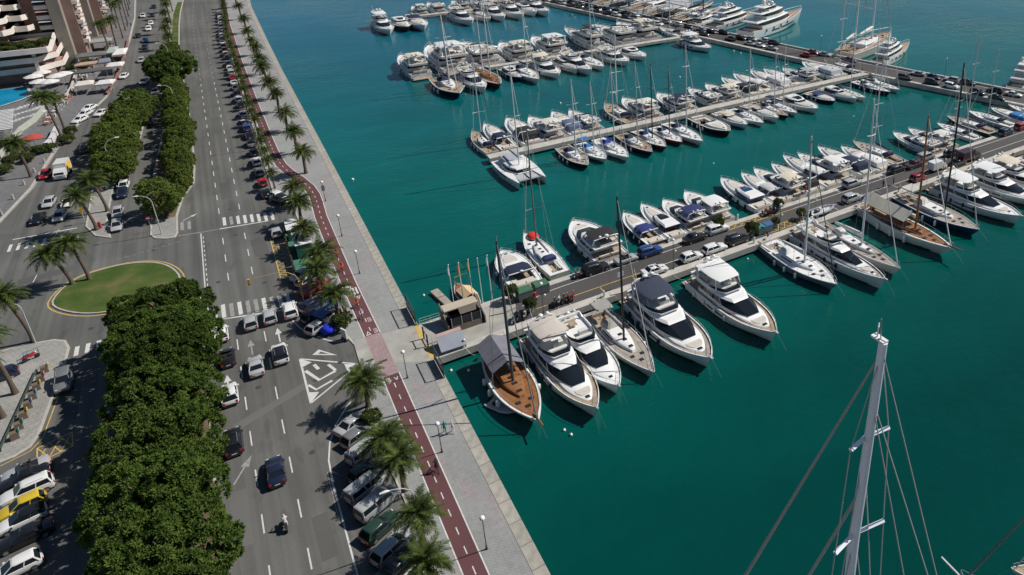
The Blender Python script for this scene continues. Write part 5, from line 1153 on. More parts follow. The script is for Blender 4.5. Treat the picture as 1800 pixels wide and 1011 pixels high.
def catamaran(L=14.5):
    B = L * .52; pr = []; hb = L * .135; off = B / 2 - hb / 2; s = L / 14.5
    H = Hull(L, hb, 1.35 * s, 1.7 * s, 2.0, .8, .35, .02, .9, 1.5); hm = H.hull(14, -.5)
    for sd in (-1, 1):
        pr.append(('hull', hm, 'hull', [('hull_window', H.stripe(.62, .8, .3, .62, .02, 'glass', 6, 'hull_window', (q,)), None) for q in (-1, 1)], ((0, sd * off, 0),)))
        pr.append(('hull_deck', H.deck(M['white'], .03), None, [], ((0, sd * off, 0),)))
    pr.append(('bridge_deck', boxp('bridge_deck', M['white'], (.04 * L, .64 * L, -off, off, .75 * s, 1.42 * s)), None, []))
    pr.append(('saloon', stack([(.26 * L, .66 * L, B * .34, 1.42 * s, .5, .3), (.27 * L, .60 * L, B * .30, 2.35 * s, .55, .3), (.30 * L, .56 * L, B * .26, 2.5 * s, .55, .3)], 'saloon', M['white']), None, [('window', stack([(.28 * L, .652 * L, B * .338, 1.65 * s, .5, .3), (.28 * L, .622 * L, B * .318, 2.12 * s, .53, .3)], 'window', M['glass'], False), None)]))
    pr.append(('cockpit_roof', boxp('cockpit_roof', M['objflat'], (.05 * L, .30 * L, -B * .26, B * .26, 2.55 * s, 2.65 * s, 0, .1, .1)), 'top', [('post', tubep('post', M['steel'], [(.06 * L, sd * B * .25, 1.4 * s), (.06 * L, sd * B * .25, 2.56 * s)], .03, 4), None) for sd in (-1, 1)]))
    for sd in (-1, 1): pr.append(('trampoline', boxp('trampoline', M['grey_post'], (.66 * L, .90 * L, sd * B * .15 - B * .125, sd * B * .15 + B * .125, 1.32 * s, 1.35 * s)), None, []))
    pr.append(('crossbeam', tubep('crossbeam', M['alu'], [(.91 * L, -off, 1.5 * s), (.91 * L, 0, 1.6 * s), (.91 * L, off, 1.5 * s)], .09 * s, 6), None, []))
    hm_ = L * 1.45; x = .5 * L; z0 = 2.5 * s
    pr.append(('mast', tubep('mast', M['mastc'], [(x, 0, z0), (x, 0, z0 + hm_)], .13 * s, 7), 'mast', [('spreader', tubep('spreader', M['mastc'], [(x - .2, -1.3 * s, z0 + hm_ * .5), (x, 0, z0 + hm_ * .5), (x - .2, 1.3 * s, z0 + hm_ * .5)], .05 * s, 4), 'mast')]))
    pr.append(('boom', tubep('boom', M['mastc'], [(x - .1, 0, z0 + 1.4 * s), (.1 * L, 0, z0 + 1.4 * s)], .1 * s, 6), 'mast', [('sail_cover', tubep('sail_cover', M['canvas'], [(x - .2, 0, z0 + 1.75 * s), (.12 * L, 0, z0 + 1.6 * s)], .2 * s, 6), 'boom')]))
    pr.append(('forestay', tubep('forestay', M['mastc'], [(x, 0, z0 + hm_ * .97), (.9 * L, 0, 1.7 * s)], .05 * s, 5), 'jib', []))
    for sd in (-1, 1): pr.append(('shroud', tubep('shroud', M['wire'], [(x, 0, z0 + hm_ * .97), (x - .2, sd * 1.3 * s, z0 + hm_ * .5), (.4 * L, sd * off, 1.5 * s)], .018, 3), None, []))
    return pr, H

def superyacht(L=36.0):
    B = L * .2; H = Hull(L, B, L * .075, L * .125, 2.2, .92, .45, .07, .93, 1.8); b = B / 2; s = L / 36
    pr = [('hull', H.hull(18, -1), 'hull', [z_ for q in (-1, 1) for z_ in (('boot_stripe', H.stripe(.02, .10, sides=(q,)), None), ('hull_window', H.stripe(.42, .56, .3, .75, .03, 'glass', 8, 'hull_window', (q,)), None))])]
    pr.append(('deck', H.deck(M['teak'], .3), None, [('gunwale', H.gunwale(.15), None)])); z = H.sh(.35) - .3
    for nm, x0, x1, w, h in (('main_deckhouse', .16, .72, .80, 2.5), ('upper_deckhouse', .24, .62, .70, 2.3), ('sun_deck', .30, .50, .55, 1.6)):
        d = (nm, stack([(x0 * L, x1 * L, b * w, z, .4, .4), (x0 * L, (x1 - .01) * L, b * w, z + h * .38, .4, .4)], nm, M['white']), None, [])
        d[3].append(('window_band', stack([((x0 + .02) * L, (x1 - .01) * L, b * w * .99, z + h * .38, .4, .4), ((x0 + .025) * L, (x1 - .05) * L, b * w * .93, z + h * .82, .45, .4)], 'window_band', M['glass'], False), None))
        d[3].append(('roof', stack([((x0 - .09) * L, (x1 - .045) * L, b * w * .98, z + h * .82, .5, .4), ((x0 - .09) * L, (x1 - .045) * L, b * w * 1.02, z + h * .9, .5, .4), ((x0 - .08) * L, (x1 - .07) * L, b * w * .95, z + h, .5, .4)], 'roof', M['white'], True, 32, True), None)); pr.append(d); z += h
    q = MB(); q.tube([(.36 * L, 0, z - .2), (.33 * L, 0, z + 2.2 * s)], [.5 * s, .2 * s], 6); pr.append(('radar_mast', q.mesh('radar_mast', M['white'], 50), None, [('radar_bar', boxp('radar_bar', M['white'], (.325 * L, .34 * L, -1.6 * s, 1.6 * s, z + 1.5 * s, z + 1.7 * s)), None), ('satellite_dome', ballp('satellite_dome', M['white'], (.36 * L, 1.5 * s, z + .7 * s), .75 * s), None), ('satellite_dome', ballp('satellite_dome', M['white'], (.36 * L, -1.5 * s, z + .7 * s), .75 * s), None)]))
    pr.append(('swim_platform', boxp('swim_platform', M['teak'], (-.05 * L, .01 * L, -b * .85, b * .85, .4, .6)), None, []))
    pr.append(('aft_cushions', boxp('aft_cushions', M['cushion'], (.05 * L, .1 * L, -b * .5, b * .5, H.s0 - .3, H.s0 + .3)), None, []))
    pr.append(('bow_rail', H.rail(.5, .985, .9, .035), None, [])); pr += fenders(H, (.2, .32, .44, .56), 'n'); return pr, H

def rib(L=6.5, tubec='canvas'):
    pr = []; b = L * .18
    q = MB(); q.tube([(0, -b, .35), (.6 * L, -b, .38), (.85 * L, -b * .6, .5), (L, 0, .6), (.85 * L, b * .6, .5), (.6 * L, b, .38), (0, b, .35)], [.2, .25, .24, .22, .24, .25, .2], 8); pr.append(('tube', q.mesh('tube', M['canvas'], 60), 'top', []))
    pr.append(('floor', stack([(0, .9 * L, b * .95, .08, .2, .4), (0, .88 * L, b * .95, .2, .2, .4)], 'floor', M['offwhite'], True, 32, True), None, [])); pr.append(('console', boxp('console', M['white'], (.35 * L, .45 * L, -.3, .3, .2, 1.0, 0, .08, .05)), None, [])); pr.append(('seat', boxp('seat', M['dark'], (.18 * L, .28 * L, -.35, .35, .2, .7)), None, []))
    pr.append(('outboard', boxp('outboard', M['dark'], (-.35, .05, -.2, .2, -.2, .95, 0, .06, .05)), None, [])); return pr, None

def lines(pr, H):
    b, L = H.B / 2, H.L; k = L / 16
    for sd in (-1, 1): pr.append(('mooring_line', tubep('mooring_line', M['offwhite'], [(.1, sd * b * .8, H.s0), (-1.3 * k, sd * b * .95, H.s0 * .75), (-2.7 * k, sd * b * 1.15, 1.5)], .022 * k, 3), None, []))
    pr.append(('bow_line', tubep('bow_line', M['wire'], [(L * .985, 0, H.s1), (L + .9 * k, .15, H.s1 * .42), (L + 1.6 * k, .3, -.3)], .010 * k, 3), None, []))
    pr.append(('flagstaff', tubep('flagstaff', M['white'], [(.02, b * .1, H.s0), (-.35 * k, b * .1, H.s0 + 1.5 * k)], .02 * k, 4), None, [('ensign', (lambda q: (q.rings([[(-.33 * k - .1 * i * k, b * .1 + .06 * k * sin(i * 1.6), H.s0 + 1.45 * k - .12 * i * k), (-.22 * k - .1 * i * k, b * .1 + .06 * k * sin(i * 1.6 + .6), H.s0 + .95 * k - .12 * i * k)] for i in range(6)], False, False, False), q)[1].mesh('ensign', M['canvas'], 60))(MB()), 'flag')]))
BOATS = {}
def proto(kind, **o):
    k = kind + repr(sorted(o.items()))
    fresh = k not in BOATS
    if fresh: BOATS[k] = {'fly': motor_yacht, 'exp': express, 'sail': sailboat, 'cat': catamaran, 'super': superyacht, 'rib': rib}[kind](**o); 
    if fresh and kind in ('fly', 'exp', 'sail'): lines(*BOATS[k])
    return BOATS[k]
WHITE = (.76, .76, .75); NAVY = (.012, .02, .055); CREAM = (.60, .55, .44); BLUE = (.02, .06, .30); BLK = (.02, .02, .022); GREYC = (.30, .31, .33); LBLUE = (.03, .16, .42)
CN = {'fly': 'motor yacht', 'exp': 'motor boat', 'sail': 'sailing boat', 'cat': 'catamaran', 'super': 'superyacht', 'rib': 'rigid inflatable boat'}
NM = {'fly': 'motor_yacht', 'exp': 'motor_boat', 'sail': 'sailing_boat', 'cat': 'catamaran', 'super': 'superyacht', 'rib': 'inflatable_boat'}
def boat(kind, x, y, heading, L, label, group, hull=WHITE, top=NAVY, mast=(.62, .63, .64), jib=(.55, .56, .57), boom=None, bs=1.0, awning=None, **o):
    base = {'fly': 18.0, 'exp': 13.0, 'sail': 14.0, 'cat': 14.5, 'super': 36.0, 'rib': 6.5}[kind]
    if o.get('B') or o.get('mast_h'): o['Lr'] = round(L, 1)
    if kind == 'fly': o['glass'] = o.get('glass', 'glass')
    pr, H = proto(kind, **o); q = L / base
    zq = .92 if kind in ('fly', 'exp') else 1.0
    return place(NM[kind], pr, (x, y, WATER), heading, (q, q * bs, q * zq), {'hull': hull, 'top': top, 'mast': mast, 'jib': jib, 'boom': boom or top, 'awning': awning or (.3, .31, .33), 'cabin': WHITE, 'flag': rnd.choice([(.45, .02, .02), (.5, .3, .02), (.5, .5, .5), (.03, .05, .3)])}, label, CN[kind], group)
def bow_at(kind, px_, py_, stern_y, label, group, zb=1.0, skew=0.0, **o):
    """bow pixel (at deck height above the quay level) and the world y of the stern give place, length and heading"""
    g = P(px_, py_, zb); L = abs(g.y - stern_y); up = g.y > stern_y
    hd = (pi / 2 if up else -pi / 2) + skew
    sx = g.x - cos(hd) * L
    return boat(kind, sx, stern_y, hd, L, label, group, **o)
# ------------------------------------------------------------------ the fleet
N1, F1, N2, F2, N3, F3, N4, F4 = 81.9, 95.1, 145.0, 150.4, 216.4, 221.9, 308.8, 314.4
def fleet(rows, stern, grp, zs=(.7, .2), jitter=.3):
    """rows of boats; each beam is widened a little to fill its berth"""
    xs = [P(r[1], r[2], .5).x for r in rows]; o_ = sorted(xs)
    for (kd, x_, y_, lab, op), x in zip(rows, xs):
        op = dict(op); st = stern + op.pop('dy', rnd.uniform(-jitter, jitter)); zb = op.pop('zb', zs[0] if kd in ('fly', 'super') else zs[1])
        i = o_.index(x); gap = min([abs(o_[j] - x) for j in (i - 1, i + 1) if 0 <= j < len(o_)] or [9]); L = abs(P(x_, y_, zb).y - st)
        nom = op.get('B') or L * {'fly': .275, 'exp': .30, 'sail': .265}.get(kd, .3)
        bow_at(kd, x_, y_, st, lab, grp, zb, op.pop('skew', rnd.uniform(-.02, .02)), bs=min(1.3, max(1.0, gap * .95 / nom)), **op)
BM = (.02, .02, .022); GM = (.62, .64, .66)
fleet([('sail', 947, 742, 'wooden-decked sailing boat under a grey tent, first beside the pier entrance', dict(dy=0, deck='orange', house='wood', classic=True, sprayhood=False, awning=(.17, .17, .20), tent=(.02, .42), mast=(.05, .06, .075), jib=(.2, .2, .2), boom=(.05, .06, .08), mast_t=.50, B=4.0, spreaders=1, mast_h=20.0, skew=0)),
       ('fly', 1050, 717, 'white motor yacht with a beige sun roof beside the wooden-decked boat', dict(dy=0, roof='bimini', top=(.50, .46, .41), deck='teak', fend='n', B=5.3, skew=0)),
       ('fly', 1089, 676, 'white open-topped flybridge yacht, third from the pier entrance', dict(dy=.3, roof='none', B=5.0, fend='b', hullwin=False, sunpad=None, skew=0)),
       ('sail', 1151, 655, 'modern grey-decked sailing yacht with black mast', dict(dy=.6, hull=(.46, .47, .49), mast=BM, jib=(.42, .42, .43), top=(.33, .32, .30), boom=(.34, .33, .32), deck='grey', mast_t=.52, bimini=True, B=4.3, mast_h=21.5, skew=0)),
       ('fly', 1251, 628, 'large white motor yacht with a navy sun canopy', dict(dy=.5, roof='bimini', top=(.035, .045, .075), deck='grey', fend='n', B=4.9, tender=True, skew=0, zb=.9)),
       ('fly', 1366, 583, 'sleek white motor yacht with a big white hardtop', dict(dy=-.4, roof='hardtop', deck='teak', B=4.7, platform='teak_grey', skew=0, zb=.9)),
       ('sail', 1472, 500, 'grey-hulled sailing yacht beside the large white yacht', dict(dy=2.2, hull=(.17, .20, .26), deck='white', mast=GM, jib=(.03, .03, .035), top=(.6, .6, .6), boom=(.6, .6, .6), mast_t=.55, B=4.0, mast_h=22, skew=0)),
       ('fly', 1558, 490, 'large white yacht with an open upper deck between two sailing boats', dict(dy=1.8, roof='none', deck='grey', B=4.5, fend='n', tender=True, skew=0, zb=1.0)),
       ('sail', 1583, 474, 'teak-decked sailing yacht tucked behind the large white yacht', dict(dy=2, hull=(.55, .55, .54), deck='grey', mast_t=.55, mast=(.72, .73, .74), jib=(.62, .62, .63), top=(.6, .6, .58), boom=(.7, .7, .68), B=3.9, spreaders=3, mast_h=26, skew=0)),
       ('sail', 1676, 443, 'classic white schooner with varnished mast and long cream awning', dict(dy=2.2, hull=(.70, .69, .65), deck='orange', classic=True, house='wood', sprayhood=False, awning=(.60, .56, .47), tent=(.06, .55), mast=(.32, .12, .04), jib=(.72, .72, .70), boom=(.66, .62, .54), mast_t=.60, B=3.9, spreaders=1, mast_h=21, skew=0)),
       ('sail', 1722, 405, 'dark blue racing yacht with tall black mast', dict(dy=2.2, hull=(.012, .045, .12), deck='grey', mast=(.012, .012, .014), jib=(.52, .53, .54), top=(.5, .48, .44), boom=(.03, .03, .035), bimini=True, mast_t=.58, B=4.3, spreaders=3, mast_h=28.5, skew=0)),
       ('fly', 1797, 377, 'large white yacht with a dark band along its hull', dict(dy=1.2, roof='hardtop', B=4.7, fend='b', skew=0, zb=1.0)),
       ('fly', 1838, 352, 'white motor yacht cut by the right edge, next after the dark-banded one', dict(dy=1, roof='hardtop', B=4.7)), ('fly', 1868, 334, 'white motor yacht with beige canopy near the right edge', dict(dy=1, roof='bimini', top=CREAM, deck='teak')),
       ('sail', 1898, 318, 'white sailing boat moored near the right edge of the pier', dict(dy=1, deck='white', mast=GM)), ('fly', 1925, 300, 'white flybridge yacht farthest along the near side, at the right edge', dict(dy=1, roof='hardtop'))], N1, 'boats on the near side of the main pier')
red = bow_at('sail', 921, 408, F1, 'cream sailing boat with a red dinghy on its foredeck', 'boats on the far side of the main pier', .2, 0, hull=(.62, .58, .50), deck='white', top=(.03, .04, .12), mast=(.16, .17, .18), jib=(.5, .5, .5), boom=(.3, .3, .3), mast_t=.62, mast_h=21, B=4.2)
fleet([('exp', 882, 437, 'white motor boat with a square navy cover beside the flagpoles', dict(cover='bimini', B=4.2)), ('fly', 1008, 382, 'white flybridge yacht with a black canopy, moored alone', dict(roof='bimini', fend='b', top=BLK, B=5.0)),
       ('exp', 1096, 372, 'dark-hulled sports boat with a blue cover', dict(hull=(.02, .025, .045), cover='bimini', top=(.02, .035, .16), B=4.1)), ('exp', 1127, 358, 'white sports boat with a rounded white hardtop', dict(coupe=True)), ('fly', 1166, 345, 'flybridge yacht with a rolled navy cover', dict(top=(.02, .03, .12), B=5.0)), ('fly', 1204, 331, 'white flybridge yacht with a white hardtop beside the yellow hatching', dict(roof='hardtop', B=4.9)),
       ('exp', 1267, 313, 'white coupe yacht with large blue glass roof', dict(coupe=True, glass='glass_blue', B=4.4, fend='b')), ('exp', 1303, 304, 'white motor boat squeezed behind the blue-glass coupe', dict(cover='bimini', top=(.5, .5, .5))), ('fly', 1325, 292, 'flybridge yacht with a flat cream canopy', dict(top=CREAM, B=4.7)), ('exp', 1356, 288, 'motor boat under a broad black cover', dict(cover='full', top=BLK)), ('exp', 1376, 275, 'white motor boat just past the black-covered one', dict(cover='bimini', top=(.6, .6, .6), B=4.0)),
       ('fly', 1402, 266, 'flybridge yacht with a white hardtop in the tight middle group', dict(roof='hardtop', B=4.6)), ('exp', 1437, 259, 'motor boat with a navy canopy in the tight middle group', dict(cover='full', top=NAVY)), ('exp', 1478, 257, 'motor boat with a white canopy in the tight middle group', dict(cover='full', top=(.68, .68, .67))), ('sail', 1499, 246, 'black and white racing yacht ending the tight middle group', dict(hull=(.03, .035, .04), deck='grey', mast_t=.56, spreaders=3, mast=(.66, .67, .68), mast_h=21)),
       ('fly', 1570, 228, 'white motor yacht moored alone behind the grey van', dict(roof='none', B=5.0)), ('fly', 1597, 221, 'white motor yacht right beside the one behind the grey van', dict(top=(.6, .6, .58))), ('sail', 1647, 213, 'sailing boat behind the tall black mast', dict(deck='white')), ('sail', 1664, 201, 'dark-hulled sailing boat farther along the far side', dict(hull=(.02, .025, .03), deck='grey', mast_h=22)), ('sail', 1702, 192, 'sailing boat with navy boom cover near the right end of the far side', dict(hull=(.5, .5, .5), deck='white', boom=NAVY)), ('exp', 1742, 187, 'motor boat with blue cover near the right end of the far side', dict(cover='full', top=LBLUE)), ('sail', 1772, 180, 'white sailing boat at the right end of the far side', dict(deck='white')), ('exp', 1804, 174, 'motor boat cut by the right edge on the far side', dict(cover='bimini'))], F1, 'boats on the far side of the main pier')
# second pier
S2 = 'second pier'
cat_ = bow_at('cat', 937, 317, 144.8, 'white catamaran at the outer tip of the second pier', 'boats on the near side of the second pier', .3, 0, top=(.35, .37, .42), mast=GM)
nr = [('sail', 1033, 288, 'navy-hulled sailing boat next to the catamaran', dict(hull=(.012, .014, .02), deck='grey', boom=(.6, .58, .52))), ('sail', 1065, 277, 'white sailing boat with a bright blue sun canopy', dict(top=LBLUE, deck='white', bimini=True)), ('sail', 1105, 275, 'white sailing boat with a royal blue sprayhood', dict(top=BLUE, deck='white', B=4.3)), ('sail', 1147, 266, 'teak-decked sailing boat with a navy hull', dict(hull=NAVY, deck='teak', mast=(.45, .45, .44))), ('sail', 1171, 256, 'red-hulled sailing boat with a blue sail cover', dict(hull=(.30, .04, .02), deck='off', boom=LBLUE, mast=BM)),
      ('sail', 1199, 247, 'small sailing boat with round stern by the red-hulled one', dict(hull=(.34, .05, .03), deck='white', mast=BM, B=4.2)), ('sail', 1236, 248, 'large white sailing boat with a clear flush deck', dict(deck='white', spreaders=3, mast_h=21)), ('exp', 1283, 231, 'black motor launch with dark seats', dict(hull=BLK, deck='grey', cover=None, arch=False, top=BLK)), ('exp', 1314, 218, 'small white motor boat with a cream foredeck cover', dict(cover='bimini', top=CREAM)), ('sail', 1343, 214, 'white sailing boat between two motor boats, second pier', dict(deck='white')), ('exp', 1369, 207, 'white sports boat with a green-tinted windscreen', dict(cover=None)), ('sail', 1386, 201, 'black-hulled sailing boat next to the sports boat', dict(hull=BLK, deck='teak', B=3.4)), ('sail', 1402, 196, 'white sailing boat with a navy canopy, second pier', dict(deck='white', top=NAVY, bimini=True)), ('exp', 1438, 191, 'white motor cruiser with high foredeck, second pier', dict(coupe=True, B=4.3)), ('exp', 1468, 175, 'navy and white sports cruiser, second pier', dict(hull=NAVY, cover='bimini', top=(.02, .04, .12))), ('exp', 1507, 173, 'white coupe cruiser with dark side windows, second pier', dict(coupe=True)), ('sail', 1523, 170, 'white sailing boat just past the coupe cruiser', dict(deck='off')), ('sail', 1566, 160, 'navy sailing boat near the cross pier corner', dict(hull=NAVY, deck='white', top=NAVY)), ('sail', 1583, 156, 'white sailing boat closest to the cross pier corner', dict(deck='white', top=(.6, .6, .6)))]
fleet(nr, N2, 'boats on the near side of the second pier')
fr = [('sail', 831, 229, 'white sailing boat with a navy sprayhood at the outer tip of the second pier', dict(deck='teak', top=NAVY, B=4.4)), ('exp', 852, 220, 'motor boat with two navy canopies beside the tip of the second pier', dict(cover='bimini', top=NAVY, B=4.4)), ('exp', 892, 210, 'motor boat with a black canopy, second pier far side', dict(cover='full', top=BLK)), ('fly', 931, 203, 'flybridge yacht with a cream canopy, second pier far side', dict(top=(.6, .58, .5), B=5)), ('exp', 971, 198, 'motor boat under a long grey-blue cover', dict(cover='full', top=(.10, .13, .22))), ('fly', 1001, 191, 'flybridge yacht with open top, second pier far side', dict(roof='none')), ('sail', 1063, 181, 'grey sailing boat hung with many fenders', dict(hull=(.40, .41, .42), deck='teak', B=4.5, spreaders=3, mast_h=20)), ('fly', 1095, 170, 'flybridge yacht with a small cream top and pink flag', dict(top=(.62, .60, .54))), ('fly', 1156, 161, 'flybridge yacht with a small navy top', dict(top=NAVY, fend='n', B=4.8)), ('fly', 1211, 152, 'long white motor yacht, second pier far side', dict(roof='none')), ('fly', 1240, 145, 'white motor yacht with a pale canopy, second pier far side', dict(top=CREAM)), ('exp', 1268, 138, 'motor boat with a black hood, second pier far side', dict(cover='full', top=BLK)), ('exp', 1289, 132, 'white motor boat beside the black-hooded one', dict(cover='bimini', top=(.6, .6, .6))), ('exp', 1318, 126, 'white motor boat with white canopy, second pier far side', dict(cover='full', top=(.6, .6, .6))), ('exp', 1342, 123, 'white cruiser with open cockpit, second pier far side', dict(cover=None)), ('fly', 1376, 117, 'white yacht with grey cover, second pier far side', dict(top=(.35, .37, .40))), ('exp', 1410, 110, 'boat under a long silver cover', dict(cover='full', top=(.42, .45, .50))), ('sail', 1448, 104, 'blue sailing boat closest to the cross pier on the far side', dict(hull=NAVY, deck='teak'))]
fleet(fr, F2, 'boats on the far side of the second pier')
# third pier
nr = [('sail', 808, 166, 'navy sailing boat at the tip of the third pier', dict(hull=NAVY, deck='teak', top=NAVY, mast_h=20)), ('fly', 852, 154, 'white flybridge yacht beside the navy sailing boat', dict(roof='none')), ('sail', 880, 151, 'brown classic ketch on the third pier', dict(hull=(.03, .02, .02), deck='orange', house='wood', classic=True, sprayhood=False, mizzen=True, mast=GM)), ('exp', 915, 136, 'navy and white motor boat on the third pier', dict(hull=NAVY, coupe=True)), ('sail', 947, 141, 'white sailing boat on the third pier', dict(deck='off', mast_h=20)), ('fly', 982, 129, 'white motor yacht, third pier, with rows of fenders', dict(roof='bimini', top=CREAM, fend='b')), ('exp', 1015, 123, 'white coupe motor yacht, third pier', dict(coupe=True, B=4.3)), ('fly', 1039, 123, 'white flybridge yacht with long windscreen, third pier', dict(roof='none')), ('sail', 1062, 118, 'small white sailing boat between motor yachts, third pier', dict(deck='white')), ('fly', 1104, 107, 'large white motor yacht, third pier, next to last', dict(roof='none', B=5)), ('exp', 1134, 100, 'white motor boat by the gap on the third pier', dict(coupe=True)), ('fly', 1249, 83, 'white motor yacht moored alone at the inner end of the third pier', dict(roof='hardtop', dy=-1, B=4.9, fend='n'))]
fleet(nr, N3, 'boats on the near side of the third pier')
fr = [('fly', 706, 98, 'large cream motor yacht at the tip of the third pier', dict(top=CREAM, B=5.2)), ('fly', 757, 84, 'motor yacht with dark upper deck, third pier far side', dict(top=BLK, roof='hardtop')), ('fly', 815, 78, 'white yacht with open upper deck, third pier far side', dict(roof='none')), ('fly', 881, 76, 'white yacht with cream top, third pier far side', dict(top=CREAM)), ('fly', 938, 66, 'tall white yacht with radar arch, third pier far side', dict(roof='hardtop')), ('fly', 993, 53, 'long trawler yacht with dark canopy, third pier far side', dict(top=BLK, B=4.6)), ('fly', 1051, 47, 'sleek yacht with dark windows, third pier far side', dict(roof='none')), ('fly', 1085, 42, 'white yacht with cream sunroof, third pier far side', dict(top=CREAM)), ('sail', 1160, 46, 'small white sailing boat near the inner end of the third pier', dict(deck='white'))]
fleet(fr, F3, 'boats on the far side of the third pier')
# fourth pier
nr = [('fly', 686, 54, 'white motor yacht first at the tip of the fourth pier', dict(roof='hardtop')), ('exp', 717, 50, 'black and white coupe second at the fourth pier', dict(hull=BLK, coupe=True)), ('exp', 747, 49, 'white sports cruiser third at the fourth pier', dict(cover='bimini')), ('fly', 830, 38, 'white motor yacht fourth along the fourth pier', dict(roof='none')), ('sail', 861, 35, 'sailing boat fifth along the fourth pier', dict(deck='teak')), ('fly', 886, 31, 'white motor yacht sixth along the fourth pier', dict(roof='none')), ('fly', 919, 28, 'white motor yacht seventh along the fourth pier', dict(roof='hardtop')), ('exp', 942, 24, 'white motor boat eighth along the fourth pier', dict(coupe=True)), ('fly', 964, 22, 'white motor yacht nearest the cross pier, fourth pier', dict(roof='bimini', top=CREAM))]
fleet(nr, N4, 'boats on the near side of the fourth pier')
for i, x in enumerate((75, 82.5, 93, 101, 107, 113, 119)):
    boat('fly' if i != 3 else 'sail', x, F4, pi / 2, 17 + (i * 3) % 4, f'white boat on the far side of the fourth pier, {nth(i)} from the tip', 'boats on the far side of the fourth pier', **(dict(roof=('hardtop', 'none', 'bimini')[i % 3]) if i != 3 else dict(deck='teak')))
# big yachts stern-to on the outside of the cross pier
gx = 'big yachts outside the cross pier'
def out_at(kind, y, L, label, dh=0.0, **o):
    p, a = cross_pt(y, 13.0); return boat(kind, p.x, p.y, a + dh, L, label, gx, **o)
out_at('sail', 163, 36, 'large two-masted white sailing yacht with folded sails', .06, hull=(.55, .54, .50), deck='teak', mizzen=True, spreaders=3, mast=(.72, .73, .74), boom=(.72, .72, .70), mast_h=40, sprayhood=False, fend=None)
out_at('super', 151, 27, 'white superyacht beside the two-masted sailing yacht', .1); out_at('super', 109, 29, 'white superyacht with dark aft deck at the right edge', .12)
out_at('super', 205, 42, 'big white superyacht with swept radar mast', .12); out_at('super', 222, 33, 'grey and white superyacht behind the big one', .1, hull=(.45, .47, .50)); out_at('fly', 232, 22, 'motor yacht with navy awning outside the cross pier', .1, top=NAVY)
for i, (y, L, hc, lab) in enumerate([(240, 30, (.02, .02, .025), 'black-hulled sailing yacht outside the cross pier'), (248, 34, NAVY, 'navy sailing yacht outside the cross pier'), (256, 28, WHITE, 'white sailing yacht with tan deck outside the cross pier'), (266, 36, WHITE, 'long white sailing yacht outside the cross pier'), (277, 34, (.3, .32, .35), 'grey sailing yacht outside the cross pier'), (289, 30, WHITE, 'white racing yacht near the top edge'), (300, 32, NAVY, 'navy sailing yacht near the top edge')]):
    out_at('sail', y, L, lab, .08, hull=hc, deck='teak' if i % 2 else 'grey', mast=GM if i % 2 else BM, mast_h=L * 1.2, spreaders=3, sprayhood=False, fend=None, awning=(.35, .36, .38) if i in (1, 4) else None, tent=(.05, .4) if i in (1, 4) else None)
# the two tall rigs close to the viewer; their hulls lie below the frame
g = P(1535, 592, 38.6)
boat('sail', g.x + .35, g.y - 17.9, pi / 2, 32.0, 'sailing yacht nearest the viewer with very tall white mast, lower right', 'sailing yachts nearest the viewer', deck='teak', mast=(.80, .82, .90), jib=(.30, .30, .31), top=WHITE, boom=(.7, .7, .7), mast_t=.56, spreaders=4, mast_h=36.4, mast_r=.34, sprayhood=False, fend='w', headgear=True)
g = P(1682, 1011, 1.0); L = 22.0
boat('sail', g.x, g.y - L, pi / 2, L, 'grey-rigged sailing yacht whose forestay crosses the lower right corner', 'sailing yachts nearest the viewer', deck='teak', mast=(.6, .62, .65), jib=(.16, .155, .17), top=NAVY, mast_t=.56, spreaders=2, mast_h=27.5, mast_r=.2, classic=True)
g = P(1779, 992, .3)
boat('sail', g.x + 8.8, g.y - 8.8, radians(135), 12.5, 'bow of a moored boat in the bottom right corner', 'sailing yachts nearest the viewer', deck='teak', mast=GM, mast_h=16)
# ================================================================== lamps, signs, street furniture
def globe_lamp(x, y, h, label, group, z=.12, post='dark_post', two=False):
    o = new('street_lamp', None, None, None, (x, y, z)); tag(o, label, 'lamp post', group)
    mb = MB(); mb.tube([(0, 0, 0), (0, 0, .5), (0, 0, .55), (0, 0, h)], [.09, .085, .055, .04], 7); new('pole', mb.mesh('pole', M[post], 50), o)
    mb = MB(); mb.ball((0, 0, h + .18), .26, 12, 8); new('globe', mb.mesh('globe', M['globe'], 80), o)
    if two:
        mb = MB(); mb.tube([(0, 0, h * .62), (.32, 0, h * .62)], .025, 4); new('arm', mb.mesh('arm', M[post]), o); mb = MB(); mb.ball((.42, 0, h * .62), .17, 10, 6); new('globe', mb.mesh('globe', M['globe'], 80), o)
    mb = MB(); mb.tube([(0, 0, 0), (0, 0, .12)], [.17, .12], 8); new('base', mb.mesh('base', M[post]), o); return o
for i, p in enumerate([(855.7, 966.6), (777.2, 796.1), (716.4, 665.7), (632.4, 482), (601.4, 416.2), (572.6, 354.5)]):
    g = P(*p); o = globe_lamp(g.x, g.y, 3.82, f'globe lamp post on the promenade, {nth(i)} from the bottom edge', 'globe lamps on the promenade')
    if i == 5:
        mb = MB(); mb.box(-.30, .30, -.03, .03, 2.2, 3.3); new('banner', mb.mesh('banner', M['objflat']), o, (.30, .20, .22))
for i, (p, h) in enumerate([((955.7, 552.5), 4.9), ((1183.8, 473.6), 5.1), ((1370.3, 407), 5.0), ((1657.2, 305.1), 5.0)]):
    g = P(*p); globe_lamp(g.x, g.y, h, f'dark globe lamp standing on the main pier, {nth(i)} from the shore', 'globe lamps on the main pier', .10, 'dark_post', True)
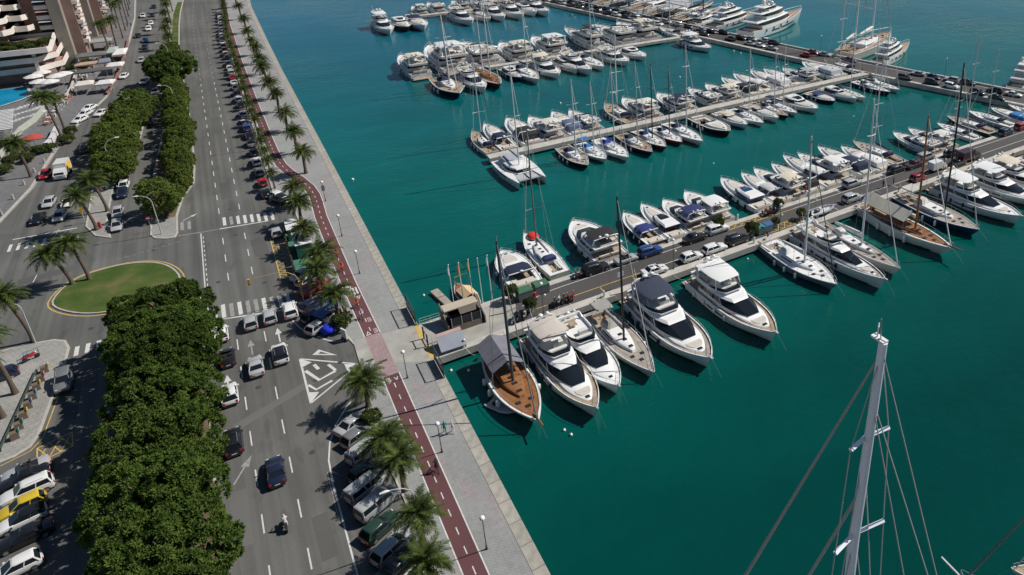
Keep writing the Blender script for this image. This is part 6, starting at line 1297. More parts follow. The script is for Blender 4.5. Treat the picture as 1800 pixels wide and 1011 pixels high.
for i, (x, y) in enumerate([(19.5, 84.6), (40.6, 84.55), (57.5, 93.1), (69.6, 84.8), (72.4, 93.2), (100.5, 93.2), (96.9, 84.9), (106, 84.9)]):
    o = new('service_pedestal', None, None, None, (x, y, .10)); tag(o, f'white power pedestal at the edge of the main pier, {nth(i)} from the shore', 'pedestal', 'power pedestals on the main pier')
    mb = MB(); mb.box(-.14, .14, -.14, .14, 0, .95, 0, .02, .02); new('body', mb.mesh('pedestal_body', M['white']), o); mb = MB(); mb.ball((0, 0, 1.02), .16, 8, 5); new('cap', mb.mesh('pedestal_cap', M['globe'], 60), o)
def street_light(x, y, h, reach, az, label, z=.12, post='grey_post'):
    o = new('street_light', None, None, None, (x, y, z), (0, 0, az)); tag(o, label, 'street light', 'curved street lights')
    mb = MB(); pts = [(0, 0, 0), (0, 0, h * .55), (0, 0, h * .82)] + [(reach * (1 - cos(radians(a))), 0, h * .82 + h * .18 * sin(radians(a))) for a in (25, 50, 70, 88)] ; mb.tube(pts, [.10, .085, .07, .062, .056, .05, .045], 7); new('pole', mb.mesh('pole', M[post], 50), o)
    mb = MB(); mb.tube([(reach * .96, 0, h), (reach * .96 + .25, 0, h + .02), (reach * .96 + .85, 0, h - .03)], [.05, .15, .10], 8); new('lamp_head', mb.mesh('lamp_head', M['white'], 60), o); return o
street_light(6.6, 57.2, 7.2, 2.0, radians(172), 'curved street light arching over the silver van under the palms')
street_light(-14.9, 145.4, 7.6, 1.7, radians(165), 'curved street light at the junction in front of the round tree')
street_light(3.3, 181, 7.2, 1.6, radians(175), 'curved street light among the small palms of the kerb row')
street_light(-11.7, 217, 8.6, 1.9, radians(170), 'curved street light rising from the light green tree row')
street_light(-12.4, 262, 10.2, 1.9, radians(170), 'curved street light beside the dark round tree')
street_light(-22.9, 178, 8.8, 1.9, radians(10), 'curved street light rising from the tree island crowns')
street_light(-29.0, 118.0, 6.2, .5, radians(150), 'slim street light at the corner of the sidewalk')
for i, (y, d) in enumerate([(262, 9.8), (232, 9.8), (187, 9.8), (170, 9.8), (128, 9.9)]):
    p, a = cross_pt(y, d); globe_lamp(p.x, p.y, 6.0, f'lamp post on the cross pier, {nth(i)} from the top', 'lamp posts on the cross pier', .10)
def signal_head(parent, loc, rz):
    mb = MB(); mb.box(-.14, .14, -.17, .17, 0, .95, 0, .01, .01); h = new('signal_head', mb.mesh('signal_head', M['objflat']), parent, (.62, .36, .03), loc, (0, 0, rz))
    for k_, c in enumerate(((.4, .02, .02), (.45, .25, .02), (.02, .2, .06))): mb = MB(); mb.ball((.15, 0, .78 - k_ * .3), .1, 8, 5, 0, (.4, 1, 1)); new('lens', mb.mesh('lens', M['objflat']), h, c)
o = new('traffic_light', None, None, None, (2.9, 108.9, .004)); tag(o, 'traffic light with an arm curving over the zebra crossing', 'traffic light', 'traffic lights')
mb = MB(); mb.tube([(0, 0, 0), (0, 0, 3.6), (-.4, 0, 4.6), (-1.3, .1, 5.3), (-2.6, .2, 5.55), (-6.2, .4, 5.6)], [.09, .08, .07, .06, .055, .045], 6); new('pole', mb.mesh('pole', M['objflat'], 50), o, (.38, .28, .10))
signal_head(o, (-6.1, .4, 4.7), radians(-90)); signal_head(o, (-.02, -.2, 2.6), radians(-90))
for p, lab in (((150, 392), 'yellow traffic light at the tip of the tree island'), ((5, 380), 'yellow traffic light at the left edge of the hotel street')):
    g = P(*p); o = new('traffic_light', None, None, None, (g.x, g.y, .13)); tag(o, lab, 'traffic light', 'traffic lights'); mb = MB(); mb.tube([(0, 0, 0), (0, 0, 2.6)], .06, 6); new('pole', mb.mesh('pole', M['grey_post']), o); signal_head(o, (0, -.2, 2.0), radians(90))
g = P(267, 407); o = new('road_sign', None, None, None, (g.x, g.y, .13)); tag(o, 'round red no-entry sign at the mouth of the service lane', 'sign')
mb = MB(); mb.tube([(0, 0, 0), (0, 0, 2.3)], .035, 5); new('pole', mb.mesh('pole', M['grey_post']), o)
mb = MB(); mb.rings([[(.38 * cos(2 * pi * i / 20), -.05 - .02 * k_, 2.5 + .38 * sin(2 * pi * i / 20)) for i in range(20)] for k_ in (0, 1)], True, True); d_ = new('disc', mb.mesh('disc', M['objflat']), o, (.45, .02, .03)); mb = MB(); mb.box(-.26, .26, -.085, -.075, 2.43, 2.57); new('bar', mb.mesh('bar', M['white']), d_)
g = P(1069, 507); o = new('road_sign', None, None, None, (44.0, 85.4, .10)); tag(o, 'pair of small blue-white signs on a post on the main pier', 'sign'); mb = MB(); mb.tube([(0, 0, 0), (0, 0, 2.6)], .04, 5); new('pole', mb.mesh('pole', M['dark_post']), o)
for dx in (-.3, .3): mb = MB(); mb.box(dx - .24, dx + .24, -.03, .03, 1.95, 2.75); new('panel', mb.mesh('panel', M['objflat']), o, (.55, .60, .66))
for i, p in enumerate([(10, 378), (30, 350), (49, 325), (67, 303), (84, 286), (100, 268), (112, 252), (120, 245)]):
    g = P(*p); o = new('bollard', None, None, None, (g.x - .5, g.y, .13)); tag(o, f'pale stone bollard on the hotel street kerb, {nth(i)} from the left edge', 'bollard', 'bollards on the hotel street kerb')
    mb = MB(); mb.tube([(0, 0, 0), (0, 0, .75)], [.22, .18], 9); new('post', mb.mesh('bollard_post', M['kerb'], 50), o); mb = MB(); mb.ball((0, 0, .8), .19, 9, 5); new('cap', mb.mesh('bollard_cap', M['kerb'], 60), o)
# ---- flagpoles at the pier entrance
FC = [((.62, .62, .66), (.62, .62, .66)), ((.55, .22, .03), (.50, .10, .03)), ((.60, .36, .03), (.60, .36, .03)), None, ((.62, .62, .64), (.50, .12, .12))]
for i, (p, tp) in enumerate([((799.1, 543.9), 7.35), ((816, 538.5), 7.2), ((832.7, 533.8), 7.35), ((848.9, 533.8), 7.6), ((865.3, 527.2), 7.5)]):
    g = P(*p); o = new('flagpole', None, None, None, (g.x, g.y, .10)); tag(o, 'bare white flagpole at the pier entrance, fourth of five from the shore' if not FC[i] else f'white flagpole with a furled {("white", "orange", "yellow", "", "white and red")[i]} flag, {nth(i)} of five from the shore', 'flagpole', 'flagpoles at the pier entrance')
    mb = MB(); mb.tube([(0, 0, 0), (0, 0, tp)], [.07, .04], 7); new('pole', mb.mesh('pole', M['white'], 50), o); mb = MB(); mb.ball((0, 0, tp + .08), .1, 8, 5); new('finial', mb.mesh('finial', M['white'], 60), o)
    if FC[i]:
        mb = MB(); mb.tube([(-.08, 0, tp - .15), (-.16, .03, tp - .7), (-.13, 0, tp - 1.4), (-.1, 0, tp - 1.75)], [.05, .13, .12, .04], 6); new('flag', mb.mesh('flag', M['canvas'], 50), o, FC[i][0])
# ---- pier entrance: frames, gatehouse, sloping roof
def fence(y0, y1, label, x=15.28):
    o = new('fence_panel', None, None, None, (x, (y0 + y1) / 2, .12)); tag(o, label, 'fence', 'steel fence panels at the pier entrance'); h = (y1 - y0) / 2
    for yy in (-h, h): mb = MB(); mb.box(-.06, .06, yy - .06, yy + .06, 0, 2.45); new('post', mb.mesh('post', M['dark_post']), o)
    for zz in (1.0, 2.38): mb = MB(); mb.box(-.045, .045, -h + .06, h - .06, zz - .05, zz + .05); new('crossbar', mb.mesh('crossbar', M['dark_post']), o)
    mb = MB(); mb.box(-.03, .03, -h + .06, h - .06, .12, .95); new('kick_panel', mb.mesh('kick_panel', M['dark_post']), o)
    for k_ in range(3): mb = MB(); yy = -h * .7 + k_ * .55; mb.tube([(0, yy, 1.05), (0, yy + .3, 1.5), (0, yy + .1, 1.9), (0, yy + .5, 2.33)], .015, 4); new('ornament', mb.mesh('ornament', M['dark_post']), o)
    for k_ in range(4): mb = MB(); mb.tube([(0, h * .25, 1.2 + .25 * k_), (0, h - .1, 1.2 + .25 * k_)], .015, 4); new('wire', mb.mesh('wire', M['dark_post']), o)
fence(93.2, 98.2, 'tall steel fence panel on the quay edge beyond the pier entrance'); fence(79.6, 83.9, 'tall steel fence panel on the quay edge before the pier entrance')
o = new('gate', None, None, None, (15.35, 88.3, .12)); tag(o, 'low steel sliding gate between the two pier lanes', 'gate')
for yy in (-1.0, 1.0): mb = MB(); mb.box(-.09, .09, yy - .09, yy + .09, 0, 1.9); new('post', mb.mesh('post', M['dark_post']), o)
for zz in (.35, 1.6): mb = MB(); mb.box(-.04, .04, -.9, .9, zz - .05, zz + .05); new('crossbar', mb.mesh('crossbar', M['dark_post']), o)
for x0_, y0_, y1_ in ((15.1, 89.6, 92.7), (15.1, 84.6, 87.4)):
    mb = MB(); mb.poly([(x0_ - .25, y0_), (x0_ + .35, y0_ - .2), (x0_ + .4, y1_), (x0_ - .1, y1_ + .2)], .1315); structure('rust_stain', mb.mesh('rust_stain', M['yellow_paint']), None, bpy.data.objects['driveway'])
o = new('gatehouse', None, None, None, (0, 0, .10)); tag(o, 'small glazed gatehouse with a flat beige roof at the pier entrance', 'building')
mb = MB(); mb.box(19.0, 23.2, 88.3, 91.6, 0, .95); new('wall', mb.mesh('wall', M['objflat']), o, (.20, .165, .13))
for k_, (xa, xb, ya, yb) in enumerate([(19.02, 23.18, 88.34, 88.40), (19.02, 19.08, 88.4, 91.5), (23.12, 23.18, 88.4, 91.5), (19.02, 23.18, 91.5, 91.56)]): mb = MB(); mb.box(xa, xb, ya, yb, .95, 2.25); new('window', mb.mesh('window', M['glass']), o)
for xx in (19.0, 20.4, 21.8, 23.1): mb = MB(); mb.box(xx, xx + .1, 88.28, 88.38, .95, 2.3); new('mullion', mb.mesh('mullion', M['alu']), o)
mb = MB(); mb.box(18.7, 23.5, 90.4, 92.2, 2.26, 2.42); rf = new('roof', mb.mesh('roof', M['objflat']), o, (.46, .40, .31)); 
mb = MB(); mb.rings([[(20.6, 89.3, 1.95), (23.5, 89.3, 1.95)], [(20.6, 90.4, 2.35), (23.5, 90.4, 2.35)]], False, False, False); new('sloping_glass', mb.mesh('sloping_glass', M['objflat']), o, (.13, .11, .085))
for xx in (18.5, 23.6): mb = MB(); mb.rings([[(xx, 88.2, 0), (xx + .14, 88.2, 0), (xx + .14, 92.4, 0), (xx, 92.4, 0)], [(xx, 88.2, 1.3), (xx + .14, 88.2, 1.3), (xx + .14, 92.4, 2.8), (xx, 92.4, 2.8)]], True, True); new('end_wall', mb.mesh('end_wall', M['objflat']), o, (.17, .15, .13))
mb = MB(); mb.box(21.4, 22.0, 88.5, 88.7, .96, 1.9); new('red_cabinet', mb.mesh('red_cabinet', M['objflat']), o, (.40, .03, .03))
o = new('canopy', None, None, None, (0, 0, .10)); tag(o, 'grey sloping roof panel beside the pier gate', 'canopy')
mb = MB(); mb.rings([[(16.3, 84.2, .55), (19.7, 84.1, .55)], [(16.3, 86.2, 1.7), (19.7, 86.1, 1.7)], [(16.3, 86.2, 1.62), (19.7, 86.1, 1.62)], [(16.3, 84.2, .47), (19.7, 84.1, .47)]], False, False, False); new('roof_panel', mb.mesh('roof_panel', M['objflat']), o, (.26, .28, .33))
mb = MB(); mb.box(16.3, 19.7, 86.15, 86.9, 1.6, 1.72); new('ridge_strip', mb.mesh('ridge_strip', M['objflat']), o, (.46, .30, .26))
for xx in (16.4, 19.5):
    mb = MB(); mb.box(xx, xx + .1, 86.3, 86.4, 0, 1.6); new('post', mb.mesh('post', M['dark_post']), o); mb = MB(); mb.box(xx, xx + .1, 84.25, 84.35, 0, .5); new('post', mb.mesh('post', M['dark_post']), o)
def rail_run(pts, label, z=.10, h=.95, m='grey_post', name='railing', cat='railing'):
    o = new(name, None, None, None, (pts[0][0], pts[0][1], z)); tag(o, label, cat); p0 = Vector((pts[0][0], pts[0][1], 0))
    for zz in (h, h * .55): mb = MB(); mb.tube([Vector((*p[:2], zz)) - p0 for p in pts], .03, 4); new('rail', mb.mesh('rail', M[m]), o)
    for p, a in walk([(q[0], q[1]) for q in pts], 1.5): mb = MB(); mb.tube([(p.x - p0.x, p.y - p0.y, 0), (p.x - p0.x, p.y - p0.y, h)], .03, 4); new('post', mb.mesh('post', M[m]), o)
rail_run([(15.7, 92.95), (18.4, 92.95), (18.4, 90.5)], 'grey railing around the corner of the pier entrance'); rail_run([(16.0, 87.6), (17.9, 87.6)], 'short grey railing beside the gatehouse')
g = P(733, 533); o = new('ladder', None, None, None, (15.75, 99.2, -1.2)); tag(o, 'steel ladder down the quay wall beyond the pier', 'ladder')
for yy in (-.25, .25): mb = MB(); mb.tube([(0, yy, 0), (0, yy, 2.1), (-.3, yy, 2.3), (-.5, yy, 1.4)], .025, 4); new('rail', mb.mesh('rail', M['dark_post']), o)
for k_ in range(5): mb = MB(); mb.tube([(0, -.25, .3 + k_ * .35), (0, .25, .3 + k_ * .35)], .02, 4); new('rung', mb.mesh('rung', M['dark_post']), o)
# ---- bins, planters
def dumpster(x, y, label, lid=(.05, .14, .08), body=(.17, .18, .18), s=(1, 1, 1), z=.10):
    o = new('waste_container', None, None, None, (x, y, z), (0, 0, 0), s); tag(o, label, 'container', 'waste containers on the main pier')
    mb = MB(); mb.box(-1.1, 1.1, -.8, .8, .12, 1.5, 0, -.06, -.05); new('body', mb.mesh('body', M['objflat']), o, body); mb = MB(); mb.rings([[(-1.18, -.88, 1.5), (1.18, -.88, 1.5), (1.18, .88, 1.5), (-1.18, .88, 1.5)], [(-1.05, -.75, 1.68), (1.05, -.75, 1.68), (1.05, .75, 1.68), (-1.05, .75, 1.68)]], True, True); new('lid', mb.mesh('lid', M['objflat']), o, lid)
    for sx in (-.8, .8):
        for sy in (-.6, .6): mb = MB(); mb.tube([(sx, sy - .05, .1), (sx, sy + .05, .1)], .1, 8); new('wheel', mb.mesh('wheel', M['rubber']), o)
dumpster(30.6, 91.0, 'grey container with a green lid behind the pier bush'); dumpster(33.3, 91.2, 'grey container with a green lid beside the red bin'); dumpster(72.6, 86.9, 'teal recycling container by the near yellow hatching', (.05, .20, .22), (.10, .16, .17), (.7, .8, .9)); dumpster(74.3, 86.95, 'teal recycling container with a blue lid', (.03, .12, .30), (.10, .16, .17), (.7, .8, .9))
o = new('litter_bin', None, None, None, (31.9, 90.4, .1)); tag(o, 'round red bin between the two grey containers', 'bin'); mb = MB(); mb.tube([(0, 0, 0), (0, 0, .8)], [.28, .33], 10); new('body', mb.mesh('body', M['objflat'], 50), o, (.42, .02, .02)); mb = MB(); mb.ball((0, 0, .8), .33, 10, 5, 0, (1, 1, .4)); new('lid', mb.mesh('lid', M['objflat'], 60), o, (.36, .02, .02))
for x, y, s, lab in ((28.7, 91.4, .9, 'bush in a pot beside the grey containers'), (30.0, 87.2, .75, 'bush in a pot by the motorbikes on the pier'), (70.7, 86.9, .95, 'clipped bush in a pot beside the black SUV on the pier'), (67.4, 92.2, .8, 'bush in a pot at the start of the far yellow hatching'), (81.0, 92.0, .8, 'bush in a pot at the end of the far yellow hatching'), (82.2, 87.0, .7, 'bush in a pot at the end of the near yellow hatching'), (76.4, 87.2, .6, 'small bush behind the recycling containers')):
    bush(x, y, s, lab, .55, 'potted bushes on the pier'); o = new('planter', None, None, None, (x, y, .104)); tag(o, lab.replace('bush in a pot', 'round pot').replace('clipped round pot', 'round pot').replace('clipped bush', 'bush').replace('small bush', 'small round pot') , 'planter', 'plant pots on the pier'); mb = MB(); mb.tube([(0, 0, 0), (0, 0, .6), (0, 0, .66)], [.36, .48, .52], 10); new('pot', mb.mesh('pot', M['coping'], 50), o); mb = MB(); mb.tube([(0, 0, .58), (0, 0, .6)], .46, 10); new('soil', mb.mesh('soil', M['earth']), o)
# ---- motorbikes, bicycles, people
def person(x, y, rz, pose, shirt, legs, label, group, z=.12, hair=(.03, .02, .015)):
    me = PEOPLE[pose].copy(); me.materials.clear()
    for nm, col in (('shirt', shirt), ('trousers', legs), ('hair', hair)): me.materials.append(mat(nm, col, .85))
    me.materials.append(M['skin']); o = new('person', me, None, None, (x, y, z), (0, 0, rz)); tag(o, label, 'person', group); return o
def bicycle(x, y, rz, label, group, z=.126, col=(.05, .05, .06)):
    o = new('bicycle', None, None, None, (x, y, z), (0, 0, rz)); tag(o, label, 'bicycle', group)
    for xx in (-.5, .55):
        mb = MB(); mb.rings([[(xx + r_ * cos(2 * pi * i / 16), yy, .34 + r_ * sin(2 * pi * i / 16)) for i in range(16)] for r_, yy in ((.34, -.02), (.34, .02), (.29, .02), (.29, -.02), (.34, -.02))], False, False); new('wheel', mb.mesh('wheel', M['rubber']), o)
    mb = MB(); 
    for a, b in (((-.5, 0, .34), (-.05, 0, .3)), ((-.05, 0, .3), (.4, 0, .75)), ((-.05, 0, .3), (-.2, 0, .85)), ((-.2, 0, .75), (.38, 0, .78)), ((-.5, 0, .34), (-.18, 0, .75)), ((.55, 0, .34), (.36, 0, .98))): mb.tube([a, b], .022, 5)
    new('frame', mb.mesh('frame', M['objflat']), o, col); mb = MB(); mb.box(-.32, -.08, -.07, .07, .85, .92, 0, .02, .02); new('saddle', mb.mesh('saddle', M['dark']), o); mb = MB(); mb.tube([(.45, -.24, 1.02), (.36, -.2, 1.0), (.36, .2, 1.0), (.45, .24, 1.02)], .018, 4); new('handlebar', mb.mesh('handlebar', M['dark']), o); return o
bk = lambda px_, py_, rz, sh, lg, lab: (lambda g: (bicycle(g.x, g.y, rz, 'bicycle under the ' + lab, 'bicycles on the lane'), person(g.x - .22 * cos(rz), g.y - .22 * sin(rz), rz, 'ride', sh, lg, lab, 'cyclists on the bicycle lane', .17)))(P(px_, py_, .9))
bk(767, 818, UP, (.02, .02, .03), (.02, .02, .03), 'cyclist in black on the near red lane'); bk(591.5, 446, DOWN, (.55, .12, .03), (.05, .05, .05), 'cyclist in orange, farther of the pair'); bk(600.5, 469, DOWN, (.58, .13, .03), (.05, .05, .06), 'cyclist in orange, nearer of the pair'); bk(627, 532, DOWN, (.55, .12, .04), (.03, .03, .04), 'cyclist in red-orange beside the lane stripe'); bk(635, 552, DOWN, (.62, .50, .60), (.04, .04, .05), 'cyclist in pale pink near the driveway')
pg = 'people walking on the promenade'
g = P(783, 763); person(g.x, g.y, radians(75), 'walk', (.02, .22, .20), (.03, .10, .13), 'person walking in a green shirt beside the lamp post', pg); g = P(797, 762); person(g.x, g.y, radians(75), 'walk', (.66, .60, .58), (.42, .10, .06), 'person walking in white with red shorts', pg)
for x, y, sh, lab in ((1355, 380, (.42, .04, .06), 'person in red standing on the yellow hatching'), (1361, 379, (.05, .05, .09), 'person in dark clothes next to the one in red'), (1416, 340, (.5, .08, .05), 'person in a red top behind the tall masts'), (1552, 331, (.04, .05, .16), 'person in dark blue on the pier near the schooner'), (1570, 326, (.03, .03, .03), 'person in black on the pier near the red car')):
    g = P(x, y); person(g.x, g.y, rnd.uniform(0, 6), 'stand', sh, (.03, .03, .05), lab, 'people on the main pier', .104)
for i, (x, y) in enumerate([(225, 49), (231, 48)]): g = P(x, y); person(g.x, g.y, 1.5, 'stand', (.05, .05, .06), (.03, .03, .04), ('person in dark clothes on the hotel walk, nearer the kerb', 'person in dark clothes on the hotel walk, nearer the wall')[1 - i], 'people on the hotel walk', .13)
def motorbike(x, y, rz, label, group, col=(.03, .03, .035), z=.004):
    o = new('motorbike', None, None, None, (x, y, z), (0, 0, rz)); tag(o, label, 'motorbike', group)
    for xx in (-.62, .66):
        mb = MB(); mb.rings([[(xx + r_ * cos(2 * pi * i / 14), yy, .31 + r_ * sin(2 * pi * i / 14)) for i in range(14)] for r_, yy in ((.22, -.07), (.31, -.06), (.31, .06), (.22, .07))], True, True); new('wheel', mb.mesh('wheel', M['rubber'], 40), o)
    mb = MB(); mb.rings([[(-.75, -.1, .62), (.1, -.17, .45), (.5, -.14, .6), (.62, 0, .78), (.5, .14, .6), (.1, .17, .45), (-.75, .1, .62)], [(-.85, -.11, .8), (.0, -.16, .82), (.4, -.13, .95), (.6, 0, 1.0), (.4, .13, .95), (.0, .16, .82), (-.85, .11, .8)]], True, True); new('body', mb.mesh('body', M['paint'], 40), o, col)
    mb = MB(); mb.box(-.7, .02, -.14, .14, .8, .9, 0, .04, .03); new('seat', mb.mesh('seat', M['rubber']), o); mb = MB(); mb.tube([(.38, -.36, 1.06), (.5, -.12, 1.02), (.5, .12, 1.02), (.38, .36, 1.06)], .022, 4); new('handlebar', mb.mesh('handlebar', M['dark']), o); mb = MB(); mb.tube([(.52, 0, 1.0), (.66, 0, .3)], .04, 5); new('fork', mb.mesh('fork', M['steel']), o); mb = MB(); mb.ball((.62, 0, .92), .1, 8, 5); new('headlight', mb.mesh('headlight', M['headlight']), o); return o
g = P(504, 927); mk = motorbike(g.x, g.y, UP, 'motorbike ridden down the empty near lanes of the boulevard', 'motorbikes', (.05, .03, .03)); person(g.x, g.y - .25, UP, 'ride', (.62, .60, .60), (.02, .02, .025), 'motorbike rider in a white jacket', 'motorbike riders', .02)
mi = 0
for x, y, n, d_, lab in ((27.0, 86.3, 3, .9, 'beside the ramp end of the main pier'), (33.6, 86.8, 5, .75, 'by the first pier lamp'), (77.6, 92.1, 4, .8, 'at the end of the far yellow hatching'), (39.6, 92.0, 2, .8, 'next to the black SUV'), (3.9, 106.6, 4, .85, 'beside the traffic light in the bays')):
    for k_ in range(n): motorbike(x + k_ * d_, y + rnd.uniform(-.1, .1), radians(70 + rnd.uniform(-12, 12)), f'motorbike parked {lab}, {nth(k_)} of {n}', 'parked motorbikes', rnd.choice([(.02, .02, .025), (.3, .3, .32), (.3, .02, .02), (.5, .5, .5), (.02, .04, .15)]), .104 if x > 10 else .004)
for x in (1440,): 
    g = P(1444, 369, .9); boat('rib', g.x - 2.6, g.y, .0, 5.6, 'grey inflatable boat on a trailer on the main pier', 'small boats', top=(.30, .33, .40)).location.z = .55
    o = new('boat_trailer', None, None, None, (g.x, g.y, .104)); tag(o, 'low trailer under the grey inflatable boat on the pier', 'trailer'); mb = MB(); mb.box(-2.4, 2.8, -.08, .08, .32, .42); new('beam', mb.mesh('beam', M['grey_post']), o); mb = MB(); mb.box(-.6, .6, -.9, .9, .3, .38); new('axle_frame', mb.mesh('axle_frame', M['grey_post']), o)
    for sy in (-.95, .95): mb = MB(); mb.rings([[(.28 * cos(2 * pi * i / 12), sy + q, .28 + .28 * sin(2 * pi * i / 12)) for i in range(12)] for q in (-.08, .08)], True, True); new('wheel', mb.mesh('wheel', M['rubber']), o)
# small craft
g = P(873, 722, WATER); boat('rib', g.x - .3, g.y + 1.9, radians(-62), 4.2, 'grey inflatable dinghy tied beside the wooden-decked boat', 'small boats', top=(.40, .42, .45))
g = P(937, 415, .2); o = new('dinghy', None, None, None, (g.x, g.y, .02)); tag(o, 'bright red covered dinghy on the foredeck of the cream sailing boat', 'dinghy'); mb = MB(); mb.ball((0, 0, .25), 1.0, 14, 6, 0, (.95, 1.35, .42)); new('cover', mb.mesh('cover', M['canvas'], 60), o, (.62, .03, .02)); mb = MB(); mb.rings([[(1.0 * cos(2 * pi * i / 14), 1.4 * sin(2 * pi * i / 14), .18 + q) for i in range(14)] for q in (0, .08)], False, False); new('rim', mb.mesh('rim', M['offwhite']), o)
g = P(828, 515, WATER); boat('sail', g.x - .6, 94.6, pi / 2 + .12, 7.4, 'small wooden boat with a tan tent beside the flagpoles', 'small boats', hull=(.66, .65, .66), deck='orange', house='wood', classic=True, sprayhood=False, tent=(.20, .62), awning=(.60, .44, .26), mast=(.36, .20, .05), jib=(.36, .20, .05), boom=(.5, .5, .6), mast_t=.66, mast_h=5.2, spreaders=1, B=2.8, fend=None)
o = structure('floating_dock', (lambda b: b.slab([(21.0, 94.0), (22.0, 94.0), (20.8, 102.6), (19.6, 102.4)], WATER + .05, WATER + .5).mesh('floating_dock', M['teak_grey']))(MB()), 'narrow floating dock beside the wooden boat')
for i, p in enumerate([(793, 652), (824, 652), (992, 757), (1004, 765), (1314, 456), (620, 316), (745, 520), (1180, 420), (1500, 205), (985, 182), (1195, 136), (1290, 90), (1302, 94), (1006, 27), (768, 95), (1254, 288)]):
    g = P(*p, WATER); o = new('mooring_buoy', None, None, None, (g.x, g.y, WATER)); tag(o, 'small white mooring buoy floating on the open water', 'buoy', 'white mooring buoys'); mb = MB(); mb.ball((0, 0, .08), .2 if g.y < 140 else .3, 9, 6); new('float', mb.mesh('float', M['white'], 60), o); mb = MB(); mb.tube([(0, 0, .2), (0, 0, .42)], .03, 5); new('eye', mb.mesh('eye', M['steel']), o)
# gangways from stern to pier
for i, (p, q) in enumerate([((866, 604), (858, 596)), ((1060, 525), (1048, 515)), ((1345, 432), (1328, 418)), ((1395, 408), (1372, 400)), ((1515, 372), (1497, 350)), ((1585, 345), (1570, 336)), ((1660, 315), (1642, 300))]):
    a = P(*p, .1); x = a.x; o = new('gangway', None, None, None, (x, 84.9, .16)); tag(o, f'narrow boarding plank to the near side of the main pier, {nth(i)} from the shore', 'gangway', 'boarding planks'); mb = MB(); mb.box(-.22, .22, -3.6, 0, 0, .05); new('plank', mb.mesh('plank', M['teak_grey']), o)
    for sd in (-.22, .22): mb = MB(); mb.tube([(sd, -3.5, .05), (sd, -3.5, .7), (sd, -.2, .7)], .015, 4); new('handrail', mb.mesh('handrail', M['steel']), o)
# ---- bike docks, railings, huts
for i, p in enumerate([(80, 655), (73, 671), (66, 686), (59, 702), (51, 718), (43, 736), (35, 755), (28, 772)]):
    g = P(*p); o = new('docking_stand', None, None, None, (g.x, g.y, .125), (0, 0, radians(12))); c = [(.55, .40, .06), (.50, .18, .24), (.55, .40, .06), (.10, .30, .55), (.10, .30, .55), (.55, .40, .06), (.08, .24, .24), (.08, .26, .26)][i]
    tag(o, f'bicycle docking stand along the sidewalk rail, {nth(i)} from the street corner', 'docking stand', 'bicycle docking stands'); mb = MB(); mb.box(-.42, .38, -.36, .36, 0, .85, 0, .07, .03); new('box', mb.mesh('box', M['objflat']), o, (.16, .115, .085))
    mb = MB(); mb.tube([(.34, -.3, .5), (.52, -.32, 1.05), (.52, .32, 1.05), (.34, .3, .5)], .06, 5); new('hoop', mb.mesh('hoop', M['objflat']), o, c); mb = MB(); mb.box(.36, .40, -.24, .24, .6, 1.0); new('screen', mb.mesh('screen', M['glass']), o)
a, b = P(66, 655), P(2, 795); o = new('rail_beam', None, None, None, (a.x, a.y, .125)); tag(o, 'long dark green beam running behind the bicycle docking stands', 'rail'); d_ = b - a
mb = MB(); mb.tube([(0, 0, .32), (d_.x, d_.y, .32)], .14, 6); new('beam', mb.mesh('beam', M['objflat'], 50), o, (.04, .06, .045))
for k_ in range(6): mb = MB(); q = k_ / 5; mb.box(d_.x * q - .08, d_.x * q + .08, d_.y * q - .08, d_.y * q + .08, 0, .3); new('support', mb.mesh('support', M['dark_post']), o)
rail_run([tuple(P(x, y)[:2]) for x, y in ((34, 646), (48, 640), (52, 628))], 'blue tube railing at the foot of the palm by the sidewalk corner', .125, .9, 'glass_blue'); rail_run([tuple(P(x, y)[:2]) for x, y in ((44, 632), (71, 622))], 'blue tube railing nearer the street at the sidewalk corner', .125, .9, 'glass_blue')
g = P(56, 634); motorbike(g.x, g.y, .4, 'red scooter parked by the blue railings', 'parked motorbikes', (.40, .02, .03), .125)
g = P(177, 402); o = new('post_box', None, None, None, (g.x, g.y, .13)); tag(o, 'red pillar box at the tip of the tree island', 'post box'); mb = MB(); mb.tube([(0, 0, 0), (0, 0, 1.1)], .25, 10); new('body', mb.mesh('body', M['objflat'], 50), o, (.42, .02, .02)); mb = MB(); mb.ball((0, 0, 1.1), .27, 10, 5, 0, (1, 1, .5)); new('cap', mb.mesh('cap', M['objflat'], 60), o, (.38, .02, .02))
# green site beside the yellow bay
mb = MB(); mb.poly([(2.95, 117.2), (5.6, 117.2), (5.6, 138.0), (2.95, 138.0)], .0055); structure('green_floor', mb.mesh('green_floor', M['green_floor']), 'green painted floor of the little work site')
for nm, x0, x1, y0, y1, h, rc, lab in (('hut', 3.9, 6.2, 122.6, 127.6, 2.5, (.70, .70, .69), 'green hut with a white roof beside the yellow bay'), ('hut', 3.4, 5.4, 130.0, 132.0, 2.2, (.66, .66, .66), 'small hut with a white roof at the far end of the work site'), ('hut', 3.5, 5.2, 133.4, 135.0, 1.9, (.66, .66, .66), 'low white-roofed hut next to the crossing palms')):
    o = new('hut', None, None, None, (x0, y0, .006)); tag(o, lab, 'hut', 'work site huts'); mb = MB(); mb.box(0, x1 - x0, 0, y1 - y0, 0, h); new('wall', mb.mesh('wall', M['objflat']), o, (.03, .12, .085))
    mb = MB(); mb.box(-.12, x1 - x0 + .12, -.12, y1 - y0 + .12, h, h + .12, 0, .04, .04); new('roof', mb.mesh('roof', M['objflat']), o, rc); mb = MB(); mb.box(-.03, 0, .5, 1.4, .05, 1.95); new('door', mb.mesh('door', M['dark']), o)
